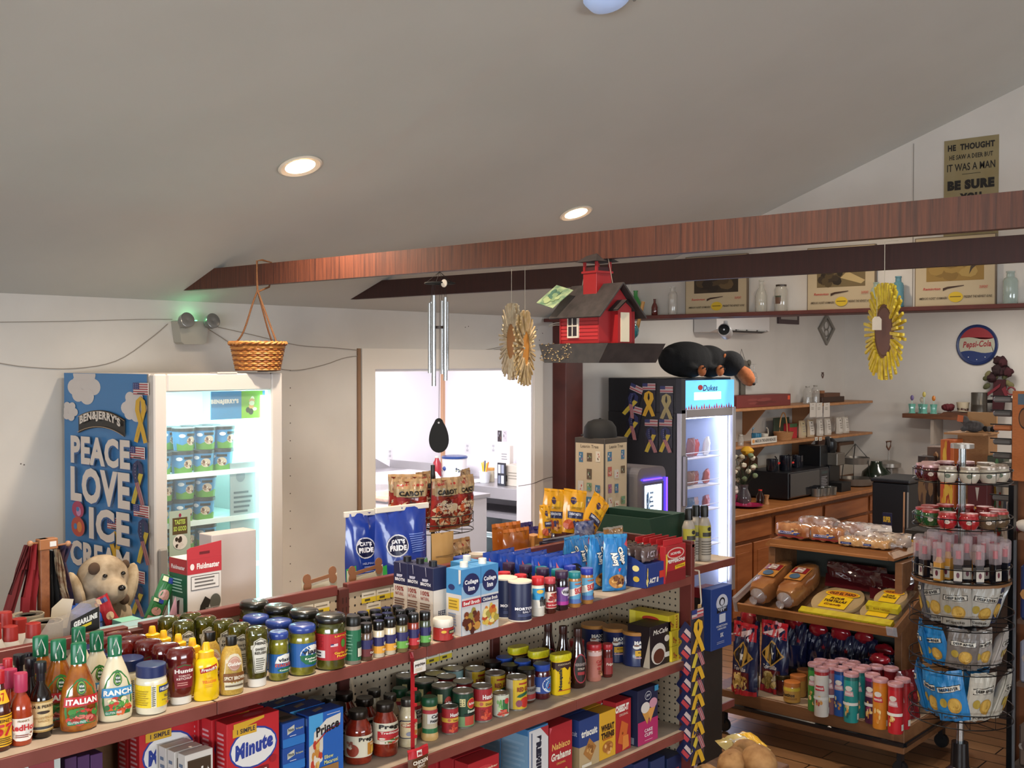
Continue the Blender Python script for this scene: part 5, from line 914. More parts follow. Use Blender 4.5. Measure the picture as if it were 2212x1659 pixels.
# hidden display base that carries the treat bags
t = thing('display_tray','dark display tray under the yellow dog treat bags','display tray',(-2.79,px(1165,1150,x=-2.8).y,ZR)); m = MB(); ln = px(1290,1150,x=-2.8).y-t.location.y
m.box(-.035,0,0,.055,ln,px(1200,1150,x=-2.8).z-ZR-.025,mat('2a2a48',.6),.002); m.build('tray',t)
# ================================================ freezer with ice cream
FX,FY0,FY1,FZ = -4.10,2.42,3.06,1.995
t = thing('ice_cream_freezer','upright glass door ice cream freezer with bright blue printed side','freezer',(FX,FY0,0))
def fpart(mb,nm,par=t): return mb.build(nm,par)
DP = .76; wcol = mat('c9c2bc',.5); grey = mat('8a8580',.5)
m = MB(); m.box(-DP,0,0,-DP+.02,.64,FZ,wcol); m.box(-DP+.02,0,0,-.04,.03,FZ,wcol); m.box(-DP+.02,.61,0,-.04,.64,FZ,wcol); m.box(-DP+.02,.03,0,-.04,.61,.25,wcol); m.box(-DP+.02,.03,FZ-.06,-.04,.61,FZ,wcol); fpart(m,'cabinet')
wi = mat('e4f4f2',.5)
m = MB(); m.box(-.6,.031,.25,-.59,.609,FZ-.06,wi); m.box(-.59,.030,.25,-.045,.034,FZ-.06,wi); m.box(-.59,.606,.25,-.045,.61,FZ-.06,wi); fpart(m,'liner')
m = MB(); m.box(-.04,0,.2,0,.06,FZ,wcol,.006); m.box(-.04,.58,.2,0,.64,FZ,wcol,.006); m.box(-.04,.06,FZ-.075,0,.58,FZ,wcol,.006); m.box(-.04,.06,.2,0,.58,.3,wcol,.006)
dr = fpart(m,'door'); m = MB(); m.box(-.022,.06,.3,-.018,.58,FZ-.075,mat('e6f6f6',.03,a=.07)); fpart(m,'glass',dr)
m = MB(); m.box(0,.008,.75,.02,.05,1.28,grey,.006); fpart(m,'handle',dr)
m = MB(); m.box(-.05,-.002,.0,-.0405,.004,FZ,grey); fpart(m,'edge_strip')
m = MB(); m.box(-.06,.30,FZ,-.0,.40,FZ+.006,wcol); m.tube([(-.02,.52,FZ+.008),(-.02,.62,FZ+.01)],.004,steel,6); fpart(m,'hinge')
led = mat('c8fff8',.5,e=16)
m = MB(); m.box(-.06,.555,.3,-.045,.577,FZ-.1,led); fpart(m,'light_tube'); m = MB(); m.box(-.30,.06,FZ-.075,-.1,.58,FZ-.065,mat('d8ffff',.5,e=12)); fpart(m,'light_tube')
shz = [px(430,v,x=FX-.06).z for v in (1023,1127,1235)]+[.62]
for z in shz: m = MB(); m.box(-.56,.04,z-.006,-.06,.56,z,mat('dff4f0',.4)); m.box(-.06,.04,z-.014,-.052,.56,z+.008,mat('e8ffff',.4)); fpart(m,'wire_shelf')
hd = fpart(MB().box(-.055,.30,FZ-.20,-.05,.58,FZ-.078,mat('3a86b8',.5)),'header_panel')
decal('header_print',t,[('t',"BEN&JERRY'S",.25,.62,.5,.2,'e8e4d8',{'b': .08}),('r',.55,0,.95,1,'7ab82c'),('b',.75,.5,.16,.35,('d8e0c0','2c3a20','c89a60'),8,3)],.28,.122,plane_fn((-.05,.44,FZ-.20),(0,1,0),(0,0,1)))
m = MB(); m.box(-.062,.40,1.06,-.058,.53,1.60,mat('9ab0b4',.5)); o = fpart(m,'notice_sheet')
decal('notice_print',t,[('l',.1,.1,.9,.4,8,'5a7078'),('l',.1,.55,.9,.8,6,'5a7078'),('e',.4,.92,.2,.05,'7a9098')],.12,.5,plane_fn((-.058,.465,1.08),(0,1,0),(0,0,1)))
decal('door_sticker',t,[('r',0,0,1,1,'a8b8a8'),('r',.15,.5,.85,.85,'5a4a30'),('t','TASTES',.5,.76,.5,.1,'b8d060',{'b': .04}),('t','SO GOOD',.5,.62,.6,.1,'b8d060',{'b': .04}),('e',.5,.34,.34,.16,'e0dcd4'),('b',.5,.34,.3,.14,('3a3028','d8d0c8'),10,3),('e',.5,.9,.06,.04,'9a2a4a')],.10,.20,plane_fn((-.017,.125,px(405,1205,x=FX).z),(0,1,0),(0,0,1)))
# printed side
ZS0 = .3; x0,x1 = FX-DP,FX-.045; w = x1-x0; h = FZ-ZS0
def sd(u,v): p = px(u,v,y=FY0); return ((p.x-x0)/w,(p.z-ZS0)/h)
def tx(s,uL,uR,vT,vB,o=None):
    a = sd(uL,vT); b = sd(uL,vB); c = sd(uR,vT+(uR-uL)*.085); it = []
    for dx,col,bo in ((.008,'2a5a90',.045),(0,'d9cdc2',.045)): it.append(('t',s,(a[0]+c[0])/2+dx,(a[1]+b[1])/2-dx*.5,c[0]-a[0],a[1]-b[1],col,{'b': bo}))
    return it
IT = [('r',0,0,1,1,'3f7cb2')]
for cu,cv,s_ in ((182,832,34),(152,888,17),(292,878,27)):
    for dx,dy,r in ((0,0,.8),(-.6,.1,.45),(.6,.1,.45),(-.3,-.6,.4),(.35,-.55,.4),(.2,.6,.45),(-.35,.5,.4)):
        a = sd(cu+dx*s_,cv+dy*s_*1.2); b = sd(cu+dx*s_+r*s_,cv); e_ = sd(cu,cv-r*s_*1.15)[1]-sd(cu,cv)[1]; IT.append(('e',a[0],a[1],b[0]-sd(cu+dx*s_,cv)[0],e_,'d3cac4'))
arc0 = lambda r0,r1,c1: [sd(224+r1*cos(R(a)),978-r1*sin(R(a))*.95+(r1*cos(R(a)))*.085) for a in range(128,48,-8)]+[sd(224+r0*cos(R(a)),978-r0*sin(R(a))*.95+(r0*cos(R(a)))*.085) for a in range(48,129,8)]
def strip(d0,d1,col):
    for k in range(12):
        def Q(i,d): uu = 173+102*i/12; return sd(uu,886+16*((uu-224)/51)**2+(uu-224)*.085+d)
        IT.append(('p',[Q(k,d0),Q(k,d1),Q(k+1,d1),Q(k+1,d0)],col))
strip(0,38,'171210'); strip(2,3.2,'b89a78'); strip(35,36.2,'b89a78')
a = sd(180,905); c = sd(268,905); IT.append(('t',"BEN&JERRY'S",(a[0]+c[0])/2,sd(224,913)[1],c[0]-a[0],sd(224,890)[1]-sd(224,913)[1],'d9cfc4',{'b': .05,'arc': .62}))
IT += tx('PEACE',161,289,939,999)+tx('LOVE',161,289,1005,1080)+tx('ICE',201,289,1093,1162)+tx('CREAM',161,289,1163,1216)
a = sd(178,1120); IT += [('e',a[0],a[1]+.025,.075,.022,'a83a5c'),('e',a[0],a[1]-.02,.085,.026,'b84a3c'),('e',a[0]+.01,a[1]+.02,.03,.012,'c08ab0'),('e',a[0]+.02,a[1]-.02,.03,.014,'d8863c'),('e',a[0]-.03,a[1]-.02,.02,.008,'3f7cb2'),('e',a[0]-.0,a[1]+.026,.018,.006,'3f7cb2')]
decal('side_graphic',t,IT,w,h,plane_fn(((x0+x1)/2-FX,0,ZS0),(1,0,0),(0,0,1)),rough=.4)
# pints
proto = thing('ice_cream_pint','blue and green ice cream pint in the freezer','ice cream pint',(0,0,0),0,'ice cream pints in the freezer')
m = MB(); m.lathe([(0,0),(.040,0),(.047,.082)],mat('3f8fc4',.4),18); m.build('cup',proto)
m = MB(); m.lathe([(0,.082),(.050,.082),(.050,.096),(.047,.098),(0,.098)],mat('20242c',.4),18); m.build('lid',proto)
decal('label',proto,[('p',[(0,0),(1,0),(1,.3),(.8,.42),(.6,.3),(.4,.45),(.2,.3),(0,.4)],'5a9a30'),('e',.5,.52,.16,.24,'c8b8a0'),('b',.5,.5,.14,.22,('6a4028','e8e0d0','9a7050'),10,2),('e',.2,.8,.1,.1,'e8eef0'),('r',.34,.78,.66,.92,'1a1818')],.14,.08,cyl_fn([(.040,0),(.047,.082)],0),True)
first = True; n_ = 0
for si,z in enumerate(shz[:3]):
    for j,yy in enumerate((.095,.20,.305,.40)):
        if si and j == 3: continue
        for lv in range(2):
            for dpt in (0,1):
                if dpt and lv == 0: continue
                if si == 0 and lv == 1 and j == 0 and dpt == 0: continue
                pos = (FX-.12-.11*dpt,FY0+yy+(.008 if lv else 0),z+.0005+.0985*lv); lbl = 'ice cream pint on the %s freezer shelf, %s column, %s' % (('top','middle','lower')[si],ORD[j].replace('front','first'),'top of the %s stack' % ('rear' if dpt else 'front') if lv else 'bottom')
                o = proto if first else dup(proto,pos); 
                if first: proto.location = pos; proto.rotation_euler.z = R(80); first = False
                else: o.rotation_euler.z = R(80+random.uniform(-25,25))
                o['label'] = lbl
# base pints for rear stacks
for si,z in enumerate(shz[:3]):
    for j,yy in enumerate((.095,.20,.305,.40)):
        if si and j == 3: continue
        o = dup(proto,(FX-.23,FY0+yy+.008,z+.0005)); o['label'] = 'ice cream pint on the %s freezer shelf, %s column, bottom of the rear stack' % (('top','middle','lower')[si],ORD[j].replace('front','first'))
# ---- flags and ribbons (magnets)
def flagitems(): 
    I = [('r',0,0,1,1,'d6ccc8')]
    for i in range(5): I.append(('r',0,.02+i*.2,1,.11+i*.2,'a8323a'))
    I.append(('r',0,.46,.42,1,'2c3470')); I.append(('r',.3,.06,.8,.16,'2a1a20'))
    for i in range(3):
        for j in range(3): I.append(('e',.08+i*.13,.56+j*.16,.018,.03,'c8c8d8'))
    return I
RIBC = [(-.42,-1),(-.2,-.5),(.06,0),(.26,.42),(.2,.8),(0,.95),(-.2,.8),(-.26,.42),(-.06,0),(.2,-.5),(.42,-1)]
def ribbon_items(kind,a=0,b=0):
    I = []; n = len(RIBC)
    def off(i,s,wd):
        p0 = RIBC[max(0,i-1)]; p1 = RIBC[min(n-1,i+1)]; dx,dy = p1[0]-p0[0],(p1[1]-p0[1]); l = hypot(dx,dy*1.0); q = RIBC[i]; return (.5+(q[0]-dy/l*s*wd)*.9,.5+(q[1]+dx/l*s*wd*.45)*.48)
    base = {'y': 'd2a42c','b': '242a56','w': 'a89a6a'}[kind]
    for i in range(n-1):
        c = base
        if kind == 'b': c = ('c9b23c' if i < 3 else ('b0888a' if i > 7 else '272c58'))
        I.append(('p',[off(i,1,.17),off(i,-1,.17),off(i+1,-1,.17),off(i+1,1,.17)],c))
    if kind == 'b':
        for i in range(5): I.append(('e',.34+.012*i,.88-.07*i,.02,.008,'c8c8d8'))
        for s_ in (-.4,.4): I.append(('p',[off(8,s_+.1,.2),off(8,s_-.1,.2),off(10,s_-.1,.2),off(10,s_+.1,.2)],'a03040'))
        I.insert(0,('p',[off(0,1.2,.19),off(0,-1.2,.19),off(3,-1.2,.19),off(3,1.2,.19)],'1c2048'))
    I.append(('t','Support Our Troops',.36,.24,.42,.02,'3a2c14',{'rot': 1.1,'b': .02}))
    return I
def magnet(nm,label,u0,u1,v0,v1,pl,items,cat='magnet',rot=0,card=None,group=None):
    """flat card on a plane pl=('y', val) or ('x', val)"""
    kw = {pl[0]: pl[1]}; a = px((u0+u1)/2,v1,**kw); w = (px(u1,(v0+v1)/2,**kw)-px(u0,(v0+v1)/2,**kw)).length; h = px((u0+u1)/2,v0,**kw).z-a.z
    a[0 if pl[0] == 'x' else 1] += .0006 if pl[0] == 'x' else -.0006
    t = thing(nm,label,cat,a,group=group,rot=(0,R(rot) if pl[0] == 'y' else 0,R(90) if pl[0] == 'x' else 0))
    if card: m = MB(); m.box(-w/2,-.0015,0,w/2,0,h,card); m.build('card',t)
    decal('print' if card else 'sheet',t,items,w,h,plane_fn((0,-.0016 if card else -.0003,0),(1,0,0),(0,0,1))); return t
side1 = ('y',FY0-.012)
for i,(u,v) in enumerate(((305,840),(297,978),(306,1104),(249,1131),(297,1245))): magnet('flag_magnet','small american flag magnet on freezer side, %s' % ('topmost','level with PEACE','beside ICE','between ICE and CREAM letters','lowest')[i],u-16,u+16,v-13,v+13,side1,flagitems(),card=mat('d6ccc8',.5))
for i,(u,v0,v1,kd) in enumerate(((305,855,958,'y'),(299,993,1092,'b'),(311,1119,1220,'b'),(250,1146,1246,'y'),(299,1260,1330,'b'))): magnet('ribbon_magnet','%s ribbon magnet on freezer side, %s' % ({'y': 'yellow','b': 'navy and yellow'}[kd],('upper, under the top flag','over the LOVE letters','beside the ICE letters','over the CREAM letters','lowest')[i]),u-15,u+15,v0,v1,side1,ribbon_items(kd))
# ================================================ emergency light and wires
p = px(402,718,x=XW); t = thing('emergency_light','grey twin head emergency light on the wall','emergency light',(XW,p.y,p.z),R(90)); s = mpp(p)
m = MB(); m.prism([(-.085,.05),(-.08,.055),(.08,.055),(.085,.05),(.07,-.05),(.055,-.06),(-.055,-.06),(-.07,-.05)],-.07,-.001,mat('a8a498',.5)); m.build('housing',t)
for sx_ in (-.075,.085):
    m = MB(); m.lathe([(0,-.0),(.026,0),(.036,.02),(.038,.05),(.034,.052),(0,.046)],mat('8f8f8c',.2,.6),20,T=Matrix.Translation((sx_*.9,-.075,.045)) @ Matrix.Rotation(R(75),4,'X')); m.build('lamp_head',t)
m = MB(); m.box(.01,-.06,.056,.025,-.05,.06,mat('60ff90',.5,e=4)); m.build('indicator',t)
lamp('indicator_glow','POINT',(XW+.06,p.y+.01,p.z+.075),.12,(.3,1,.5),.01)
def wire(label,pts,r=.002,col='948a7e',x=XW+.006):
    P = [px(u,v,x=x) for u,v in pts]; Q = []
    for i in range(len(P)-1):
        for k in range(4):
            f_ = k/4; p0 = P[max(0,i-1)]; p1 = P[i]; p2 = P[i+1]; p3 = P[min(len(P)-1,i+2)]
            Q.append(.5*((2*p1)+(-p0+p2)*f_+(2*p0-5*p1+4*p2-p3)*f_*f_+(-p0+3*p1-3*p2+p3)*f_**3))
    Q.append(P[-1]); m = MB(); m.tube(Q,r,mat(col,.6),6); return tag(m.build('wire'),label,'wire')
wire('thin wire running left from the emergency light',[(-10,696),(150,694),(300,690),(372,690)])
wire('thin wire sagging down left below the emergency light',[(-10,783),(60,793),(160,796),(250,780),(320,735),(362,700)])
wire('upper thin wire drooping right from the emergency light',[(442,700),(540,722),(640,745),(730,752),(870,765),(1000,763),(1090,748)])
wire('lower thin wire drooping right from the emergency light',[(442,705),(480,730),(560,780),(630,800),(700,788),(760,770),(860,768),(980,768),(1090,752)])
wire('thin dark wire across the right door casing',[(1120,1050),(1150,1045),(1175,1035),(1195,1030)],x=XW+.02,col='4a4440')
for i,(u,v,w_,h_) in enumerate(((50,1003,12,7),(1176,735,3,40))): pass
t = MB()
for u,v in [(627,800+k*38) for k in range(13)]+[(1172,720),(1160,712),(1165,735),(180,1080),(45,1002),(52,1004),(1012,705),(1005,707)]:
    q = px(u,v,x=XW); t.box(0,q.y-.003,q.z-.003,.0008,q.y+.003,q.z+.003,mat('5a5048',.8))
o = t.build('trim_5',None,(XW,0,0)); o['kind'] = 'structure'
# ================================================ hanging things on beams
B1,B2 = 3.0,4.045
q = px(557,770,y=B1-.045); t = thing('wicker_basket','honey coloured wicker basket hanging by rope from the nearer beam','basket',(q.x,q.y,2.006)); rb = .118; hb = .115
wk = mat('c88a48',.5,kind='wicker',h2='8a4f22',sc=14,bump=.3); m = MB()
for k in range(13):
    zz = hb*k/13+.004; rr = rb*(.80+.20*k/13); m.tube([((rr+.0025*sin(18*a+pi*k))*cos(a),(rr+.0025*sin(18*a+pi*k))*sin(a),zz) for a in [2*pi*i/72 for i in range(72)]],.0046,wk,5,closed=True)
m.lathe([(0,.002),(rb*.8,.002),(rb*.8,.006),(0,.006)],wk,24); m.build('woven_body',t)
m = MB()
for ph in (0,pi): m.tube([((rb+.004+.004*cos(14*a+ph))*cos(a),(rb+.004+.004*cos(14*a+ph))*sin(a),hb+.006+.005*sin(14*a+ph)) for a in [2*pi*i/84 for i in range(84)]],.006,wk,6,closed=True)
m.build('braided_rim',t)
rope = mat('8a5c34',.8,kind='wicker',h2='4a2a18',sc=60); m = MB(); top = Vector((0.0,0.0,px(556,628,y=B1-.045).z-2.006)); zt_ = 2.49-2.006
def sag(a,b,s_,n=10): a = Vector(a); b = Vector(b); return [a.lerp(b,i/n)+Vector((0,0,-s_*sin(pi*i/n)**1.5*(1-i/n))) for i in range(n+1)]
m.tube(sag((-rb*.75,.05*0-.06,hb),top,.06),.0042,rope,6); m.tube(sag((-rb*.2,.1,hb),top,.02),.0042,rope,6); m.tube(sag((rb*.98,.02,hb),top,.0),.0042,rope,6)
m.tube([top,top+Vector((-.004,0,.04)),(-.003,.0,zt_+.003),(.004,.022,zt_+.008),(.006,.045+.025,zt_),(.004,.07,zt_-.08),(.003,.06,zt_-.11),top+Vector((.0,.0,-.005))],.0045,rope,6); m.build('rope_handle',t)
# wind chime
q = px(948,640,y=B1); t = thing('wind_chime','silver tube wind chime with black oval sail hanging from the nearer beam','wind chime',(q.x,q.y,2.389)); L = t.location
def rel(u,v,dy=0): p = px(u,v,y=L.y+dy); return p-L
thr = mat('1c1614',.6); sl = mat('b9bcbe',.22,.95)
for i,(u,v0,v1,dy,r) in enumerate(((928,655,806,.02,.0065),(937,638,834,-.03,.0085),(955,650,808,.03,.0065),(962,642,822,-.01,.0075),(966,652,800,.025,.0065),(932,652,806,.035,.0065))):
    a = rel(u,v0,dy); b = rel(u,v1,dy); m = MB(); m.tube([a,b],r,sl,12); o = m.build('tube',t)
m = MB(); q2 = rel(950,612)
m.lathe([(.022,-.003),(.058,-.003),(.06,0),(.058,.003),(.022,.003),(.022,-.003)],mat('070605',.9),24,T=Matrix.Translation(q2)); m.build('suspension_ring',t)
m = MB(); m.lathe([(0,-.005),(.021,-.005),(.021,.005),(0,.005)],mat('2a201c',.5),20,T=Matrix.Translation(rel(950,707))); m.build('striker',t)
m = MB()
for a_ in range(6): ang = a_*pi/3; e_ = q2+Vector((.055*cos(ang),.055*sin(ang),0)); m.tube([(q2.x,0,0),e_],.0008,thr,4)
for u,v0,dy in ((928,655,.02),(937,638,-.03),(955,650,.03),(962,642,-.01),(966,652,.025),(932,652,.035)): m.tube([rel(u,v0+14,dy),rel(u+(950-u)*.3,612,dy*.9)],.0008,thr,4)
m.tube([q2,rel(948,905)],.0008,thr,4); m.build('strings',t); m = MB(); m.lathe([(0,0),(.015,0),(.015,.003),(0,.003)],mat('b8b0a6',.6),18,T=Matrix.Translation(rel(960,612,-.03))@Matrix.Rotation(R(90),4,'X')); m.build('white_disc',t)
m = MB(); c_ = rel(948,942); sc_ = mpp(px(948,942,y=L.y)); N = 28; P = []
for i in range(N): a = 2*pi*i/N; P.append((21*sc_*cos(a)*(1-.25*sin(a)),36*sc_*sin(a)+(3*sc_ if sin(a) > .9 else 0)))
m.prism(P,-.003,.003,mat('0a0b0c',.85),T=Matrix.Translation(c_)@Matrix.Rotation(R(35),4,'Z')); m.build('sail',t)
m = MB(); m.lathe([(0,0),(.004,0)],mat('d8d8dc',.5),10,T=Matrix.Translation(rel(948,913)+Vector((.0019,-.0027,0)))@Matrix.Rotation(R(35),4,'Z')@Matrix.Rotation(R(90),4,'X')); m.build('sail_hole',t)
# clothespin wreaths
def wreath(label,u,v,beam,rad,inn,col,back,rz,two=False,tagc=False,uh=None,vh=None):
    q = px(u,v,y=beam-.05); t = thing('clothespin_wreath',label,'wreath',q,R(rz)); N = 46; pm_ = mat(col,.45,kind='noise',h2=back,sc=40); rr = random.Random(3)
    m = MB()
    for i in range(N):
        a = 2*pi*i/N+rr.uniform(-.03,.03); T = Matrix.Rotation(a,4,'Y') @ Matrix.Translation((0,rr.uniform(-.006,.006),rad*.66)) @ Matrix.Rotation(rr.uniform(-.09,.09),4,'X')
        for s_ in (-1,1): m.box(-.0055,s_*.006-.004,-rad*inn,.0055,s_*.006+.004,rad*.34,pm_,.001,T @ Matrix.Rotation(s_*-.06,4,'X'))
    m.build('clothespins',t)
    m = MB(); m.tube([(rad*.5*cos(a),0,rad*.5*sin(a)) for a in [2*pi*i/32 for i in range(32)]],.004,mat('5a3c28',.6),6,closed=True); m.build('wire_ring',t)
    s_z = 2.489-q.z; m = MB(); m.tube([(0,0,rad*.62),(0,0,s_z),(0,.05 if rz < 90 else .05,s_z+.004)],.0015,mat('b8b0a0',.7),5); m.build('hanging_string',t)
    return t
MAG = 1
t = wreath('natural wood clothespin wreath, flat left one hanging from the farther beam',1105,738,B2,.185,.2,'c2b69c','a8987c',-34)
t2 = wreath('natural wood clothespin wreath, right one behind with amber centre',1134,752,B2-.02,.18,.2,'c8b088','b0945e',-62)
for tt,c_,r_ in ((t,'a06a28',.085),(t2,'c88420',.10)):
    m = MB(); m.lathe([(0,-.002),(r_,-.002),(r_,.002),(0,.002)],mat(c_,.5),28,T=Matrix.Rotation(R(90),4,'X')); m.build('centre_disc',tt)
t = wreath('glossy yellow clothespin wreath with white tag hanging from the farther beam',1910,716,B2,.180,.1,'dcc23c','b89a24',-2)
m = MB(); m.lathe([(0,-.002),(.09,-.002),(.09,.002),(0,.002)],mat('6a4438',.6),28,T=Matrix.Rotation(R(90),4,'X')@Matrix.Scale(1.12,4)); m.build('centre_disc',t)
t.rotation_euler.z = R(-48)
q = px(1904,700,y=B2-.06)
t = thing('price_tag','blank white price tag hanging in front of the yellow wreath','tag',(q.x,q.y-.04,q.z),R(20)); s = .00165
m = MB(); m.prism([(-10*s,-14*s),(10*s,-14*s),(10*s,10*s),(5*s,16*s),(-5*s,16*s),(-10*s,10*s)],0,.001,mat('cbbfae',.6)); m.build('card',t); m = MB(); m.tube([(0,0,14*s),(0,.0,60*s)],.001,mat('b8b0a0',.7),5); m.build('string',t)
# birdhouse feeder
q = px(1290,742,y=B1); t = thing('birdhouse_feeder','red schoolhouse bird feeder with black roof and cupola','bird feeder',(q.x,q.y,q.z),R(-11)); red = mat('8c171a',.45); rf = mat('2c2624',.7,kind='noise',h2='3a3230',sc=30,bump=.2)
a,b,hw = .100,.078,.105   # half length, half width, wall height
m = MB(); m.prism([(-b,0),(b,0),(b,hw),(0,hw+.085),(-b,hw)],-a,a,red,'y',T=Matrix.Rotation(R(90),4,'Z')); m.build('walls',t)
m = MB()
for k in range(7): zz = .012+k*.0125; m.box(-a+.004,-b-.002,zz,a-.004,-b+.001,zz+.0095,mat('a8262a',.45)); 
for x_ in (-a,a-.006): m.box(x_,-b-.004,0,x_+.006,-b,hw,mat('8a1a20',.45))
m.build('clapboard',t)
sl_ = atan2(.085,b); m = MB()
for s_ in (-1,1):
    T = Matrix.Translation((0,0,hw+.09)) @ Matrix.Rotation(s_*sl_,4,'X') if s_ < 0 else Matrix.Translation((0,0,hw+.09)) @ Matrix.Rotation(sl_,4,'X') @ Matrix.Scale(1,4)
    if s_ > 0: m.box(-a-.03,-.155,-.003,a+.03,0,.003,rf,.001,Matrix.Translation((0,0,hw+.093)) @ Matrix.Rotation(sl_,4,'X'))
    else: m.box(-a-.03,0,-.003,a+.03,.155,.003,rf,.001,Matrix.Translation((0,0,hw+.093)) @ Matrix.Rotation(-sl_,4,'X'))
m.build('roof',t)
m = MB(); m.box(-.034,-.034,hw+.045,.034,.034,hw+.135,red,.001); m.box(-.030,-.030,hw+.135,.030,.030,hw+.15,mat('3a1214',.6)); 
for sx_ in (-1,1):
    for sy_ in (-1,1): m.box(sx_*.03-.004,sy_*.03-.004,hw+.135,sx_*.03+.004,sy_*.03+.004,hw+.17,red)
m.box(-.038,-.038,hw+.13,.038,.038,hw+.137,red); m.build('cupola',t)
m = MB(); r_ = .052; m.add([(-r_,-r_,hw+.168),(r_,-r_,hw+.168),(r_,r_,hw+.168),(-r_,r_,hw+.168),(0,0,hw+.21)],[(0,1,4),(1,2,4),(2,3,4),(3,0,4),(3,2,1,0)],rf); m.build('cupola_roof',t)
m = MB(); m.box(-.055,-b-.008,.018,.0,-b-.002,.098,mat('cfc6b6',.5)); m.box(-.049,-b-.0085,.024,-.006,-b-.007,.092,mat('2a2026',.3)); m.box(-.0295,-b-.0095,.024,-.0255,-b-.008,.092,mat('cfc6b6',.5)); m.box(-.049,-b-.0095,.056,-.006,-b-.008,.060,mat('cfc6b6',.5)); m.build('window',t)
m = MB(); m.prism([(-.03,0),(.03,0),(.03,.115),(0,.135),(-.03,.115)],a,a+.035,red,'x'); m.build('porch',t)
m = MB(); m.add([(a-.0,-.042,.108),(a+.046,-.042,.108),(a+.046,0,.142),(a,0,.142),(a+.046,.042,.108),(a,.042,.108)],[(0,1,2,3),(3,2,4,5)],rf); m.add([(a-.0,-.042,.104),(a+.046,-.042,.104),(a+.046,0,.138),(a,0,.138),(a+.046,.042,.104),(a,.042,.104)],[(3,2,1,0),(5,4,2,3)],rf); m.build('porch_roof',t)
m = MB(); m.box(a+.035,-.019,.004,a+.037,.019,.1,mat('cfc2a8',.5)); m.build('door',t)
m = MB(); m.prism([(-a-.025,-.065),(a+.05,-.065),(a+.095,-.002),(-a-.055,-.002)],-b-.05,b+.05,mat('2e2b2c',.5,kind='noise',h2='3a3534',sc=30)); m.build('tray_base',t)
m = MB(); sd_ = random.Random(5)
for i in range(160): m.ell((sd_.uniform(-a-.045,.02),-b-.048+sd_.uniform(-.004,.004),-.03+sd_.uniform(-.03,.03)),(.004,.003,.0025),mat(('8a7452','5c4a34','a08c66')[i % 3],.8),5,3)
m.build('seed_spill',t)['kind'] = 'stuff'
m = MB(); top_ = 2.389-q.z
for s_ in (-1,1): m.tube([(s_*(a-.02),0,hw+.08),(s_*(a-.045),0,top_)],.0012,mat('8a7c70',.4),5)
m.build('hanging_wires',t)
cz = MB(); cz.box(-.045,-.0005,-.05,.045,.0015,.05,mat('5c7a60',.4,kind='mottle',h2='a8b488',sc=30),.0); cc = cz.build('picture_card',t,(-.11,-.095,hw+.055)); cc.rotation_euler = (R(-50),R(14),0)
decal('card_print',t,[('e',.5,.35,.14,.1,'c8643c'),('e',.42,.45,.1,.12,'2a3a48'),('b',.5,.5,.45,.4,('7a9068','9aa878','4a6a58'),12,3)],.09,.1,plane_fn(Vector((-.11,-.096,hw+.055))+Euler((R(-50),R(14),0)).to_matrix() @ Vector((0,-.001,-.05)),Euler((R(-50),R(14),0)).to_matrix() @ Vector((1,0,0)),Euler((R(-50),R(14),0)).to_matrix() @ Vector((0,0,1))))
# teal glass ornament hanging behind the birdhouse
q = px(1361,715,y=B2); t = thing('glass_ornament','teal glass ball ornament in a wooden frame behind the birdhouse','ornament',q); m = MB(); m.ell((0,0,0),(.04,.04,.042),mat('1c6a74',.1,coat=1),20,14); m.build('ball',t)
m = MB(); m.tube([(-.05,.03,-.11),(0.02,.03,.02),(.05,.03,.13)],.008,mat('a87a3c',.5),6); m.tube([(0,0,.04),(0,0,2.389-q.z)],.0012,mat('b8b0a0',.6),5); m.build('wooden_arm',t)
for i,(u0,v0,u1,v1) in enumerate(((1160,698,1222,690),(1158,703,1222,694),(1160,708,1222,699))):
    pass
wire('white cable bundle running right from the corner post',[(1186,702),(1200,698),(1216,697),(1232,694)],x=XW+.15,col='c8c0b4',r=.004)
wire('second white cable at the corner post',[(1186,706),(1200,702),(1216,702),(1232,699)],x=XW+.155,col='b8b0a4',r=.004)
# ================================================ kitchen seen through the doorway
stl = mat('a9a6a8',.35,.6); stl2 = mat('8f8c90',.45,.3)
t = thing('steel_table','long stainless work table along the kitchen wall','table',(-6.2,7.0,0)); T0 = t.location
m = MB(); m.box(-1.3,0,.87,1.0,.54,.97,stl,.004); m.build('table_top',t)
for x_ in (-1.25,.95): m = MB(); m.box(x_-.02,.02,0,x_+.02,.06,.87,stl2); m.build('leg',t)
m = MB(); m.box(-1.25,.04,.70,.98,.5,.74,stl2); m.build('lower_shelf',t)
t = thing('under_counter_cooler','low white open cooler with glass shelves under the work table','cooler',(-6.5,7.06,0)); m = MB()
m.box(-.3,0,.1,-.27,.45,.69,'c8ccd0'); m.box(.85,0,.1,.88,.45,.69,'8a8a8c'); m.box(-.3,.42,.1,.88,.45,.69,'d0d4d8'); m.box(-.3,0,0,.88,.45,.1,'b8bcc0'); m.build('body',t)
for z in (.34,.52): m = MB(); m.box(-.265,.0,z,.845,.41,z+.008,mat('c8dce0',.1)); m.tube([(-.2,.01,z+.04),(.5,.01,z+.04)],.005,'e8ecee',6); m.build('glass_shelf',t)
t = thing('griddle','flat stainless griddle with raised back guard','griddle',(-7.0,6.15,0)); m = MB(); m.box(-.55,0,.85,0,.68,1.08,stl,.004); m.build('body',t)
m = MB(); m.prism([(0,1.08),(.68,1.08),(.5,1.17),(.3,1.2),(0,1.17)],-.56,-.545,stl,'x'); m.box(-.56,.68,1.08,-.0,.69,1.15,stl); m.build('back_guard',t); m = MB(); m.box(-.5,.05,0,-.05,.63,.85,'9a989c'); m.build('stand',t)
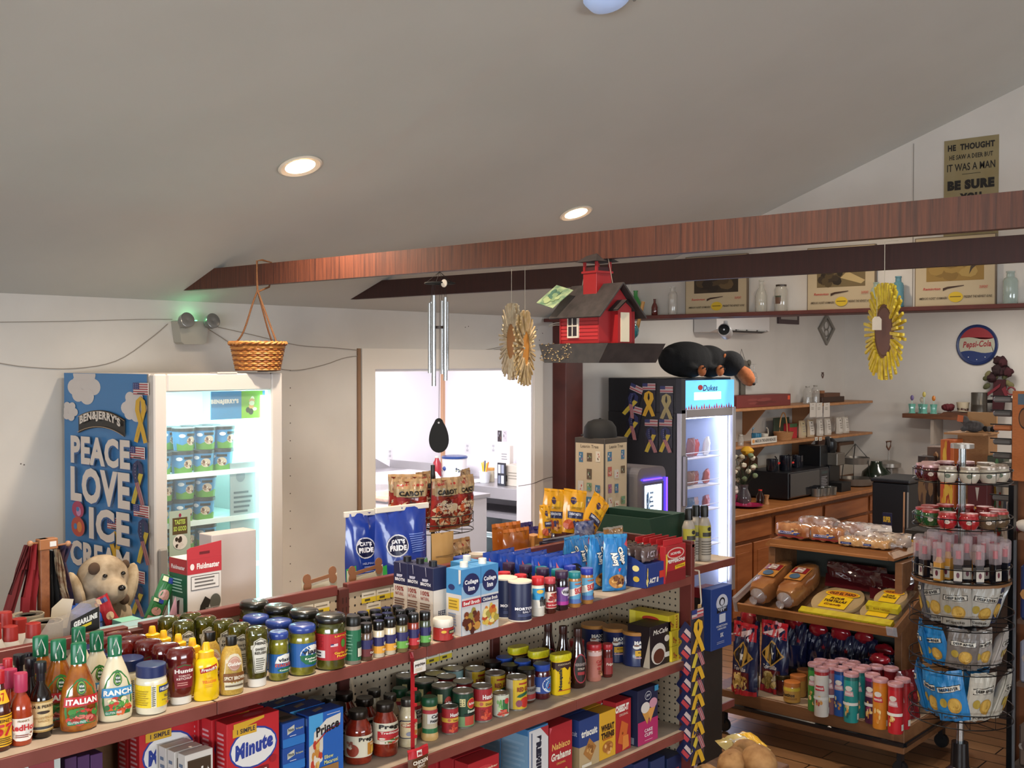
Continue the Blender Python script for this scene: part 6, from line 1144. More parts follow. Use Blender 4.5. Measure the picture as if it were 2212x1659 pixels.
decal('badge',t,[('r',0,0,1,1,'3a3c40'),('t','STAR',.5,.5,.8,.5,'c8c8cc',{'b': .03})],.12,.04,plane_fn((.001,.55,1.0),(0,1,0),(0,0,1)))
t = thing('serving_counter','white serving counter just inside the doorway','counter',(-6.0,4.9,0)); m = MB(); m.box(-.5,0,0,0,1.55,.97,'b8b6ba',.004); m.build('body',t); m = MB(); m.box(-.52,-.02,.97,.02,1.57,1.0,stl,.003); m.build('counter_top',t)
t = thing('pastry_dome','clear acrylic pastry cover on the kitchen counter','display case',(-6.25,5.42,1.0)); m = MB(); m.box(-.2,0,0.001,.2,.62,.2,mat('dfe2e8',.05,a=.3,coat=1),.05); m.build('cover',t)
m = MB(); m.box(-.15,.05,.012,.15,.55,.05,mat('c89a6a',.7,kind='mottle',h2='b87a4a',sc=12),.015); m.build('tray',t)
bx = rnd_('slow_cooker','cream slow cooker with blue lid rim and bird print','slow cooker',982,1050,54,50,[(0,0),(.85,0),(.95,.05),(1,.85),(.98,.9)],mat('d8d4d2',.3),y=7.25,z=.971,cap=([(.98,.88),(1.05,.9),(1.05,.97),(.95,1),(.6,.985),(0,.985)],mat('24407c',.25)),labs=[(.1,.85,150,[('b',.7,.45,.1,.2,('7a8a6a','3a4a5a'),6,2)])],rz=30)
m = MB(); m.ell((-.07,-.085,.1),(.022,.015,.02),'2a4684'); m.build('handle',bx)
rnd_('utensil_cup','glass cup of yellow utensils on the steel table','cup',1047,1045,26,24,[(0,0),(.8,0),(1,1)],mat('c8ccd2',.1),y=7.2,z=.971)
q = px(1047,1020,y=7.2)
for i in range(5): t = tag(MB().tube([(0,0,0),(.012*(i-2),.005,.10+.01*(i % 3))],.006,mat(('e0b020','d8a838','3a4468','e8c040','c87a30')[i],.5),6).build('utensil',None,(q.x+.008*(i-2),q.y,1.045)),'kitchen utensil standing in the glass cup, %s from the left' % ORD[i].replace('front','first'),'utensil','utensils in the cup')
bpx('toaster','beige metal toaster appliance at the end of the steel table','toaster',1085,1122,1045,1005,y=7.15,z=.971,d=.22,col='b8b0a4',items=[('r',.1,.2,.3,.5,'5a564e'),('l',.35,.3,.95,.7,3,'8a857a')])
bpx('menu_card','small black and white printed card stand beside the toaster','card stand',1074,1090,1043,1000,y=7.1,z=.971,d=.02,col='2a2c34',items=[('r',.12,.55,.45,.92,'c8ccd8'),('r',.55,.55,.9,.92,'8a90a0'),('r',.12,.1,.45,.45,'6a7080'),('r',.55,.1,.9,.45,'c8ccd8')])
bpx('paper_bag','white paper bag with orange print against kitchen wall','bag',1079,1101,1005,962,y=7.3,z=.971,d=.05,col='d8d0c8',items=[('e',.5,.25,.3,.14,'e0a060'),('l',.2,.6,.8,.8,3,'8a8a90')])
rnd_('yellow_jar','small yellow topped container beside the toaster','jar',1060,1045,17,30,[(0,0),(1,0),(1,.8)],mat('d8d0b8',.4),y=7.3,z=.971,cap=(lidp(1,.8),mat('e0a860',.4)))
rnd_('ketchup_bottle','red bottle beside the slow cooker','bottle',944,1050,20,44,[(0,0),(1,.02),(1,.6),(.5,.8),(.4,.9)],mat('a82a34',.3),y=7.3,z=.971,cap=(lidp(.45,.9),mat('d8d4cc',.4)))
m = MB(); p = px(990,1040,y=7.12); t = thing('paper_sheet','white paper sheet lying on the steel table edge','paper',(p.x,7.05,.972)); m.add([(-.02,0,0),(.2,.0,0),(.24,.3,.004),(.0,.32,.002)],[(0,1,2,3)],'e8e6ea'); m.build('sheet',t)
for i,(u,v,kw,lb) in enumerate(((842,980,('x',kx),'outlet on the left kitchen wall'),(1010,968,('y',ky),'light switch on the right kitchen wall'),(1066,968,('y',ky),'outlet near the paper bag'))):
    magnet('wall_outlet','white plastic '+lb,u-6,u+6,v-12,v+12,kw,[('r',.3,.6,.7,.8,'b0aeb4'),('r',.3,.2,.7,.4,'b0aeb4'),('e',.5,.5,.06,.03,'8a888c')],'outlet',card=mat('d8d4d8',.4))
for i,(u0,u1) in enumerate(((1075,1084),(1086,1095))): magnet('photo_print','small photo print on kitchen wall, %s one' % ('left dark','right pale')[i],u0,u1,930,954,('y',ky),[('b',.5,.5,.4,.4,(('2a2224','6a4a44','8a8a90'),('b0a8b0','8a8088','c8c4cc'))[i],10,i)],'picture',card=mat(('3a3234','c0bac0')[i],.5))
# ================================================ annex: left wall
FX2 = -4.19; y0,y1 = px(1472,900,x=FX2).y,px(1590,900,x=FX2).y; zt = px(1472,818,x=FX2).z; wd = y1-y0
t = thing('drink_cooler','tall black glass door cooler with lit blue header sign','cooler',(FX2,y0,0),R(90)); bk = mat('17181d',.4); DD = .62
m = MB(); m.box(0,.045,0,wd,DD,.14,bk); m.box(0,.045,zt-.24,wd,DD,zt,bk,.003); m.box(0,.045,.14,.03,DD,zt-.24,bk); m.box(wd-.03,.045,.14,wd,DD,zt-.24,bk); m.box(.03,DD-.03,.14,wd-.03,DD,zt-.24,bk); m.box(-.001,.0,zt-.24,.05,.045,zt,mat('2a2c33',.4)); m.build('cabinet',t)
m = MB(); m.box(.031,DD-.035,.14,wd-.031,DD-.031,zt-.241,'b8c4e0'); m.box(.0301,.05,.14,.034,DD-.03,zt-.241,'b8c4e0'); m.box(wd-.034,.05,.14,wd-.0301,DD-.03,zt-.241,'b8c4e0'); m.build('liner',t)
zd0,zd1 = px(1530,1290,x=FX2).z,px(1530,882,x=FX2).z; fr_ = mat('a9a7ac',.3,.7); m = MB(); m.box(0,0,zd0,.06,.04,zd1,fr_,.004); m.box(wd-.045,0,zd0,wd,.04,zd1,fr_,.004); m.box(.06,0,zd1-.06,wd-.045,.04,zd1,fr_,.004); m.box(.06,0,zd0,wd-.045,.04,zd0+.05,fr_,.004); dr = m.build('door',t)
m = MB(); m.box(.06,.02,zd0+.05,wd-.045,.024,zd1-.06,mat('e0e8ff',.03,a=.06)); m.build('glass',dr); m = MB(); m.box(.012,-.03,1.05,.035,0,1.4,mat('8f8d94',.3,.7),.005); m.build('handle',dr)
le = mat('dfe6ff',.5,e=7); m = MB(); m.box(wd-.10,.06,zd0+.06,wd-.055,.08,zd1-.07,le); m.build('light_tube',t); m = MB(); m.box(.06,.1,zd1-.075,wd-.06,.16,zd1-.062,le); m.build('light_tube',t)
hd = MB(); hd.box(.06,.012,zt-.225,wd-.01,.045,zt-.015,mat('5aa8e0',.4,e=1.2)); hd.build('lit_sign',t); hw_ = wd-.07
decal('sign_print',t,[('r',.18,.35,.72,.6,mat('e8f4ff',.4,e=3)),('t','Dukes',.50,.74,.30,.2,'2c4a6a',{'s': .2}),('e',.3,.76,.05,.09,'b03a3a')]+[('p',[(x_/20.,0),(x_/20.+.05,0),(x_/20.+.025,.14+.12*((x_*7) % 5)/5)],('c03048','d8503a','a82850')[x_ % 3]) for x_ in range(19)],hw_,.21,plane_fn((.06+hw_/2,.012,zt-.225),(1,0,0),(0,0,1)))
zs = [px(1530,v,x=FX2-.03).z for v in (988,1050,1103,1180)]
for z in zs: m = MB(); m.box(.04,.05,z-.005,wd-.12,.5,z+.001,mat('e0e4f0',.4)); m.tube([(.05,.052,z+.04),(wd-.12,.052,z+.04)],.003,'e8ecff',5); m.build('wire_shelf',t)
pc = ('a83a44','c8ccd4','8a4a50','b8383c','d8d8dc','5a8a50','9a3a40','c85a50','3a6a9a','d0b0b0')
for si,z in enumerate(zs):
    for k in range(5):
        hh = (.13,.10,.085,.09)[si]*(1-.12*(k % 2)); pk = dupname = bag('cold_packet','%s cold food packet on the %s cooler shelf, %s from the left' % (('red','white')[k % 2] if si != 1 else ('green','red')[k > 2],ORD[si].replace('front','top'),ORD[k].replace('front','first')),'packet',(FX2-.13-.03*(k % 2),y0+.10+.105*k,z+.008),90+8*(k-2),.09,hh,.05,mat(pc[(si*3+k) % 10] if si != 1 else ('5f9a52','6aa05a','8a5a4a','a84a40','b04840')[k],.4),(),'x',.08,si*5+k,rot=(6,0,0),group='packets in the drink cooler',ny=6)
# ribbon packs on its side
sy = ('y',y0-.004)
cd = mat('30303c',.25,a=.55); lab = [(1357,862,'b',20,'upper left tilted one'),(1402,862,'y',0,'upper middle yellow one'),(1440,868,'w',0,'upper right pale one'),(1362,910,'b',12,'lower left tilted one'),(1407,940,'b',0,'lower middle one'),(1438,940,'b',0,'lower right one')]
for u,v,kd,ro,lb in lab:
    tt = magnet('ribbon_pack','packaged %s ribbon magnet on the black cooler side, %s' % ({'y': 'yellow','b': 'navy','w': 'cream'}[kd],lb),u-14,u+14,v-34,v+38,sy,[('p',[a,b,c,d],col) for (a,b,c,d),col in [([(0,.8),(1,.8),(1,1),(0,1)],'b8a8a8'),([(0,.9),(.4,.9),(.4,1),(0,1)],'343a6a'),([(0,.83),(1,.83),(1,.86),(0,.86)],'a84048'),([(.4,.93),(1,.93),(1,.96),(.4,.96)],'a84048')]]+[(i[0],)+((([(a,b*.78) for a,b in i[1]],) + tuple(i[2:])) if i[0] == 'p' else ((i[1],i[2]*.78)+tuple(i[3:]) if i[0] == 'e' else (i[1],i[2],i[3]*.78)+tuple(i[4:]))) for i in ribbon_items(kd)],'ribbon pack',rot=ro,card=cd)
# black bear plush lying on the cooler
q = px(1500,815,x=FX2-.15); t = thing('plush_bear','black bear plush sleeping on top of the cooler with brown muzzle','plush toy',(FX2-.2,px(1490,800,x=FX2-.2).y,zt+.002),R(90)); bf = mat('060506',.95,kind='noise',h2='0c0b0c',sc=60,bump=.5)
m = MB(); m.ell((-.05,0,.13),(.27,.16,.13),bf,20,14); m.ell((-.27,0,.16),(.06,.06,.05),bf); m.ell((.18,-.04,.12),(.15,.14,.115),bf,20,14); m.ell((.27,-.17,.10),(.10,.11,.095),bf,18,12); m.ell((-.18,-.12,.045),(.06,.09,.045),bf); m.ell((.06,-.13,.045),(.06,.1,.045),bf)
m.ell((.2,-.16,.15),(.035,.02,.035),bf); m.ell((.35,-.12,.12),(.03,.02,.035),bf); remesh(m.build('body',t),.012,4)
br = mat('a05a2c',.9,kind='noise',h2='8a4a22',sc=50)
m = MB(); m.ell((.31,-.28,.01),(.06,.085,.055),br,rot=(.9,0,.2)); m.build('muzzle',t); m = MB(); m.ell((.325,-.335,-.045),(.017,.013,.014),mat('14130f',.3)); m.build('nose',t)
for x_ in (.06,-.18):
    m = MB(); m.ell((x_,-.215,.05),(.045,.022,.04),br); m.build('paw_pad',t)
    for dx,dz in ((-.02,.02),(.005,.028),(.026,.012)): m = MB(); m.ell((x_+dx,-.236,.05+dz),(.008,.004,.008),bf,8,6); m.build('toe_mark',t)
m = MB(); m.ell((.19,-.178,.15),(.02,.008,.022),br); m.build('inner_ear',t)
# counter for the small cooler and magnet tower
t = thing('low_counter','low brown counter hidden behind the shelving, carrying the magnet tower','counter',(-3.72,4.98,0)); m = MB(); m.box(-.45,0,0,0,.66,.97,mat('5a3a28',.6)); m.build('body',t); m = MB(); m.box(-.47,-.02,.97,.02,.68,1.0,mat('7a5238',.5,kind='wood',h2='68442c',sc=3)); m.build('counter_top',t)
t = thing('small_cooler','small silver countertop cooler with blue lit edge','cooler',(-3.75,px(1377,1050,x=-3.75).y,1.0),R(90)); w = px(1438,1050,x=-3.75).y-t.location.y; h = px(1400,1010,x=-3.75).z-1.0; sv = mat('8d8a90',.3,.6)
def rr(x0,z0,x1,z1,r,n=5): 
    P = [(x0,z0),(x1,z0)]; P += [(x1-r+r*cos(R(90*i/n)),z1-r+r*sin(R(90*i/n))) for i in range(n+1)]; P += [(x0+r-r*sin(R(90*i/n)),z1-r+r*cos(R(90*i/n))) for i in range(n+1)]; return P
m = MB(); m.prism(rr(0,0,w,h,.05),0,.34,sv); m.build('body',t)
m = MB(); m.box(.05,-.006,.03,w-.03,.0,h-.09,mat('6a6878',.3,.4)); m.build('door_frame',t); m = MB(); m.box(.065,-.008,.04,w-.055,-.006,h-.105,mat('d4e8ff',.3,e=2.2)); m.build('lit_glass',t)
decal('bottles_inside',t,[('b',.2,.5,.15,.45,('5a8ac0','8ab0d8','3a5a8a'),20,3),('l',.3,.1,.55,.9,8,'9ab8e0')],w-.13,h-.16,plane_fn((w/2,-.008,.05),(1,0,0),(0,0,1)))
bl_ = mat('3a20ff',.5,e=9); m = MB(); m.box(w-.004,-.012,.0,w+.004,-.004,h-.07,bl_); m.box(.05,-.01,h-.075,w-.05,-.004,h-.067,bl_); m.build('light_strip',t)
# magnet tower
xa,ya = -3.80,px(1306,1000,x=-3.80).y; wL = .215; wR = px(1355,1000,x=-3.8).y-ya; zt2 = px(1306,948,x=-3.8).z
t = thing('magnet_tower','square rotating magnet display tower with cream sides','display tower',(xa,ya,1.0)); H_ = zt2-1.0
m = MB(); m.box(-wL,0,0,0,wR,H_,mat('3c3630',.5),.002); m.build('frame',t); cr_ = 'b8a88e'
rm_ = random.Random(9)
def tower(w,h,n):
    I = [('r',.03,.0,.97,.95,cr_),('t','Leanin Tree',.5,.92,.6,.03,'3a3028',{'b': .01})]
    cols = ('3a6a8a','a85a50','2a2a30','b8b4ac','6a8a6a','8a5a7a','c8c0b0','4a7aa0','a8302a','5a4a3a')
    for r_ in range(6):
        for c in range(n):
            if rm_.random() < .18: continue
            cx_ = (c+.5)/n*.86+.07; cy_ = .82-r_*.145+rm_.uniform(-.02,.02); sx_,sy_ = rm_.uniform(.07,.12)*2/n+.02,rm_.uniform(.035,.05)
            k = rm_.randrange(10); I += [('r',cx_-sx_,cy_-sy_,cx_+sx_,cy_+sy_,cols[k]),('b',cx_,cy_,sx_*.8,sy_*.8,(cols[(k+3) % 10],cols[(k+5) % 10],'d0c8bc'),5,k+r_)]
    return I
decal('magnet_panel',t,tower(wL,H_,3),wL,H_,plane_fn((-wL/2,0,0),(1,0,0),(0,0,1))); decal('magnet_panel',t,tower(wR,H_,3),wR,H_,plane_fn((0,wR/2,0),(0,1,0),(0,0,1)))
# cap
q = thing('baseball_cap','black cap lying on top of the magnet tower','cap',(xa-.10,ya+.09,zt2+.0005),R(150)); m = MB(); bc = mat('08080a',.8)
m.lathe([(0,0),(.088,0),(.09,.02),(.085,.06),(.065,.09),(.035,.103),(0,.107)],bc,22,1,1.1); m.build('crown',q); m = MB(); m.prism([(.075*cos(R(a)),.075*sin(R(a))) for a in range(-55,56,10)]+[(.06+.11*cos(R(a)),.085*sin(R(a))) for a in range(70,-71,-10)],.004,.009,bc,'z'); m.build('brim',q); m = MB(); m.ell((0,0,.107),(.008,.008,.005),bc); m.build('button',q)
# ================================================ small shelving at the end of the main run
SBX = -2.78; sy0 = 3.98; sy1 = px(1588,1215,x=SBX).y
t = thing('end_shelf_unit','short brown shelf unit behind the end of the main shelving','shelving unit',(SBX,sy0,0))
for k,z in enumerate((1.093,.72,.40)):
    m = MB(); m.box(-.52,0,z-.02,-.008,sy1-sy0,z,TOPM); m.box(-.008,0,z-.035,0,sy1-sy0,z,LIP); m.build('shelf_board',t)
m = MB(); m.box(-.53,0,0,-.52,sy1-sy0,1.092,mat('4a3c34',.6)); m.build('back_panel',t); m = MB(); m.box(-.42,0,0,0,.012,1.093,mat('4a3c34',.6)); m.build('side_panel',t)
for i,(u,v,dx) in enumerate(((1487,1222,0),(1503,1218,-.04),(1521,1216,0))):
    q = px(u,v,x=SBX-.07+dx); t = thing('spray_bottle','yellow and white cleaner bottle with black cap, %s of three' % ('left','middle','right')[i],'bottle',(SBX-.07+dx,q.y,1.094),R(80)); hh = .262; r = .031
    m = MB(); P = [(0,0),(r*.95,0),(r,.006),(r,hh*.66),(r*.7,hh*.76),(r*.45,hh*.80)]; m.lathe(P,mat('a8a096',.35),20); m.build('body',t); m = MB(); m.lathe([(0,hh*.8),(r*.62,hh*.8),(r*.62,hh*.97),(r*.55,hh),(0,hh)],blk,20); m.build('cap',t)
    decal('label',t,[('r',0,.62,1,.98,'b8b048'),('r',0,.0,1,.62,'b0a89c'),('r',.2,.66,.9,.78,'3a3830'),('e',.5,.88,.1,.06,'2a2a28'),('l',.15,.1,.9,.55,6,'6a645c')],R(200)*r,hh*.62,cyl_fn(P,.01),True)
# green bin with dark bottle tops
a = px(1258,1105,y=4.2); b = px(1402,1118,y=4.2); t = thing('green_bin','dark green open bin with sloped end behind the shelving','bin',(a.x,4.2,1.0942)); w = b.x-a.x; gr = mat('17382a',.5); hz = a.z-1.0942
m = MB(); m.prism([(0,0),(w+.03,0),(w+.03,.06),(w,hz),(0,hz)],0,.006,gr); m.box(0,.006,0,.006,.2,hz,gr); m.box(w-.006,.006,0,w,.3,hz,gr); m.box(.006,.294,0,w-.006,.2,hz,gr); m.box(.006,.006,0,w-.006,.294,.01,gr); m.build('bin_body',t)
for i in range(6): rnd_('dark_bottle','dark bottle cap showing above the green bin, %s from the left' % ORD[i].replace('front','first'),'bottle',1288+13*i,1150,16,50,[(0,0),(1,0),(1,.7),(.6,.8)],mat('1a1c2c',.2,coat=.6),y=4.28,z=1.105,cap=(lidp(.8,.8),mat(('1c2234','2a2c3c','14161c')[i % 3],.3)))
t = bpx('orange_ball','small orange object behind the green bin end','ball',1452,1468,1150,1124,x=-2.95,d=.04,col='c8562a',c=.012); t.location.z = 1.094
# brochure holder
t = bpx('blue_brochure_stand','upright blue booklet stand with white SALUTE THE BLUE print','booklet',1536,1580,1400,1268,x=-2.70,d=.05,col='1f3f86',items=[('e',.52,.74,.28,.14,'c8ccd8'),('e',.52,.76,.14,.07,'1a1c28'),('e',.52,.75,.09,.05,'c8ccd8'),('r',.38,.42,.68,.56,'c8ccd8'),('t','SALUTE THE',.52,.66,.5,.035,'101420',{'b': .03}),('t','BLUE',.52,.61,.5,.05,'101420',{'b': .06}),('t','HOMETOWN',.5,.37,.52,.035,'c8ccd8',{'b': .02}),('t','HEROES',.5,.325,.4,.03,'c8ccd8',{'b': .02}),('t','5K',.5,.22,.16,.07,'c8ccd8',{'b': .05}),('l',.25,.08,.75,.13,2,'8a94b8')])
bs = t; m = MB(); m.box(.0,.05,-bs.location.z+.0,bs['w'],.07,.1,mat('2a2420',.5)); m.build('stand',t)
t = bpx('red_box','small red box on the shelf behind the blue booklet','box',1520,1547,1290,1268,x=-2.83,d=.06,col='a02430',part='box'); t.location.z = .721; m = MB()
t.location.z = px(1533,1290,x=-2.83).z; m.box(0,0,-(t.location.z-.721),t['w'],.06,0,mat('3a2c28',.6)); m.build('riser',t)
# support ribbon packs hanging on the end post
t = thing('clip_strip','white cord and clip holding the ribbon packs on the end post','clip strip',(GX+.012,GY1+.03,0)); q = px(1503,1235,x=GX+.012); m = MB(); m.tube([(0,0,q.z),(.004,.01,q.z-.12),(0,.004,px(1503,1330,x=GX+.012).z)],.003,mat('c8bca8',.6),6); m.tube([(-.04,0,q.z+.0),(0,0,q.z)],.003,mat('c8bca8',.6),6); m.build('cord',t)
m = MB(); m.box(-.005,.0,q.z-.17,.006,.008,q.z-.13,mat('b89868',.5)); m.build('clip',t)
for i in range(9):
    v = 1340+i*30; q = px(1507-(i % 2)*2,v,x=GX+.03+.004*i)
    t = magnet('ribbon_pack','%s ribbon magnet pack hanging at the end post, %s from the top' % (('yellow','navy')[i % 2],(ORD+['eighth','ninth'])[i].replace('front','first')),1492,1519,v-25,v+70,('x',GX+.075-.006*i),[('r',.05,.8,.95,.99,'b8a8a8'),('r',.05,.89,.45,.99,'2c3470'),('r',.45,.84,.95,.87,'a8323a'),('r',.05,.81,.95,.83,'a8323a'),('r',.45,.92,.95,.95,'a8323a')]+[(k_[0],)+((([(a,b*.78) for a,b in k_[1]],)+tuple(k_[2:])) if k_[0] == 'p' else ((k_[1],k_[2]*.78)+tuple(k_[3:]) if k_[0] == 'e' else (k_[1],k_[2],k_[3]*.78)+tuple(k_[4:]))) for k_ in ribbon_items('yb'[i % 2])],'ribbon pack',card=mat('34303c',.25))
for i in range(8):
    q = px(1491,1345+i*36,x=GX+.03); t = tag(MB().box(0,0,-.07,.06,.0015,.0,mat('23264a',.3)).build('side_pack',None,(GX+.004,q.y+.004,q.z)),'ribbon pack seen edge on beside the end post, %s from the top' % (ORD+['eighth'])[i].replace('front','first'),'ribbon pack','edge-on ribbon packs'); t.rotation_euler = (0,R(35),0)
    decal('print',t,[('r',.3,.1,1,.4,'b04048'),('r',.3,.5,1,.8,'c0b0b0')],.05,.06,plane_fn((.03,-.0002,-.065),(1,0,0),(0,0,1)))
# potatoes in a bin on the floor
t = thing('potato_bin','wooden floor bin of potatoes at the bottom picture edge','bin',(-2.22,3.72,0)); m = MB(); wd_ = mat('6a4630',.6,kind='wood',h2='543622',sc=4)
m.box(-.16,-.02,0,.10,.34,.43,wd_,.003); m.build('crate',t)
pr_ = random.Random(6); po = mat('a27a4c',.75,kind='mottle',h2='8a6238',sc=26,bump=.2)
spots = [(1527,1655,60),(1580,1640,75),(1612,1605,62),(1640,1640,90),(1500,1680,60),(1568,1690,70),(1625,1690,70),(1668,1672,60),(1590,1610,50),(1555,1668,60)]
for i,(u,v,w) in enumerate(spots):
    q = px(u,v,z=.50); s = mpp(q); t = tag(MB().ell((0,0,0),(w*s*.55,w*s*.42,w*s*.38),po,16,10,rot=(pr_.uniform(-.3,.3),pr_.uniform(-.4,.4),pr_.uniform(0,3)),nz=.06,seed=i).build('potato',None,(q.x,q.y,.43+w*s*.38-.004)),'brown potato, %s' % ('at left of the heap','in the middle of the heap','rear one of the heap','largest at right','lowest left one','lower middle one','lower right one','rightmost one','small rear one beside the bag','one between middle and left')[i],'potato','potatoes in the floor bin')
q = px(1545,1600,z=.47); bag('produce_bag','clear and yellow produce bag lying behind the potatoes','bag',(-2.27,4.04,.437),75,.20,.13,.06,mat('c8b060',.2,kind='mottle',h2='d8c890',sc=10,coat=.7),[('r',.55,.1,.98,.9,'d8a81c'),('r',.2,.3,.55,.6,'c0b8b0')],'pillow',.08,3,rot=(-70,0,0))
# ================================================ coffee counter and cabinets
CF,CZ = -4.22,.90; ya,yb,yc,yd = 7.22,7.87,8.73,9.63; ye = 10.44
oak = mat('9c5c30',.45,kind='wood',h2='84481f',sc=2.2); oakd = mat('7c4622',.5,kind='wood',h2='6a3a1a',sc=2.2)
for i,(a,b) in enumerate(((ya,yb),(yb,yc),(yc,yd),(yd,ye))):
    t = thing('base_cabinet','oak base cabinet with drawers under the coffee counter, %s' % ('left unit beside the cooler','middle unit','right unit beside the black bin','last unit hidden behind the bin')[i],'cabinet',(CF-.03,a+.002,0),R(90),'oak base cabinets'); w = b-a-.004
    m = MB(); m.box(0,.02,.1,w,.60,.865,oakd); m.box(.0,.07,0,w,.60,.1,mat('2a1c14',.7)); m.build('body',t)
    nd = 1 if i == 0 else 1
    m = MB(); m.box(.03,0,.69,w-.03,.02,.83,oak,.006); d = m.build('drawer',t)
    for k in (0,1):
        xa_,xb_ = .03+k*(w/2-.015)+.0,(w/2-.01) if k == 0 else w-.03
        m = MB(); m.box(xa_,0,.13,xb_,.02,.665,oak,.004); m.box(xa_+.05,-.003,.19,xb_-.05,.0,.605,oak,.002); m.build('door',t)
t = thing('counter_top','long oak countertop carrying the coffee things','countertop',(CF,ya,CZ)); m = MB(); m.box(-.66,0,-.034,0,ye-ya,0,mat('a2683a',.35,kind='wood',h2='8c5429',sc=2),.006); m.build('slab',t)
CZ += .001
# wall shelves
bd = mat('b07c50',.5,kind='wood',h2='9c6a42',sc=2.5)
for z,lb in ((1.66,'upper long wooden wall shelf above the coffee counter'),(1.354,'lower long wooden wall shelf above the coffee counter')):
    t = thing('wall_shelf',lb,'shelf',(XW+.001,7.2,z)); m = MB(); m.box(0,0,-.022,.30,3.28,0,bd,.003); m.build('board',t)
    for y_ in (.35,1.3,2.2): m = MB(); m.prism([(0,-.022),(.22,-.022),(.02,-.25),(0,-.25)],y_,y_+.02,mat('9a6a44',.6),T=Matrix(((1,0,0,0),(0,1,0,0),(0,0,1,0),(0,0,0,1)))); m.build('bracket',t)
S1,S2,SXP = 1.661,1.355,-4.66
t = bpx('red_box','long dark red box with orange sticker on the upper shelf','box',1592,1708,870,853,x=-4.66,z=S1,d=.16,col='6e2a26',items=[('r',.94,.5,.985,.85,'d8502c'),('b',.5,.5,.4,.3,('7e3a34','5e221e'),10,3)])
gj = mat('b9b4ac',.08,a=.45,coat=1)
for i,u in enumerate((1744,1761)): rnd_('glass_jug','clear glass jug on the upper shelf, %s one' % ('left','right')[i],'jug',u,865,19,38,[(0,0),(.9,0),(1,.03),(1,.6),(.9,.78),(.45,.9),(.4,.97)],gj,x=-4.68-.04*i,z=S1,cap=(lidp(.5,.95),mat('8a847a',.3,.5)))
t = bpx('book_stack','two dark brown boards stacked on the upper shelf','boards',1776,1824,866,857,x=-4.68,z=S1,d=.16,col='38241a'); m = MB(); m.box(.04,.0,t['h'],t['w']*.8,.12,t['h']+.035,mat('5a3a28',.6)); m.box(.02,.02,t['h']+.035,.09,.1,t['h']+.06,mat('8a5a3a',.6)); m.build('small_board',t)
for i,u in enumerate((1756,1770,1786)): magnet('hang_card','white hanging card below the upper shelf, %s of three' % ('left','middle','right')[i],u-7,u+6,870,901,('x',-4.594),[('l',.2,.5,.8,.7,2,'8a8478'),('e',.5,.88,.05,.03,'3a342e')],'card',card=mat('c2bab0',.6),group='white hang cards')
rnd_('glass_jar','small clear jar at the left of the lower shelf','jar',1600,955,13,24,[(0,0),(1,0),(1,.6),(.6,.9)],gj,x=-4.66,z=S2,cap=(lidp(.7,.85),mat('a8a49c',.4)))
def mug(label,u,v,w,h,col,x,z,side=1,items=None):
    t = rnd_('mug',label,'mug',u,v,w,h,[(0,0),(.92,0),(1,.05),(1,1),(.93,1),(.92,.1),(0,.1)],mat(col,.25,coat=.5),x=x,z=z,rz=90,labs=[(.15,.85,120,items)] if items else ())
    r = t['r']; zz = px(u,v-h*.5,x=x).z-z; m = MB(); hz = zz; m.tube([(side*(r+.0),0,hz*.4),(side*(r+.02),0,hz*.5),(side*(r+.028),0,hz),(side*(r+.02),0,hz*1.5),(side*r,0,hz*1.65)],.0055,mat(col,.25,coat=.5),6); m.build('handle',t); return t
mug('blue mug on the lower shelf',1634,948,22,22,'2c6a88',-4.68,S2,-1); mug('cream patterned mug beside the blue mug',1652,947,16,20,'c2b8a8',-4.66,S2,1,[('b',.3,.5,.2,.4,('6a4a48','3a3a44'),8,3)])
magnet('shelf_sign','white sign strip with black brush lettering on the lower shelf edge',1623,1678,944,958,('x',-4.597),[('t','MADE IN THE ADIRONDACKS',.55,.5,.8,.5,'2c2824',{'b': .03,'s': .1}),('e',.08,.5,.05,.3,'c88a4c')],'sign',card=mat('c8c0b4',.6))
t = rnd_('wicker_basket','small oval wicker basket with tall hoop handle on the lower shelf','basket',1692,950,44,18,[(0,0),(.78,0),(.95,.8),(1,1),(.93,1),(.75,.1),(0,.1)],mat('b08050',.6,kind='wicker',h2='8a5c34',sc=30,bump=.3),x=-4.70,z=S2,rz=90)
r = t['r']; m = MB(); m.tube([(r*.8*cos(R(a)),0,.04+.20*sin(R(a))) for a in range(0,181,12)],.006,mat('b08050',.6),6); m.build('handle',t)
bpx('green_card','dark green card standing behind the wicker basket','card',1672,1705,946,902,x=-4.80,z=S2,d=.01,col='2a3a28'); bpx('red_tin','bright red tin beside the wicker basket','tin',1706,1722,947,915,x=-4.74,z=S2,d=.07,col='a8242c',items=[('r',0,.75,1,1,'3a5a38')])
for i,u in enumerate((1732,1750,1770,1787,1812,1826)):
    q = px(u,940,x=-4.72); bag('coffee_bag','%s coffee bag on the lower shelf, %s from the left' % ('tan' if i < 2 else 'white',ORD[i].replace('front','first')),'coffee bag',(-4.72+.0*i,q.y,S2+.001),84,.095,.155,.07,mat('a89070' if i < 2 else 'b0a698',.5),[('r',.15,.12,.85,.92,'c2bab0' if i != 0 else 'a89878'),('l',.3,.3,.7,.7,3,'8a8278'),('e',.5,.82,.06,.04,'3a342e')],'stand',.02,i,group='coffee bags on the lower shelf',ny=8)
for i,u in enumerate((1763,1772,1792)): magnet('price_card','tiny white price card under the lower shelf edge, %s one' % ('left','middle','right')[i],u-3,u+3,944,952,('x',-4.594),[('r',.3,.3,.7,.6,'8a8478')],'price card',rot=0,card=mat('c8c0b4',.6),group='price cards under the lower shelf')
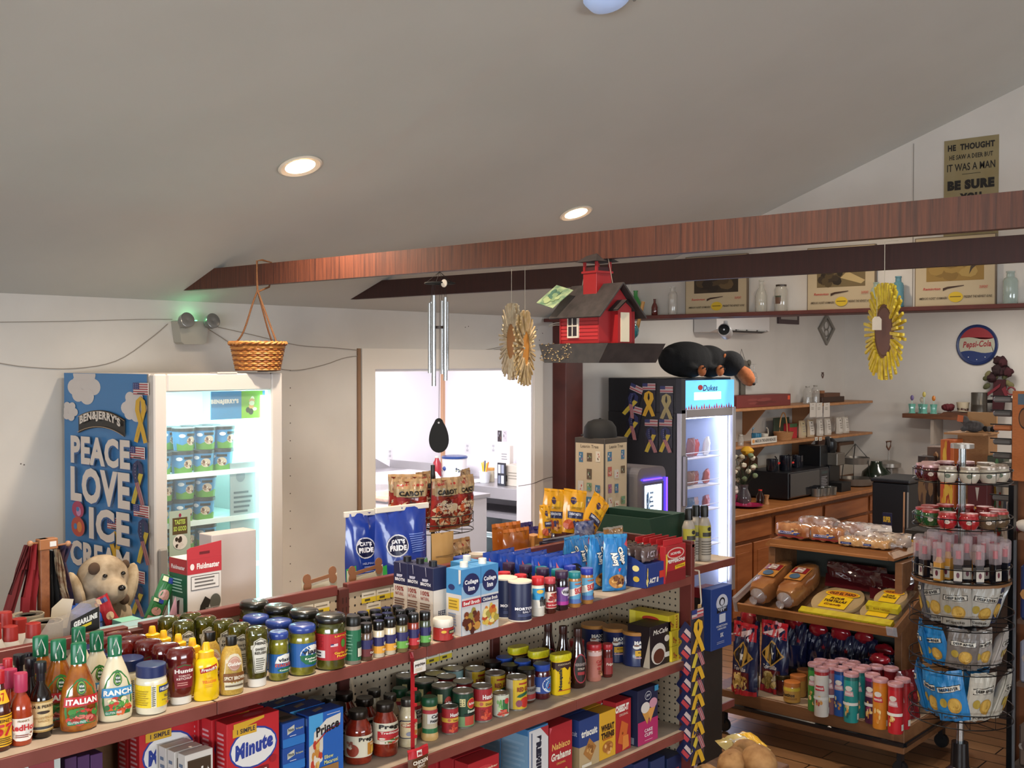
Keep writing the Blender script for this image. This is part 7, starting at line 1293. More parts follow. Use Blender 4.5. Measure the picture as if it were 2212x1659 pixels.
# microwave, mugs, coffee maker and friends
mx,my0,my1 = -4.36,px(1703,1080,x=-4.36).y,px(1790,1060,x=-4.36).y; mz = px(1703,1022,x=mx).z
t = thing('microwave','black microwave oven on the coffee counter','microwave',(mx,my0,CZ),R(90)); w = my1-my0; h = mz-CZ
m = MB(); m.box(0,0,.01,w,.40,h,mat('0f1015',.35),.006); m.build('body',t); m = MB(); m.box(.01,-.012,.02,w*.74,0,h-.01,mat('15161b',.12,coat=.6),.003); m.build('door',t); m = MB(); m.box(w*.76,-.006,.02,w-.01,0,h-.01,mat('1c1d22',.3)); m.build('control_panel',t)
decal('keypad',t,[('l',.1,.1,.9,.7,8,'8a8a90'),('r',.1,.8,.9,.92,'2a3a3a')],w*.2,h*.8,plane_fn((w*.87,-.0062,.03),(1,0,0),(0,0,1)))
zm = CZ+h+.0005
for i,(u,w_,h_,hs) in enumerate(((1668,25,26,1),(1697,27,32,1),(1722,25,26,-1))):
    t = mug('black enamel mug on the microwave, %s of three' % ('left','middle','right')[i],u,1012,w_,h_,'12131c',mx-.12-.06*(i % 2 == 0),zm,hs); m = MB()
    if i < 2: m.box(t['r']*.3,-t['r']-.002,.06,t['r']*.9,-t['r']+.004,.075,mat('c8302c',.4)); m.build('red_sticker',t)
t = thing('white_plate','white plate standing upright at the right back of the microwave','plate',(mx-.30,px(1740,1000,x=mx-.3).y,zm+.085)); m = MB(); m.lathe([(0,0),(.06,0),(.085,.008),(.085,.011),(.06,.004),(0,.004)],mat('c8c4c4',.3),28,T=Matrix.Rotation(R(78),4,'Y')); m.build('plate',t)
q = px(1772,1050,x=-4.45); t = thing('coffee_brewer','black coffee brewer with silver tank on the counter','coffee maker',(-4.42,q.y+.10,CZ),R(90)); m = MB(); m.box(-.06,.05,0,.10,.26,.40,mat('0e0f12',.35),.005); m.box(.06,-.08,0,.26,.16,.04,mat('0e0f12',.35),.005); m.box(.06,.02,.04,.26,.16,.22,mat('0e0f12',.4),.004); m.build('body',t); m = MB(); m.box(.08,-.04,.22,.24,.14,.33,mat('6c665e',.3,.5),.006); m.build('brew_head',t)
m = MB(); m.lathe([(.04,0),(.055,.05),(.05,.1),(.02,.13),(0,.13)],mat('101114',.3),16,T=Matrix.Translation((.14,.05,.33))); m.tube([(.11,.05,.38),(.07,.05,.47)],.022,mat('3a3a3c',.35,.4),8); m.build('filter_holder',t)
t = rnd_('spice_shaker','small shaker jar with silver lid in front of the brewer','shaker',1780,1052,14,20,[(0,0),(1,0),(1,.7)],mat('a89880',.3),z=CZ,cap=(lidp(1,.68),mat('a8a49c',.3,.7)))
# divided tin tray
q = px(1785,1072,z=CZ); t = thing('condiment_tin','shiny divided metal condiment tin on the counter edge','tin',(q.x-.03,q.y-.09,CZ),R(80)); m = MB(); gm = mat('8f8c86',.28,.8)
for k in range(3): m.lathe([(0,.002),(.05,.002),(.055,.07),(.052,.07),(.048,.006),(0,.006)],gm,18,T=Matrix.Translation((.02+.095*k,.03,0)))
m.build('cups',t)
t = bpx('black_scale','flat black tray box on the counter before the wire stand','box',1818,1838,1052,1042,x=-4.30,z=CZ,d=.12,col='101114')
q = px(1852,1050,x=-4.45); t = thing('tiered_stand','two tier metal tray stand with black wire frame','tray stand',(-4.45,q.y-.05,CZ)); gl = mat('807c76',.35,.6); zt_ = px(1852,958,x=-4.45).z-CZ
for z,r in ((.0,.17),(.19,.13)): m = MB(); m.lathe([(0,z+.01),(r*.9,z+.01),(r,z+.07),(r*.97,z+.07),(r*.88,z+.014),(0,z+.014)],gl,26); m.build('tray',t)
m = MB()
for a_ in (0,120,240): m.tube([(.15*cos(R(a_)),.15*sin(R(a_)),.02),(.12*cos(R(a_)),.12*sin(R(a_)),.26),(0,0,zt_)],.004,blk,6)
m.build('wire_frame',t)
t = thing('framed_mirror','wood framed panel leaning against the wall behind the tray stand','frame',(-4.80,px(1812,1000,x=-4.8).y,CZ),R(90),rot=(R(0),0,R(90))); w = px(1880,1000,x=-4.8).y-t.location.y; h = px(1850,952,x=-4.8).z-CZ; m = MB()
fw = mat('6a4a34',.5); m.box(0,0,0,.03,.02,h,fw); m.box(w-.03,0,0,w,.02,h,fw); m.box(.03,0,h-.03,w-.03,.02,h,fw); m.box(.03,0,0,w-.03,.02,.03,fw); m.build('frame',t); m = MB(); m.box(.03,.008,.03,w-.03,.014,h-.03,mat('a8a094',.3)); m.build('panel',t)
bpx('wood_plaque','brown wooden plaque with white lattice drawing behind the brewer','plaque',1770,1796,1000,948,x=-4.84,z=CZ,d=.015,col='6a4430',items=[('r',.4,.62,.9,.86,'c8beb0'),('r',.44,.65,.54,.83,'6a4430'),('r',.58,.65,.7,.83,'6a4430'),('r',.74,.65,.86,.83,'6a4430')])
# pink dish set, pitcher with flowers
q = px(1640,1100,z=CZ); t = thing('pink_plate','pink glass plate at the counter front','plate',(q.x-.14,q.y+.05,CZ)); m = MB(); m.lathe([(0,.0),(.07,.0),(.13,.018),(.13,.022),(.07,.005),(0,.005)],mat('a0244c',.15,coat=.6),28); m.build('dish',t)
q = px(1605,1092,z=CZ); t = thing('sundae_jar','pink sundae shaped jar with white swirl and cherry lid','jar',(q.x-.12,q.y+.04,CZ)); m = MB(); m.lathe([(0,0),(.055,0),(.075,.06),(.078,.08)],mat('a83a60',.25,coat=.5),20); m.build('base',t); m = MB(); m.ell((0,0,.10),(.075,.075,.035),mat('c8b8b0',.4),nz=.1); m.ell((.02,-.01,.125),(.045,.045,.03),mat('c8b8b0',.4),nz=.1); m.build('cream_swirl',t); m = MB(); m.ell((.01,0,.16),(.02,.02,.02),mat('b0202c',.2)); m.build('cherry',t)
rnd_('brown_bottle','dark glass bottle with red tag beside the pink plate','bottle',1642,1088,17,30,[(0,0),(1,.05),(1,.5),(.5,.8),(.45,1)],mat('2a1410',.15,coat=.7),z=CZ,cap=(lidp(.5,.9),mat('c8342c',.4)))
rnd_('wooden_cup','tiny waisted wooden cup beside the pink plate','cup',1656,1090,12,20,[(0,0),(1,0),(.6,.5),(1,1),(0,1)],mat('a8784c',.5),z=CZ)
t = rnd_('glass_pitcher','dark glass pitcher holding the flower bouquet','pitcher',1606,1058,34,44,[(0,0),(.8,0),(1,.25),(.9,.5),(.55,.8),(.65,1)],mat('4a4448',.12,coat=.9),x=-4.52,z=CZ); L = t.location
t = thing('flower_bouquet','cream and yellow artificial flowers standing in the dark pitcher','flowers',(L.x,L.y,CZ+.14)); fl = random.Random(3)
for i in range(22):
    a = fl.uniform(0,6.28); rr_ = fl.uniform(.02,.11); zz = fl.uniform(.04,.26); c_ = ('c8bfa8','b8ac90','6a7858','4a4440','c8bfa8')[i % 5]
    m = MB(); m.ell((rr_*cos(a),rr_*sin(a),zz),(.024,.024,.02),mat(c_,.8),8,6,nz=.3,seed=i); m.tube([(0,0,0),(rr_*cos(a),rr_*sin(a),zz)],.002,mat('3a4428',.7),5); m.build('flower',t)
m = MB(); m.ell((.02,.02,.29),(.05,.05,.035),mat('c8941c',.7),10,6,nz=.3); m.build('yellow_flower',t)
bpx('wooden_figure','dark wooden figure behind the flowers','figure',1624,1638,1015,988,x=-4.78,z=CZ+.0,d=.03,col='5a3a28',c=.01)
# black waste bin in front, kettles behind
t = bpx('black_bin','tall matte black square bin at the right end of the coffee counter','bin',1883,1962,1260,1043,y=8.55,z=0,d=.45,col='101319',c=.01); m = MB(); m.box(-.01,-.01,t['h'],t['w']+.01,.46,t['h']+.03,mat('16181d',.4),.008); m.build('lid',t)
t = thing('green_kettle','dark green pot bellied kettle on the right of the tray stand','kettle',(-4.42,px(1893,1040,x=-4.42).y,CZ)); m = MB(); m.lathe([(0,.001),(.10,.001),(.14,.05),(.13,.1),(.06,.16),(.05,.2),(0,.2)],mat('1e2a20',.2,coat=.6),22); m.build('pot',t)
t = thing('coffee_grinder','metal sifter with wooden D handle behind the black bin','sifter',(-4.36,px(1922,1030,x=-4.36).y-.03,CZ)); m = MB(); m.lathe([(0,0),(.09,0),(.09,.14),(0,.14)],mat('6a625a',.2,coat=.5),22); m.build('jar',t); m = MB(); m.lathe([(.09,.13),(.115,.14),(.115,.175),(.05,.2),(0,.2)],mat('9a948c',.3,.7),24); m.build('metal_lid',t)
m = MB(); m.tube([(0,0,.2),(0,0,.30)],.005,mat('8a847c',.3,.7),6); m.tube([(0,0,.30),(0,-.04,.33),(0,-.05,.38),(0,.05,.38),(0,.04,.33),(0,0,.30)],.008,mat('6a4634',.5),6); m.build('handle',t)
# wall pieces on the left annex wall
q = px(1783,712,x=XW); t = thing('diamond_plaque','grey metal diamond shaped wall ornament with round rings','wall ornament',(XW+.012,q.y,q.z),R(90)); s = mpp(q); gg = mat('8a857c',.45,.3)
m = MB(); O = [(0,34),(38,2),(0,-34),(-38,2)]; I_ = [(0,25),(28,2),(0,-25),(-28,2)]
for k in range(4): a,b,c,d = O[k],O[(k+1) % 4],I_[(k+1) % 4],I_[k]; m.prism([(x_*s,z_*s) for x_,z_ in (a,b,c,d)][::-1],-.01,.006,gg)
for zz,rr_ in ((9,11),(-7,9)): m.tube([(rr_*s*cos(R(a)),0,zz*s+rr_*s*.9*sin(R(a))) for a in range(0,360,20)],.005,gg,6,closed=True)
m.build('frame',t)
q = px(1776,810,x=XW); t = thing('heart_hook','small brown heart shaped wall hook','hook',(XW+.006,q.y,q.z)); m = MB(); m.tube([(0,0,-.03),(0,.02,.0),(0,.014,.024),(0,0,.008),(0,-.014,.024),(0,-.02,0),(0,0,-.03)],.005,mat('6a5248',.6),6); m.build('heart',t)
q = px(1598,800,x=XW); s = mpp(q); t = thing('bear_sign','grey metal bear shaped hanging sign with white script and wine glasses','wall sign',(XW+.03,q.y,q.z),R(90)); sg = mat('6f6a60',.5,.3)
m = MB(); m.lathe([(0,-.004),(30*s,-.004),(30*s,.004),(0,.004)],sg,24,1,.75,T=Matrix.Rotation(R(90),4,'X')@Matrix.Identity(4)); m.lathe([(0,-.004),(7*s,-.004),(7*s,.004),(0,.004)],sg,14,T=Matrix.Translation((27*s,0,16*s))@Matrix.Rotation(R(90),4,'X')); m.box(-8*s,-.004,-56*s,10*s,.004,-10*s,sg); m.build('plate',t)
decal('script',t,[('t','How To Tell Time',.5,.5,.9,.4,'c2bcb0',{'s': .25})],48*s,16*s,plane_fn((0,-.0045,-4*s),(1,0,.1),(0,0,1)))
m = MB(); m.tube([(-14*s,0,20*s),(-6*s,0,46*s),(10*s,0,20*s)],.002,blk,5); m.build('cord',t)
for k in (0,1): m = MB(); m.lathe([(.0,-.0),(.03,0),(.034,-.05),(.02,-.09),(.004,-.1),(.004,-.16),(.03,-.165)][::-1],mat('b8b4ae',.06,a=.4,coat=1),16,T=Matrix.Translation((12*s+.05*k,-.05,-28*s))@Matrix.Rotation(R(180),4,'X')); m.build('wine_glass',t)
m = MB(); m.box(-10*s,-.07,-24*s,24*s,0,-22*s,sg); m.build('rack',t)
# air conditioner and security camera
q0 = px(1548,700,x=-4.68); q1 = px(1662,700,x=-4.68); t = thing('air_conditioner','white wall mounted air conditioner above the cooler, partly hidden by the ledge','air conditioner',(-4.68,q0.y,2.30),R(90)); w = q1.y-q0.y
m = MB(); m.prism([(0,0),(0,.26),(.21,.26),(.21,-.02),(.06,-.02)],0,w,mat('cdc8c4',.4),'x'); m.build('body',t); m = MB(); m.prism([(.0,.0),(.055,-.018),(.055,-.012),(.0,.006)],w*.12,w*.95,mat('2a2c2e',.5),'x',T=Matrix.Translation((0,-.003,0))); m.build('air_outlet',t)
for k in range(4): m = MB(); m.box(w*(.16+.2*k),-.02,-.004,w*(.30+.2*k),-.004,.004,mat('b8b8b4',.4)); m.build('louvre',t)
q = px(1564,712,y=YG+.05); t = thing('security_camera','white bullet security camera with black face under the ledge','camera',(q.x,q.y,q.z)); t.rotation_euler = (R(-8),0,R(25)); m = MB(); m.lathe([(0,0),(.036,0),(.04,.008),(.04,.14),(.03,.16),(0,.16)],mat('c6c2be',.35),20,T=Matrix.Rotation(R(-90),4,'X')); m.build('housing',t)
m = MB(); m.lathe([(0,-.002),(.034,-.002),(.034,.001),(0,.001)],mat('0c0d10',.15),20,T=Matrix.Rotation(R(-90),4,'X')); m.ell((0,-.004,0),(.006,.003,.006),mat('d8dce0',.1)); m.build('lens_face',t); m = MB(); m.tube([(0,.1,.03),(0,.1,2.312-q.z+.0)],.014,mat('c6c2be',.35),10); m.build('mount',t)
q0 = px(1678,700,x=XW); t = thing('wall_picture','small dark framed picture on the wall just under the ledge','picture',(XW+.02,q0.y,px(1700,700,x=XW).z),R(90)); w = px(1722,700,x=XW).y-q0.y; m = MB(); m.box(0,0,0,w,.018,.2,mat('4a3a3c',.5)); m.build('frame',t); m = MB(); m.box(.04,-.001,.04,w-.04,0,.16,mat('9a928c',.4)); m.build('picture',t)
# ================================================ ledge: posters and bottles
YL = YG-.012; ZL = 2.336
def poster(label,u0,u1,vt,pic):
    a = px(u0,620,y=YL); b = px(u1,620,y=YL); w = b.x-a.x; h = px((u0+u1)/2,vt,y=YL).z-ZL
    t = thing('framed_poster',label,'poster',(a.x,YL,ZL),0); m = MB(); m.box(0,-.02,0,w,0,h,mat('6a5a48',.5),.001); m.build('frame',t)
    decal('print',t,[('r',.012,.012,.988,.988,'b3a284')]+pic+[('t','Remington',.22,.25,.22,.05,'b03a34',{'s': .25}),('p',[(.36,.22),(.42,.25),(.62,.285),(.62,.295),(.42,.28),(.36,.26)],'3a2418'),('e',.52,.13,.09,.075,'c8a82c'),('l',.45,.12,.59,.15,1,'6a5418'),('t',"AMERICA'S OLDEST GUNMAKERS",.24,.12,.36,.035,'3c3020',{'s': .2,'b': .02}),('t','PRESENT THE NEWEST GUNS',.79,.13,.34,.035,'3c3020',{'s': .2,'b': .02}),('t','DUPONT',.86,.26,.1,.04,'b85a4a')],w,h,plane_fn((w/2,-.0203,0),(1,0,0),(0,0,1))); return t
poster('framed hunting poster with dark brown picture, leftmost of three on the ledge',1484,1618,552,[('r',.15,.36,.86,.92,'33281c'),('b',.5,.64,.34,.26,('4a3a26','2a2018','5c4a30'),26,3),('b',.5,.82,.3,.08,('7a6a4a','5a4a34'),10,3)])
poster('framed hunting poster with pine forest path, middle of three on the ledge',1747,1894,532,[('r',.15,.36,.86,.92,'6a5a3c'),('r',.15,.7,.86,.92,'a89868'),('b',.35,.55,.2,.18,('33281c','4a3c24','241c14'),26,3),('p',[(.5,.5),(.8,.4),(.86,.45),(.6,.6)],'b09a6c')]+[('p',[(.60+.05*k,.6),(.64+.05*k,.6),(.62+.05*k,.74+.04*(k % 2))],'2f3a22') for k in range(5)]+[('e',.42,.74,.12,.07,'1c1612'),('e',.52,.70,.04,.05,'1c1612')])
poster('framed hunting poster with flying birds on gold, rightmost of three on the ledge',1979,2154,510,[('r',.15,.36,.86,.92,'8a6c34'),('b',.5,.62,.34,.24,('96783c','7c602c','a08448'),24,3),('p',[(.3,.5),(.42,.62),(.5,.6),(.54,.52),(.44,.66),(.4,.7),(.36,.6)],'3a2c22'),('e',.43,.62,.07,.035,'4a3a2c'),('p',[(.68,.44),(.70,.56),(.78,.58),(.72,.52)],'3a2c22')])
def bottle(label,u,vt,w,col,prof,vb=685,capd=None,a=.5,lab=None):
    q = px(u,vb,y=YL-.05); s = mpp(q); hh = px(u,vt,y=YL-.05).z-ZL; r = w*s/2; t = thing('glass_bottle',label,'bottle',(q.x,YL-.055,ZL)); m = MB(); P = [(x_*r,z_*hh) for x_,z_ in prof]; m.lathe(P,mat(col,.08,a=a,coat=1),20); m.build('glass',t)
    if capd: m = MB(); m.lathe([(0,hh*.93),(r*.8,hh*.93),(r*.8,hh),(0,hh)],capd,18); m.build('lid',t)
    if lab: decal('label',t,lab,r*1.2,hh*.3,cyl_fn(P,hh*.28),True)
BT = [(0,0),(.92,0),(1,.03),(1,.5),(.75,.65),(.38,.78),(.36,.95),(.44,.96),(.44,1)]; BM = [(0,0),(.95,0),(1,.03),(1,.7),(.85,.78),(.55,.83),(.52,.94),(.6,.95),(.6,1)]
bottle('bright green glass bottle on the ledge beside the birdhouse',1374,628,24,'2f8a3c',BT,a=.8); bottle('small amber glass bottle on the ledge',1415,646,14,'5a1c18',BT,a=.9); bottle('clear milk bottle right of the small amber bottle',1454,619,20,'c0bab0',BM)
bottle('tall clear bottle between the two left posters',1645,605,26,'c0bcae',BT); bottle('clear lidded jar with brown label between the posters',1688,615,29,'b8b2a4',[(0,0),(.95,0),(1,.03),(1,.8),(.8,.92),(.75,.95)],capd=mat('3a3028',.4),lab=[('p',[(.1,.8),(.9,.8),(.85,0),(.15,0)],'5a4030'),('r',.1,.8,.9,1,'3c4434')])
bottle('teal blue glass bottle partly behind the yellow wreath',1941,597,24,'4a8290',BM,a=.75); bottle('pale green bottle left of the yellow wreath',1893,610,22,'9ab0a0',BM); bottle('aqua glass bottle at the right picture edge on the ledge',2183,586,31,'96a8a0',BM,a=.6)
# gable poster
a = px(2040,350,y=YG); b = px(2158,350,y=YG); zt_ = px(2098,298,y=YG).z; h = .60; w = b.x-a.x
t = thing('hunting_notice','old tan letterpress notice warning hunters, high on the gable wall','notice',(a.x,YG-.004,zt_-h)); m = MB(); m.box(0,0,0,w,.003,h,mat('8d7f5c',.7,kind='noise',h2='857650',sc=8)); m.build('board',t)
K = '17120e'; decal('lettering',t,[('t','HE  THOUGHT',.5,.93,.86,.055,K,{'b': .05}),('t','HE SAW A DEER BUT',.5,.845,.80,.042,K),('t','IT WAS A MAN',.5,.755,.88,.065,K,{'b': .015}),('r',.34,.69,.68,.694,K),('t','BE SURE',.5,.60,.86,.085,K,{'b': .08}),('t','YOU',.5,.49,.4,.075,K,{'b': .07}),('t','KNOW',.5,.38,.62,.085,K,{'b': .07}),('t','BEFORE YOU SHOOT',.5,.25,.86,.06,K,{'b': .03})],w,h,plane_fn((w/2,-.0003,0),(1,0,0),(0,0,1)))
# ================================================ far wall of the annex
YW = YF-.002
q = px(2111,745,y=YW); t = thing('round_soda_sign','round red, white and blue soda sign on the far wall','sign',(q.x,YW,q.z)); r = 44*mpp(q)
m = MB(); m.lathe([(0,.0),(r,0),(r,.012),(r*.96,.016),(r*.86,.010),(0,.010)],mat('1c2c58',.3),40,T=Matrix.Rotation(R(90),4,'X')); m.build('disc',t)
def capseg(z0,z1,col,wav=0,rad=.86):
    P = []; n = 10
    def xx(z): return sqrt(max(0,rad*rad-z*z))
    zs0 = [(-xx(z0)+2*xx(z0)*i/n) for i in range(n+1)]; P = [(.5+x_/2,.5+(z0+wav*sin(x_*3))/2) for x_ in zs0]; P += [(.5+xx(z1)*(1-2*i/n)/2,.5+(z1+wav*sin(xx(z1)*(1-2*i/n)*3))/2) for i in range(n+1)]; return P
IT = [('e',.5,.5,.43,.43,'1e3060')]; aR = .86
def arcp(a0,a1,n=12): return [(.5+.43*cos(R(a0+(a1-a0)*i/n)),.5+.43*sin(R(a0+(a1-a0)*i/n))) for i in range(n+1)]
IT += [('p',arcp(20,160)+[(.5+(-.4+.8*i/8),.66+.03*sin(i*.8)) for i in range(9)],'8e2a30'),('p',arcp(160,205,5)+[(.5+(-.38+.78*i/8),.33+.03*sin(i*.8)) for i in range(9)]+arcp(-25,20,5)+[(.5+(.4-.8*i/8),.66+.03*sin((8-i)*.8)) for i in range(9)],'a8a490'),('t','Pepsi-Cola',.5,.5,.68,.2,'8e2a30',{'s': .3,'b': .03,'rot': .05}),('e',.3,.2,.012,.012,'c8c8c8'),('e',.5,.14,.012,.012,'c8c8c8'),('e',.7,.2,.012,.012,'c8c8c8')]
decal('painted_face',t,IT,2*r,2*r,plane_fn((0,-.0105,-r),(1,0,0),(0,0,1)))
q0 = px(1949,893,y=YW-.28); q1 = px(2132,893,y=YW-.28); t = thing('live_edge_shelf','rough live edge wooden shelf on the far wall','shelf',(q0.x,YW-.28,q0.z-.04)); w = q1.x-q0.x; m = MB()
m.prism([(0,0),(w,-.01),(w,.07),(w*.8,.06),(w*.5,.065),(w*.45,.04),(0,.04)],0,.28,mat('6e4228',.6,kind='wood',h2='4a2a18',sc=3,bump=.3)); m.build('plank',t)
for x_ in (.25,w-.2): m = MB(); m.box(x_,.04,-.24,x_+.03,.27,-.01,mat('a89c90',.5)); m.build('bracket',t)
ZW = q0.z+.001; yw = YW-.18
for i,(u,c_,h_) in enumerate(((1970,'6a5a8a',36),(1988,'c8bca8',32),(1996,'c0b05c',44),(2014,'c8782c',36))):
    q = px(u,890,y=yw); s = mpp(q); t = thing('glass_flower','small %s glass tulip in a teal base on the live edge shelf' % ('violet','cream','yellow','orange')[i],'glass flower',(q.x,yw+.03*(i % 2),ZW)); m = MB(); m.lathe([(0,0),(8*s,0),(6*s,4*s),(8*s,20*s),(0,14*s)],mat('6aa898',.15,coat=.6),8); m.build('base',t); m = MB(); m.tube([(0,0,10*s),(0,0,h_*s-6*s)],.8*s,'a8c8b8',5); m.build('stem',t); m = MB(); m.ell((0,0,h_*s-3*s),(4*s,2*s,6*s),mat(c_,.2,coat=.5)); m.build('petals',t)
ZW2 = ZW+.027
q = px(2048,880,y=yw); t = thing('red_rose','dark red fabric rose lying on the live edge shelf','flower',(q.x,yw,ZW2+.03)); rs = random.Random(2)
for i in range(9): a = i*2.4; m = MB(); m.ell((.03*cos(a)*(i > 0),.02*sin(a)*(i > 0),.005*(i % 3)),(.032,.028,.03),mat('5a161e',.8),8,6,nz=.2,seed=i); m.build('petal',t)
rnd_('decorated_bowl','small cream bowl with dark painted band and tiny figure','bowl',2080,888,27,20,[(0,0),(.8,0),(1,1),(.9,1),(.7,.2),(0,.2)],mat('b8aa90',.4),y=yw,z=ZW2+.002,labs=[(.1,.55,300,[('b',.5,.4,.48,.4,('2a1c18','5a2a24','3a3028'),24,2)])])
t = rnd_('flour_sifter','dull metal flour sifter with side handle on the far shelf','sifter',2115,885,33,42,[(0,0),(1,0),(1,.35),(1.02,.37),(1.02,.4),(1,.42),(1,1),(.94,1),(.94,.1),(0,.1)],mat('5a554e',.35,.7),y=yw,z=ZW2+.002)
m = MB(); m.box(t['r'],-.012,.08,t['r']+.16,.012,.11,mat('1c1614',.4),.004); m.build('handle',t)
q = px(2158,800,y=YW-.08); t = thing('dried_bouquet','dark maroon artificial rose bouquet with red ribbon on the far wall','bouquet',(q.x,YW-.08,q.z)); s = mpp(q); rs = random.Random(5)
for i in range(16): a = rs.uniform(0,6.28); r_ = rs.uniform(0,24)*s; m = MB(); m.ell((r_*cos(a),rs.uniform(-.03,.02),r_*sin(a)),(10*s,.03,9*s),mat(('2c1014','3c141a','241012')[i % 3],.9),8,6,nz=.4,seed=i); m.build('rose',t)
for i in range(8): m = MB(); m.ell((rs.uniform(-26,26)*s,0,rs.uniform(-36,-8)*s),(9*s,.01,6*s),mat(('4a4a2c','6a6440')[i % 2],.8),8,5,rot=(0,rs.uniform(-1,1),0)); m.build('leaf',t)
m = MB(); m.prism([(-12*s,-90*s),(10*s,-90*s),(16*s,-20*s),(-10*s,-20*s)],-.02,.02,mat('3a1218',.9)); m.build('stem_bundle',t)
m = MB(); m.prism([(-40*s,-62*s),(-34*s,-66*s),(4*s,-36*s),(6*s,-28*s)],-.03,-.025,mat('6a1622',.6)); m.prism([(8*s,-40*s),(20*s,-66*s),(24*s,-64*s),(16*s,-34*s)],-.03,-.025,mat('6a1622',.6)); m.tube([(28*s+8*s*cos(R(a)),-.03,-44*s+8*s*sin(R(a))) for a in range(0,360,30)],.008,mat('6a1622',.6),6,closed=True); m.build('ribbon',t)
# ================================================ rolling wooden bread rack
rx0,rx1,ry,rz_ = px(1531,1520,y=5.28).x,px(1953,1600,y=5.28).x,5.28,.26
rw = mat('7c5434',.5,kind='wood',h2='6a4428',sc=2.5); rw2 = mat('8f5c30',.45,kind='wood',h2='7c4a24',sc=3)
t = thing('bread_rack','three level wooden bread rack on casters with black bumper','display rack',(rx0,ry,0)); w = rx1-rx0
m = MB(); m.box(0,0,.135,w,.72,rz_,rw,.004); m.build('deck',t); m = MB(); m.box(.10,.015,rz_,w-.01,.70,rz_+.002,mat('c0a98e',.8,kind='noise',h2='b39c82',sc=9)); m.build('deck_liner',t)
m = MB(); m.box(-.006,-.012,.17,w+.006,0,.195,mat('15161a',.2,coat=.5),.005); m.box(w,0,.17,w+.012,.72,.195,mat('15161a',.2,coat=.5),.005); m.build('bumper',t)
m = MB(); m.box(.01,-.003,.138,.065,-.0005,.162,'a8a480'); m.build('label_plate',t)
for x_,y_ in ((.05,.08),(w-.05,.08),(.05,.62),(w-.05,.62)):
    m = MB(); m.lathe([(0,-.012),(.036,-.012),(.038,0),(.036,.012),(0,.012)],mat('141416',.5),16,T=Matrix.Translation((x_,y_,.0385))@Matrix.Rotation(R(90),4,'X')); m.box(x_-.012,y_-.02,.05,x_+.012,y_+.02,.135,mat('2a2a2e',.4,.5)); m.build('caster',t)
X0,X1 = -3.10-rx0,-2.30-rx0
m = MB(); m.box(X0+.06,.62,rz_,X1-.02,.645,1.0,mat('3a3c36',.6)); m.build('back_panel',t)
for x_ in (X0+.04,X1-.03): m = MB(); m.box(x_-.02,.36,rz_,x_+.02,.64,1.0,rw,.002); m.build('side_panel',t)
sx0,sx1 = px(1597,1310,y=5.42).x-rx0,px(1934,1360,y=5.42).x-rx0; zf = px(1934,1375,y=5.42).z
TT = Matrix.Translation((0,.14,zf)) @ Matrix.Rotation(R(18),4,'X')
m = MB(); m.box(sx0,0,0,sx1,.46,.02,rw,.002,TT); m.box(sx0,-.015,0,sx1,0,.05,rw2,.002,TT); m.box(sx1-.0,-.015,0,sx1+.018,.46,.06,rw,.002,TT); m.box(sx0-.018,-.015,0,sx0,.46,.055,rw,.002,TT); m.build('sloped_tray',t)
m = MB(); m.box(sx0-.02,-.018,.0,sx0+.0,.46,.085,mat('c8d0d8',.08,a=.35,coat=1),0,TT); m.box(sx1-.035,-.0175,.01,sx1+.02,-.0155,.06,mat('c8d0d8',.08,a=.35,coat=1),0,TT); m.build('clear_side_guard',t)
tx0,tx1 = px(1652,1180,y=5.6).x-rx0,px(1930,1205,y=5.6).x-rx0; zt3 = px(1930,1213,y=5.6).z
m = MB(); m.prism([(0,0),(-.0,.012),(.035,.04),(.42,.04),(.42,0)],tx0+.03,tx1-.03,rw2,'x',T=Matrix.Translation((0,.32,zt3)))
m.prism([(tx0,0),(tx1,0),(tx1,.012),(tx1-.035,.042),(tx0+.035,.042),(tx0,.012)],.325,.735,rw2,'y',T=Matrix.Translation((0,0,zt3))); m.build('top_shelf',t)
ZT = zt3+.0432
def rk(x,y,z): return Vector((rx0+x,ry+y,z))
clear = lambda c,c2,sc=18: mat(c,.16,kind='mottle',h2=c2,sc=sc,coat=.9)
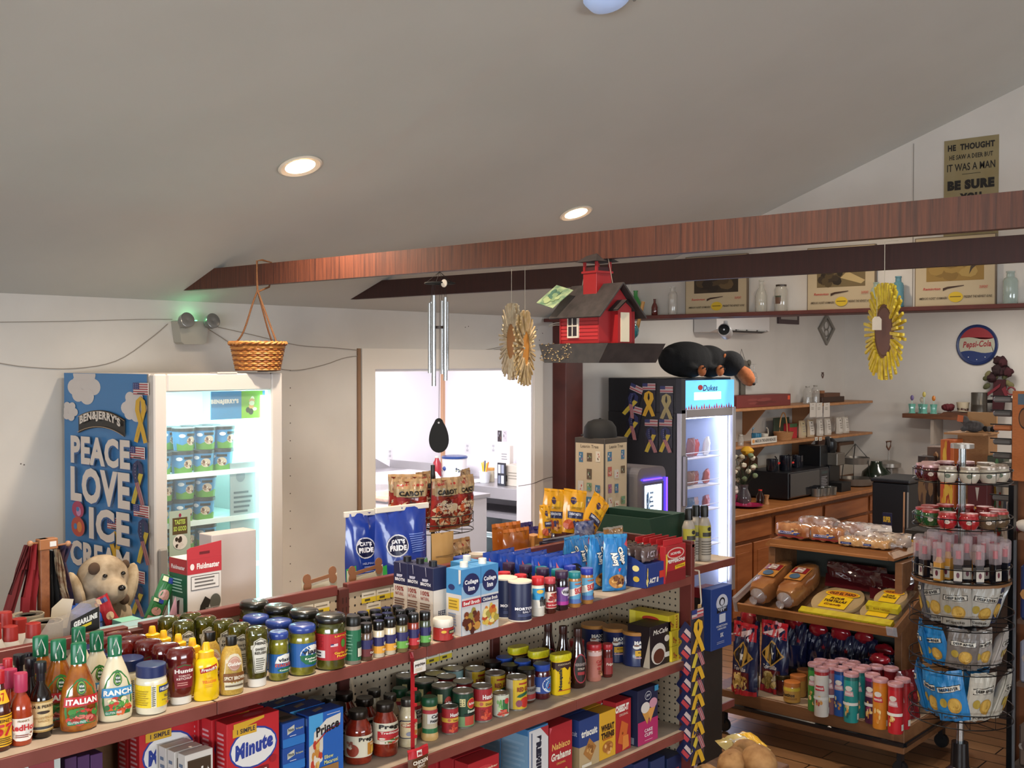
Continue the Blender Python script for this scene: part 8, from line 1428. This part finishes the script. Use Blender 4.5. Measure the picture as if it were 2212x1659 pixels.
# bun packs on the top shelf
BN = [('r',.06,.1,.94,.2,'8a2a30'),('r',.1,.3,.62,.55,'c8c0c8'),('r',.1,.3,.62,.36,'2c3a80'),('t','Martin',.36,.48,.4,.16,'2c3a80',{'s': .3}),('b',.7,.6,.22,.3,('c8a070','d8c0a0','8a5a38','3a4a8a'),12,3)]
def loaf(label,p,rz,l,w_,h,col,items,seed=0,nb=3,rot=None,cat='bread',nm='bun_pack',end=True):
    t = thing(nm,label,cat,p,R(rz)); 
    if rot: t.rotation_euler = (R(rot[0]),R(rot[1]),R(rz))
    m = MB(); n = 16; k = 14; rd = random.Random(seed)
    def f(s,a): e = (1-abs(2*s-1)**5); return Vector(((s-.5)*l,w_/2*(.72+.28*e)*(abs(cos(a))**.4)*(1 if cos(a) > 0 else -1),h/2+.004+h/2*(.8+.2*e+.05*sin(s*pi*nb*2))*(abs(sin(a))**.4)*(1 if sin(a) > 0 else -1)+.003*sin(19*s+5*a+seed)))
    vs = [f(i/n,2*pi*j/k) for i in range(n+1) for j in range(k)]
    m.add(vs,[(i*k+j,i*k+(j+1) % k,(i+1)*k+(j+1) % k,(i+1)*k+j) for i in range(n) for j in range(k)][::1],col,True); m.add(vs[:k],[tuple(range(k))],col); m.add(vs[-k:],[tuple(range(k))[::-1]],col); m.build('bread_body',t)
    if end: m = MB(); m.lathe([(h*.42,0),(h*.25,.02),(h*.08,.035),(h*.2,.06)],mat('b8b4b8',.12,a=.45,coat=1),12,T=Matrix.Translation((l/2-.005,0,h*.5))@Matrix.Rotation(R(90),4,'Y')); m.build('wrapper_twist',t)
    if items: decal('wrapper_print',t,items,l*.9,h*.8,lambda u,v,off: Vector((u,-w_/2*.985-off-.003+abs(v-h*.4)**2*1.2,h*.1+v)),True,.3)
    return t
zl = ZT+.001
bun = clear('8c5230','b8845a',14); bun2 = clear('b88a58','cfae84',16)
loaf('bun pack on the top shelf, leftmost',rk(tx0+.14,.42,zl),-4,.21,.12,.085,bun,BN,1); loaf('bun pack on the top shelf, second from the left',rk(tx0+.33,.44,zl),4,.19,.12,.08,bun,BN,2)
loaf('clear wrapped bun pack behind the leftmost one, slightly higher',rk(tx0+.20,.58,zl),-6,.22,.12,.105,clear('8a6450','b8a8a8',20),(),3); loaf('clear wrapped bun pack behind the second one',rk(tx0+.42,.60,zl),8,.2,.12,.09,clear('8a6450','b8a8a8',20),(),4)
RL = [('r',.08,.3,.5,.62,'22306a'),('t','potato',.29,.46,.3,.16,'b8c0d8',{'s': .2})]
loaf('flat pale roll pack with blue label, left of two at the front right',rk(tx0+.50,.40,zl),2,.16,.12,.045,bun2,RL,5,4); loaf('flat pale roll pack with blue label, right of two at the front right',rk(tx1-.13,.41,zl),-2,.17,.12,.045,bun2,RL,6,4)
bag('clear_roll_bag','crinkled clear bag of rolls piled at the top shelf back right','bread',rk(tx1-.25,.58,zl),0,.26,.10,.12,clear('a89a98','c8beb8',18),(),'stand',.10,3,ny=10); bag('clear_roll_bag','crinkled clear bag of rolls at the right end of the top shelf','bread',rk(tx1-.10,.54,zl),10,.20,.07,.1,clear('a08e84','c8b8a8',18),(),'stand',.10,6,ny=10)
# sloped tray goods
def tr(x,y,z=.022): return Vector((rx0,ry,0))+TT @ Vector((x,y,z+.004))
def onT(o): o.rotation_euler = (R(18),0,o.rotation_euler.z); return o
LF_ = [('p',[(.35,.1),(.95,.0),(1,.5),(.5,.7)],'c88a3c'),('p',[(.3,.45),(.9,.55),(.92,.85),(.36,.8)],'8a2428'),('t',"Stroehmann's",.62,.66,.56,.2,'d8d0c8',{'s': .2,'b': .03})]
for i,(xx,lb) in enumerate(((.115,'left'),(.275,'right'))):
    o = loaf('sliced bread loaf in printed wrapper on the sloped tray, %s one' % lb,tr(sx0+xx,.20,.028),-90,.34,.125,.12,clear('8a5530','9c6a40',8),(),11+i,1,nm='bread_loaf'); o.rotation_euler = (0,R(18),R(-90+0)); 
    o.rotation_euler = (Matrix.Rotation(R(18),3,'X') @ Matrix.Rotation(R(-90),3,'Z')).to_euler()
    decal('top_print',o,[('p',[(.2,.0),(.8,.0),(.8,1),(.2,1)],'b47c3c'),('r',.24,.05,.5,.95,'7e2226'),('t','SCHMIDTS',.37,.5,.22,.5,'d0c8c0',{'b': .05}),('e',.66,.5,.12,.3,'4a6078')],.24,.10,lambda u,v,off: Vector((u-.01,.05-v,.1325+off-(.05-v)**2*2)),True,.25)
def tort(label,x,y,W_,L_,big,lift=0):
    o = thing('tortilla_pack',label,'tortillas',tr(x,y,.023+lift)); o.rotation_euler = (R(18),0,R(0)); m = MB(); n = 24
    m.lathe([(0,0),(W_*.46,0),(W_*.48,.012),(W_*.47,.026),(0,.03)],clear('b8a078','a88e66',9),n,1,L_/W_*.92,T=Matrix.Translation((W_/2,L_*.45,0))); m.build('tortillas',o)
    m = MB(); m.box(0,-.01,.0,W_,L_,.006,mat('a89078',.15,a=.35,coat=1)); m.add([(W_*.05,L_*.80,.03),(W_*.95,L_*.80,.03),(W_*1.02,L_*1.08,.055),(W_*.9,L_*1.15,.03),(W_*.1,L_*1.15,.03),(-.02,L_*1.08,.055)],[(0,1,2,3,4,5)],mat('451418',.15,coat=.8)); m.build('wrapper',o)
    m = MB(); m.prism([(-.012,0),(-.014,.03),(.03,.034),(.035,.0)],.0,W_,mat('c8b82c',.25,coat=.6,kind='mottle',h2='b8a020',sc=20),'x'); m.build('end_band',o)
    decal('label',o,[('r',.2,.12,.84,.62,'e0b818'),('e',.52,.74,.42,.13,'e0b818'),('e',.52,.74,.38,.10,'c87820'),('t','OLD EL PASO',.52,.74,.62,.1,'3a1814',{'b': .05}),('t','FLOUR',.5,.52,.34,.09,'3a1814',{'b': .05,'s': .15}),('t','TORTILLAS',.5,.40,.54,.1,'3a1814',{'b': .05,'s': .15})]+([('t','Grande',.5,.26,.4,.09,'7a3a18',{'s': .3})] if big else []),W_*.8,L_*.72,lambda u,v,off: Vector((W_/2+u,L_*.08+v,.0315+off)))
    decal('band_print',o,[('t','FLOUR TORTILLAS',.5,.5,.5,.45,'7a4a14',{'b': .02}),('r',.03,.2,.1,.8,'8a7a20')],W_,.03,plane_fn((W_/2,-.0135,0),(1,0,0),(0,0,1)))
tort('large flour tortilla pack with yellow label, left of two',sx0+.36,.02,.29,.35,True); tort('smaller flour tortilla pack with yellow end, right one',sx1-.235,.02,.215,.27,False,.0)
tort('second small tortilla pack half under the right one',sx1-.19,.12,.17,.24,False,.035)
bag('dark_red_bag','glossy dark maroon food bag behind the tortilla packs','bag',tr(sx0+.52,.38,.03),0,.34,.12,.06,mat('3c1216',.12,coat=.9),(),'stand',.1,4,ny=8); bag('dark_red_bag','second dark maroon food bag at the back right of the tray','bag',tr(sx1-.16,.36,.03),0,.24,.10,.06,mat('3a1216',.12,coat=.9),(),'stand',.1,7,ny=8)
# chip bags on the deck
ZD = rz_+.0035
CP = [('r',.04,0,.96,.84,'1a2146'),('p',[(.02,.84),(.98,.80),(.99,1),(.01,1)],'a81c28'),('p',[(.05,.86),(.6,.84),(.9,.96),(.8,.98)],'c8b0b0'),('p',[(.5,.78),(.92,.56),(.5,.38),(.08,.56)],'b0883c'),('p',[(.5,.75),(.86,.56),(.5,.41),(.14,.56)],'17120f'),('p',[(.46,.48),(.5,.68),(.56,.5),(.42,.6),(.6,.6)],'d8d4cc'),('t','Tortilla',.45,.38,.5,.06,'c8bcb0',{'s': .2,'b': .02}),('r',.12,.10,.82,.34,'5a1a1c'),('b',.46,.20,.34,.14,('c8a860','b08c44','d8bc7c','9a7a3c'),40,3),('p',[(0,0),(1,0),(1,.07),(0,.1)],'a82028'),('p',[(.70,.8),(.73,.88),(.78,.78),(.68,.84),(.8,.84)],'c8c8d0')]
for i,(u,v,rz,h_) in enumerate(((1598,1502,-12,.36),(1662,1498,-6,.36))):
    q = px(u,v,z=ZD); bag('tortilla_chip_bag','tall navy and red tortilla chip bag, %s of the two front ones' % ('left','right')[i],'chip bag',(q.x,q.y+.06,ZD),rz,.17,h_,.10,mat('1c2448',.2,kind='mottle',h2='161c38',sc=8,coat=.8),CP,'stand',.06,60+i,crimp=mat('b01c28',.2,coat=.7)); o = bpy.data.objects[-1] if False else None
for i,(xx,yy) in enumerate(((.04,.36),(.27,.46),(.40,.50),(.53,.50),(.66,.52),(.78,.50),(.84,.30))):
    hh = .37 if i < 2 else (.33 if i < 5 else .27)
    o = bag('tortilla_chip_bag','navy chip bag with red crumpled top at the deck back, %s from the left' % ORD[i].replace('front','first'),'chip bag',rk(xx,yy,ZD),-8+5*i % 17,.16,hh*.84,.08,mat('15193a',.18,coat=.8,kind='mottle',h2='1e2550',sc=8),[('r',.05,.6,.95,.98,'161a3a'),('p',[(.3,.75),(.34,.86),(.4,.74),(.26,.81),(.42,.81)],'a8a8b8'),('p',[(.7,.65),(.74,.76),(.8,.64),(.66,.71),(.82,.71)],'9a2430')],'stand',.08,70+i,ny=10)
    m = MB(); m.ell((0,0,hh*.86),(.055,.03,hh*.12),mat('a01c28',.2,coat=.7,kind='mottle',h2='7a1420',sc=12),10,8,nz=.25,seed=i); m.build('crumpled_top',o)
# jars
def jar9(lb,u,vb,w,h,body,lid,labs=()): 
    return solid('dip_jar',lb,'jar',u,vb,ZD,w,h,[(0,0),(.9,0),(1,.04),(1,.72),(.95,.8)],body,(lidp(.98,.78),lid),labs,rz=10)
jar9('small yellow cheese dip jar with orange lid and dark script',1711,1520,36,52,mat('d0a04a',.3,coat=.4),mat('c87838',.4),[(.1,.74,170,[('r',0,0,1,1,'c89848'),('r',0,.78,1,1,'d8c040'),('t','Tostitos',.42,.48,.55,.28,'17161a',{'b': .04}),('r',.2,.12,.8,.28,'a87838')])])
jar9('cheese dip jar with orange lid directly behind the front one',1724,1508,36,54,mat('b88a44',.3,coat=.4),mat('c07438',.4)); jar9('third cheese dip jar, farthest behind',1738,1496,34,54,mat('a87c40',.3,coat=.4),mat('b87038',.4))
jar9('dark red salsa jar with dark lid left of the cheese dips',1691,1504,33,50,mat('4a1814',.15,coat=.8),mat('4a3c20',.25,.5)); jar9('second dark salsa jar behind',1712,1490,34,50,mat('3c1814',.15,coat=.8),mat('3c3420',.25,.5))
# stacked-chip canisters
cans = [(1761,1431,'3f8a3c','1c5a30','green','leftmost'),(1775,1441,'cfc8be','a8282c','white','front left with red top'),(1817,1440,'1f5aa8','1c3a70','bright blue','in the middle'),(1839,1452,'1f8a86','17605e','teal','front middle'),(1857,1442,'1c7c78','17605e','dark teal','behind the teal one'),(1885,1454,'4a1c3c','8a2a58','purple','right of the teal ones'),(1902,1464,'c87c24','c87024','orange','front right'),(1935,1473,'b8202a','a81c26','red','front, rightmost'),(1950,1464,'b01e28','a01a24','red','behind the front red one'),(1794,1436,'8a5a60','9a2a34','pinkish','behind the white one'),
        (1774,1424,'7a2030','8a2430','dark red','in the back row, first'),(1796,1427,'8a2a2c','7a2030','maroon','in the back row, second'),(1819,1423,'2a3a70','22305a','navy','in the back row, third'),(1836,1433,'24305a','1c2a50','navy','in the third row'),(1843,1428,'7a2a5a','6a2448','violet','in the back row, fourth'),(1866,1437,'6a2448','7a2a50','violet','in the third row, right'),(1893,1436,'7a1c28','6a1822','dark red','in the back row, fifth'),(1925,1440,'7a1c24','6a1820','maroon','in the back row, last')]
CR_,CHh = .0355,.232
proto = None
for i,(u,v,c1,c2,cn,wh) in enumerate(cans):
    q = px(u,v,z=ZD+CHh+.012); t = thing('chip_canister','%s chip canister with translucent lid, %s' % (cn,wh),'chip canister',(q.x,q.y,ZD),R(8+random.uniform(-6,6)),'chip canisters on the rack')
    m = MB(); m.lathe([(0,0),(CR_*.97,0),(CR_,.004),(CR_,CHh*.90)],mat(c1,.35,coat=.3),20); m.lathe([(CR_,CHh*.90),(CR_,CHh)],mat(c2,.35,coat=.3),20); m.build('tube',t)
    m = MB(); m.lathe([(CR_*1.05,CHh-.006),(CR_*1.07,CHh+.006),(CR_*1.0,CHh+.010),(CR_*.86,CHh+.010),(CR_*.82,CHh+.004),(0,CHh+.003)],mat('b88a90',.35),20); m.build('lid',t)
    if i < 10: decal('print',t,[('p',[(.28,.60),(.68,.60),(.64,.72),(.32,.72)],'c89a9c' if c1[0] != 'c' else 'b82a34'),('t','PRINGLES',.48,.66,.30,.05,'e0d8d4' if c1 != 'cfc8be' else 'f0e8e0',{'b': .04}),('e',.48,.78,.14,.06,'cfc8c0'),('b',.46,.3,.16,.2,('d8b068','c8883c','e0c890',c2),9,i),('r',.82,.06,.98,.2,'c8c4b8')]+([('l',.1,.35,.9,.5,1,'d8d4cc')] if i % 2 else []),R(200)*CR_,CHh*.92,cyl_fn([(CR_,0),(CR_,CHh)],.004),True)
t = bag('potato_chip_bag','dark red glossy snack bag at the right end of the rack deck','chip bag',rk(w-.06,.18,ZD),70,.16,.24,.08,mat('6a141c',.2,coat=.8),[('b',.5,.5,.3,.3,('8a2028','4a0c14'),12,3)],'stand',.06,90)
bag('kraft_bag','tan paper bag standing between rack and spinner','paper bag',(rx0+w-.02,ry+.45,ZD),60,.16,.30,.08,mat('9a6c3c',.6),(),'stand',.04,91)
t = magnet('price_sign','small white price sign with red square on the rack top corner',1962,1977,1197,1230,('y',5.9),[('r',.2,.45,.8,.8,'b0302c'),('l',.2,.1,.8,.35,2,'6a6460')],'sign',card=mat('c8c0b4',.5))
CDI = ([('r',0,0,1,1,'1a1c40'),('t','SUPER',.5,.78,.8,.2,'d8b030',{'b': .06}),('r',.1,.1,.9,.5,'c8502c')],)
# ================================================ wire spinner rack
SX,SY = -1.81,5.08
t = thing('wire_spinner','tall round wire spinner rack with chrome pole and black base','display rack',(SX,SY,0)); ch = mat('b8c0c4',.12,.95); bw = mat('121214',.3,.4)
zp = px(2080,968,y=SY).z
m = MB(); m.tube([(0,0,.3),(0,0,zp)],.016,ch,14); m.build('pole',t); m = MB(); m.lathe([(.05,0),(.05,.02),(0,.024)],mat('9a948c',.3,.3),18,T=Matrix.Translation((0,0,zp))); m.build('cap',t)
m = MB(); m.lathe([(0,0),(.30,0),(.30,.03),(.22,.10),(.09,.17),(.04,.22),(.036,.33),(0,.33)],mat('101114',.25),30); m.build('base',t)
tz = [px(2080,v,x=SX).z for v in (1036,1132,1243,1340,1430,1540)]; TRAD = .21
def ring(m,r,z,n=40,th=.0026): m.tube([(r*cos(2*pi*i/n),r*sin(2*pi*i/n),z) for i in range(n)],th,bw,5,closed=True)
for k,z in enumerate(tz):
    m = MB(); rr_ = TRAD+(.01 if k > 2 else 0); up = (.05,.045,.06,.06,.05,.06)[k]
    for dz in (0,up): ring(m,rr_,z+dz)
    ring(m,rr_*.55,z,28)
    for i in range(12): a = 2*pi*i/12; m.tube([(rr_*cos(a),rr_*sin(a),z+up),(rr_*cos(a),rr_*sin(a),z),(.018*cos(a),.018*sin(a),z-.01)],.002,bw,5)
    m.build('wire_tier',t)
m = MB(); m.lathe([(0,0),(TRAD,0),(TRAD,.012),(0,.012)],mat('7a5430',.5),30,T=Matrix.Translation((0,0,tz[2]-.016))); m.build('wood_disc',t)
# jars on tiers 1 and 2
def spin(kind,k,n,rad,fn,a0=0):
    for i in range(n): a = a0+2*pi*i/n; fn(i,SX+rad*cos(a),SY+rad*sin(a),tz[k]+.003,a)
jp = None
def mkjar(i,x,y,z,a,k=0):
    front = sin(a) < .3; c = (('4a1018','b8b0a0')[1 if cos(a) > -.1 else 0] if k == 0 else (('1c4a24','9a1c24')[1 if cos(a) > -.35 else 0] if cos(a) < .6 else '5a4a38'))
    nm = {'4a1018': 'dark red','b8b0a0': 'cream','1c4a24': 'green','9a1c24': 'red','5a4a38': 'brown'}[c]
    t = thing('candle_jar','%s round glass jar, spinner %s tier, %s counterclockwise from the right' % (nm,('top','second')[k],(ORD+['eighth','ninth','tenth','eleventh'])[i].replace('front','first')),'jar',(x,y,z),R(20),'round jars on the spinner')
    m = MB(); m.lathe([(0,0),(.03,0),(.042,.02),(.044,.04),(.036,.058)],mat(c,.12,coat=.9),16); m.build('glass',t); m = MB(); m.lathe([(.036,.056),(.038,.058),(.038,.068),(0,.07)],mat('c8a0a0' if k == 0 and c[0] == '4' else 'a8403c' if k else 'a89a8c',.3,.3),16); m.build('lid',t)
    decal('label',t,[('e',.5,.5,.4,.3,'c8b8a8' if c != 'b8b0a0' else '4a5a40'),('l',.2,.3,.8,.6,2,'6a5a50')],.03,.03,cyl_fn([(.042,0),(.044,.06)],.015),True)
for k in (0,1): spin('jar',k,11,.158,lambda i,x,y,z,a,k=k: mkjar(i,x,y,z,a,k),.1)
# bottles in clear cases on tier 3
def mkb(i,x,y,z,a,ring_=0):
    amber = -.25 < cos(a) < .25; c = 'c08a3c' if amber else '17161c'
    t = thing('syrup_sampler','%s capped bottle in clear sleeve, third tier, %s of %s ring' % ('amber' if amber else 'dark',(ORD+['eighth','ninth','tenth','eleventh','twelfth','thirteenth','fourteenth'])[i].replace('front','first'),('outer','inner')[ring_]),'bottle',(x,y,z),a+pi/2,'capped bottles on the third tier')
    hh = .17+.03*ring_; m = MB(); m.box(-.018,-.018,0,.018,.018,hh*.5,mat(c,.15,coat=.6),.003); m.lathe([(.016,hh*.5),(.01,hh*.62)],mat(c,.15,coat=.6),10); m.build('body',t); m = MB(); m.lathe([(.011,hh*.62),(.011,hh*.82),(0,hh*.82)],mat('b03040',.3),12); m.build('cap',t)
    m = MB(); m.box(-.021,-.021,hh*.45,.021,.021,hh,mat('c8b8bc',.1,a=.3,coat=.8),.006); m.build('clear_sleeve',t); decal('label',t,[('r',0,0,1,1,'b8b0a4'),('e',.5,.5,.2,.25,'5a2030')],.034,.05,plane_fn((0,-.0185,.01),(1,0,0),(0,0,1)))
spin('b',2,14,.185,mkb,.05); spin('b',2,10,.125,lambda i,x,y,z,a: mkb(i,x,y,z,a,1),.2)
# chip bags on tiers 4 to 6
def DR(c,c2): return [('r',.02,.03,.98,.97,c),('p',[(.10,.62),(.9,.66),(.9,.79),(.10,.75)],'2a2824'),('p',[(.13,.635),(.87,.675),(.87,.775),(.13,.735)],'c8c4b8'),('t','DEEP RIVER',.5,.705,.64,.065,'1c1a18',{'b': .05,'rot': .06}),('e',.60,.36,.22,.17,'a8843c'),('e',.60,.38,.17,.13,'c09c4c'),('e',.26,.42,.12,.1,'a08a3c'),('t',c2,.5,.12,.6,.06,'3a3830')]
bags = [(3,-115,'a8a49c','grey'),(3,-78,'9c988e','grey'),(3,-42,'aaa69c','grey'),(3,-155,'5a5a5e','dark grey'),(3,-8,'2a3048','dark blue'),(3,60,'8a8680','grey'),(3,130,'8a8680','grey'),
        (4,-150,'1c6aa4','blue'),(4,-112,'2272ac','blue'),(4,-70,'6a6460','dark grey'),(4,-30,'96908a','pale grey with red edge'),(4,10,'a49e98','white and red'),(4,100,'4a4848','dark grey'),
        (5,-160,'1a649c','blue'),(5,-118,'2476b0','blue'),(5,-78,'2272ac','blue'),(5,-35,'b0aca0','white'),(5,10,'a8a498','white'),(5,90,'2272ac','blue')]
for i,(k,a,c,cn) in enumerate(bags):
    ar = R(a); rr_ = .115+.02*(i % 2); hh = (.19,.17,.215)[k-3]; zz = tz[k]+.014
    bag('snack_chip_bag','%s kettle chip bag on the spinner, %s tier, facing %s' % (cn,('fourth','fifth','lowest')[k-3],'left' if a < -130 else 'front left' if a < -100 else 'the front' if a < -55 else 'front right' if a < -20 else 'right' if a < 40 else 'the back, right' if a < 95 else 'the back, left'),'chip bag',(SX+rr_*cos(ar),SY+rr_*sin(ar),zz),a+90,.13,hh,.05,mat(c,.3,kind='mottle',h2=c,coat=.4),DR(c,'Kettle'),'x',.05,100+i,rot=(9+4*(i % 3),5*((i*7) % 5-2),0),crimp=mat(c,.35),group='kettle chip bags',ny=10)
# ================================================ goods beyond the spinner
t = thing('gift_counter','long wooden gift counter beyond the spinner rack','counter',(-2.6,6.6,0)); m = MB(); m.box(-.2,0,0,1.9,.6,.90,mat('3a2a22',.6)); m.build('body',t); m = MB(); m.box(-.22,-.02,.90,1.92,.62,.93,mat('7a5238',.5,kind='wood',h2='68442c',sc=3)); m.build('counter_top',t)
GZ = .931; gy = 6.7
bpx('candy_box_card','navy candy card with yellow SUPER lettering behind the rolls','card',1906,1926,1160,1108,y=gy-.04,z=GZ,d=.01,col='1a1c40',items=CDI[0])

t = bpx('yellow_edged_tray','dark tray with bright yellow front edge beside the bread rack','tray',1955,2080,1165,1150,y=gy,z=GZ,d=.2,col='2a2620',items=[('r',0,.05,1,.3,'c8981c')])
bpx('wood_crate','pale wooden crate below the jar tier','crate',1985,2075,1160,1135,y=gy+.25,z=GZ,d=.2,col=mat('a88460',.6,kind='wood',h2='94704c'))
bpx('orange_box','orange and yellow fruit printed box on the gift counter','box',2031,2060,1090,950,y=gy+.05,z=GZ,d=.15,col='c8642c',items=[('b',.5,.6,.48,.38,('d8982c','a83a20','e0b040','c8502c'),24,5),('r',0,0,1,.15,'a8302c')])
bpx('red_box','maroon tea box with gold band on the gift counter','box',2090,2132,1100,1038,y=gy+.05,z=GZ+.0,d=.12,col='5a1c20',items=[('r',.1,.5,.9,.62,'c88a2c'),('p',[(.4,.9),(.6,.9),(.5,.7)],'c8c0b4'),('l',.2,.1,.8,.4,3,'8a4a40')])
t = bpx('display_stand_box','tan wooden tiered display box with plush toy on its shelf','display box',2068,2135,1040,938,y=gy+.28,z=GZ,d=.16,col=mat('a87c50',.6,kind='wood',h2='96693f'),items=[('r',.5,.25,.9,.5,'3a2a24'),('r',.1,.3,.45,.4,'c88a5a'),('l',.5,.55,.9,.62,1,'a83a3c')]); bh = t['h']; bw_ = t['w']; bl0 = t.location.copy()
m = MB(); m.box(-.04,-.12,bh,bw_+.01,.16,bh+.012,mat('a87c50',.6)); m.box(.01,.14,bh+.012,bw_,.16,bh+.13,mat('b88c5c',.6)); m.build('top_shelf',t)
t = thing('plush_raccoon','small grey striped tail plush with orange tag on the tan display','plush toy',(bl0.x+.08,bl0.y+.02,bl0.z+bh+.0125)); gf = mat('5f5a58',.95,kind='noise',h2='4c4846',sc=80,bump=.4)
m = MB(); m.ell((.01,0,.035),(.065,.04,.036),gf); m.ell((-.045,-.01,.075),(.03,.028,.026),gf); m.ell((-.04,-.03,.02),(.02,.03,.018),gf); remesh(m.build('body',t),.006,3)
for k in range(4): m = MB(); m.ell((.08+.022*k,.0,.022),(.014,.018,.018),mat(('16130f','6a6460')[k % 2],.95)); m.build('tail_band',t)
m = MB(); m.prism([(-.075,.065),(-.04,.06),(-.035,.1),(-.07,.105)],-.045,-.044,mat('c86a3c',.5)); m.build('tag',t)
for i,(u,vb,vt,c,lb,yy,cc) in enumerate(((2000,1095,985,'3a2c24','dark cluttered rack of leather goods',.3,('5a4030','2a201c','8a6a44')),(2020,1090,965,'6a5040','brown basket of small gifts',.35,('8a5a34','c8a070','3a2c20')),(2150,1100,985,'4a5040','mixed small gifts with green and red',.2,('5a8a5a','c83c2c','c8c4b8','b8882c')),(2180,1100,1000,'6a6458','pale mixed gift packets',.1,('a89a8c','6a5a4a','c8b8a0','3a3c44')))):
    bpx('gift_display',lb+' beyond the spinner','gift display',u-18,u+18,vb,vt,y=gy+yy,z=GZ,d=.1,col=c,items=[('b',.5,.5,.48,.48,cc,40,i)],c=.004)
for i in range(2): q = px(1953+8*i,1000,y=gy+.1); t = tag(MB().tube([(0,0,0),(.002,0,.30)],.006,mat(('c08a5c','9a948c')[i],.5),6).build('candy_cane_stick',None,(q.x,q.y,GZ)),('tall tan hooked stick with white bow beside the kettles','beaded silver chain stick beside the hooked stick')[i],'stick')
# sunglasses tower
q = px(2172,900,y=5.75); t = thing('sunglasses_tower','tall sunglasses display post with grey frames at the right','display tower',(q.x,5.75,0)); zz = px(2190,850,y=5.75).z; m = MB(); m.box(.03,0,0,.06,.04,zz-.02,mat('3a2c24',.5)); m.build('post',t)
for k in range(9): m = MB(); m.box(-.055,-.02,zz-.045-.07*k,.035,.02,zz-.015-.07*k,mat(('6a6664','5a5654','a8643c')[k % 3 if k < 3 else 1],.35),.008,Matrix.Rotation(R(0),4,'Y')); m.box(-.065,-.024,zz-.017-.07*k,.035,-.02,zz-.011-.07*k,mat('0e0e10',.3)); m.build('sunglasses',t)
bpx('orange_wood_panel','orange wood display panel with framed round mirror at the right edge','display panel',2186,2230,1040,845,y=5.72,d=.04,col=mat('a8602c',.5,kind='wood',h2='945224'),items=[('r',.28,.85,.6,.97,'4a5a68'),('e',.62,.70,.3,.12,'2a1c14'),('e',.62,.70,.26,.1,'7a4c28')])
o = [x for x in S.objects if x.name.startswith('orange_wood_panel')][0]; m = MB(); m.box(.0,.04,-o.location.z,o['w'],.08,.1,mat('6a3c1c',.6)); m.build('stand',o)
# black gridwall post and shelf items at the far right
q = px(2183,1200,y=5.5); t = thing('black_rack_post','tall black slotted rack post behind the spinner at right','rack',(q.x,5.5,0)); m = MB(); m.box(-.012,0,0,.012,.04,px(2183,1048,y=5.5).z,mat('101114',.3,.5)); m.build('post',t); m = MB(); m.box(.0122,.01,.1,.018,.03,1.2,mat('8a8c90',.3,.6)); m.build('slotted_strip',t)
m = MB(); m.box(.0,.04,0,.6,.2,.12,mat('3a2c24',.6)); m.box(.02,.04,.5,.6,.2,.52,mat('5a4030',.6)); m.box(.02,.04,.8,.6,.2,.82,mat('5a4030',.6)); m.box(.02,.04,1.2,.6,.2,1.23,mat('7a5640',.6)); m.box(.02,.2,0,.6,.21,1.2,mat('2a2220',.6)); m.build('side_shelves',t); L = t.location
for i,(z,h_,c,lb,cc) in enumerate(((.521,.2,'8a8c9a','pale blue and white wrapped packs on the lower right shelf',('3a5aa8','c8c8d0','a89a90')),(.821,.26,'1c2c5c','navy snack box stack on the middle right shelf',('b8844a','2a3c78','c8a870')),(.121,.2,'5a4a40','crumpled grey bags on the bottom right shelf',('8a8078','4a3a34')))):
    t = thing('packaged_goods',lb,'packages',(L.x+.03,5.545,z)); m = MB(); m.box(0,0,0,.3,.14,h_,c,.01); m.build('box',t); decal('print',t,[('b',.5,.5,.48,.46,cc,30,i)],.3,h_,plane_fn((.15,0,0),(1,0,0),(0,0,1)))
t = thing('hat_brim','white and maroon curled item on the right counter edge','hat',(px(2195,1045,y=5.45).x,5.60,1.2315)); m = MB(); m.ell((0,0,.03),(.05,.03,.03),mat('c8beb4',.5)); m.ell((-.04,0,.02),(.02,.02,.02),mat('5a2434',.5)); m.build('item',t)
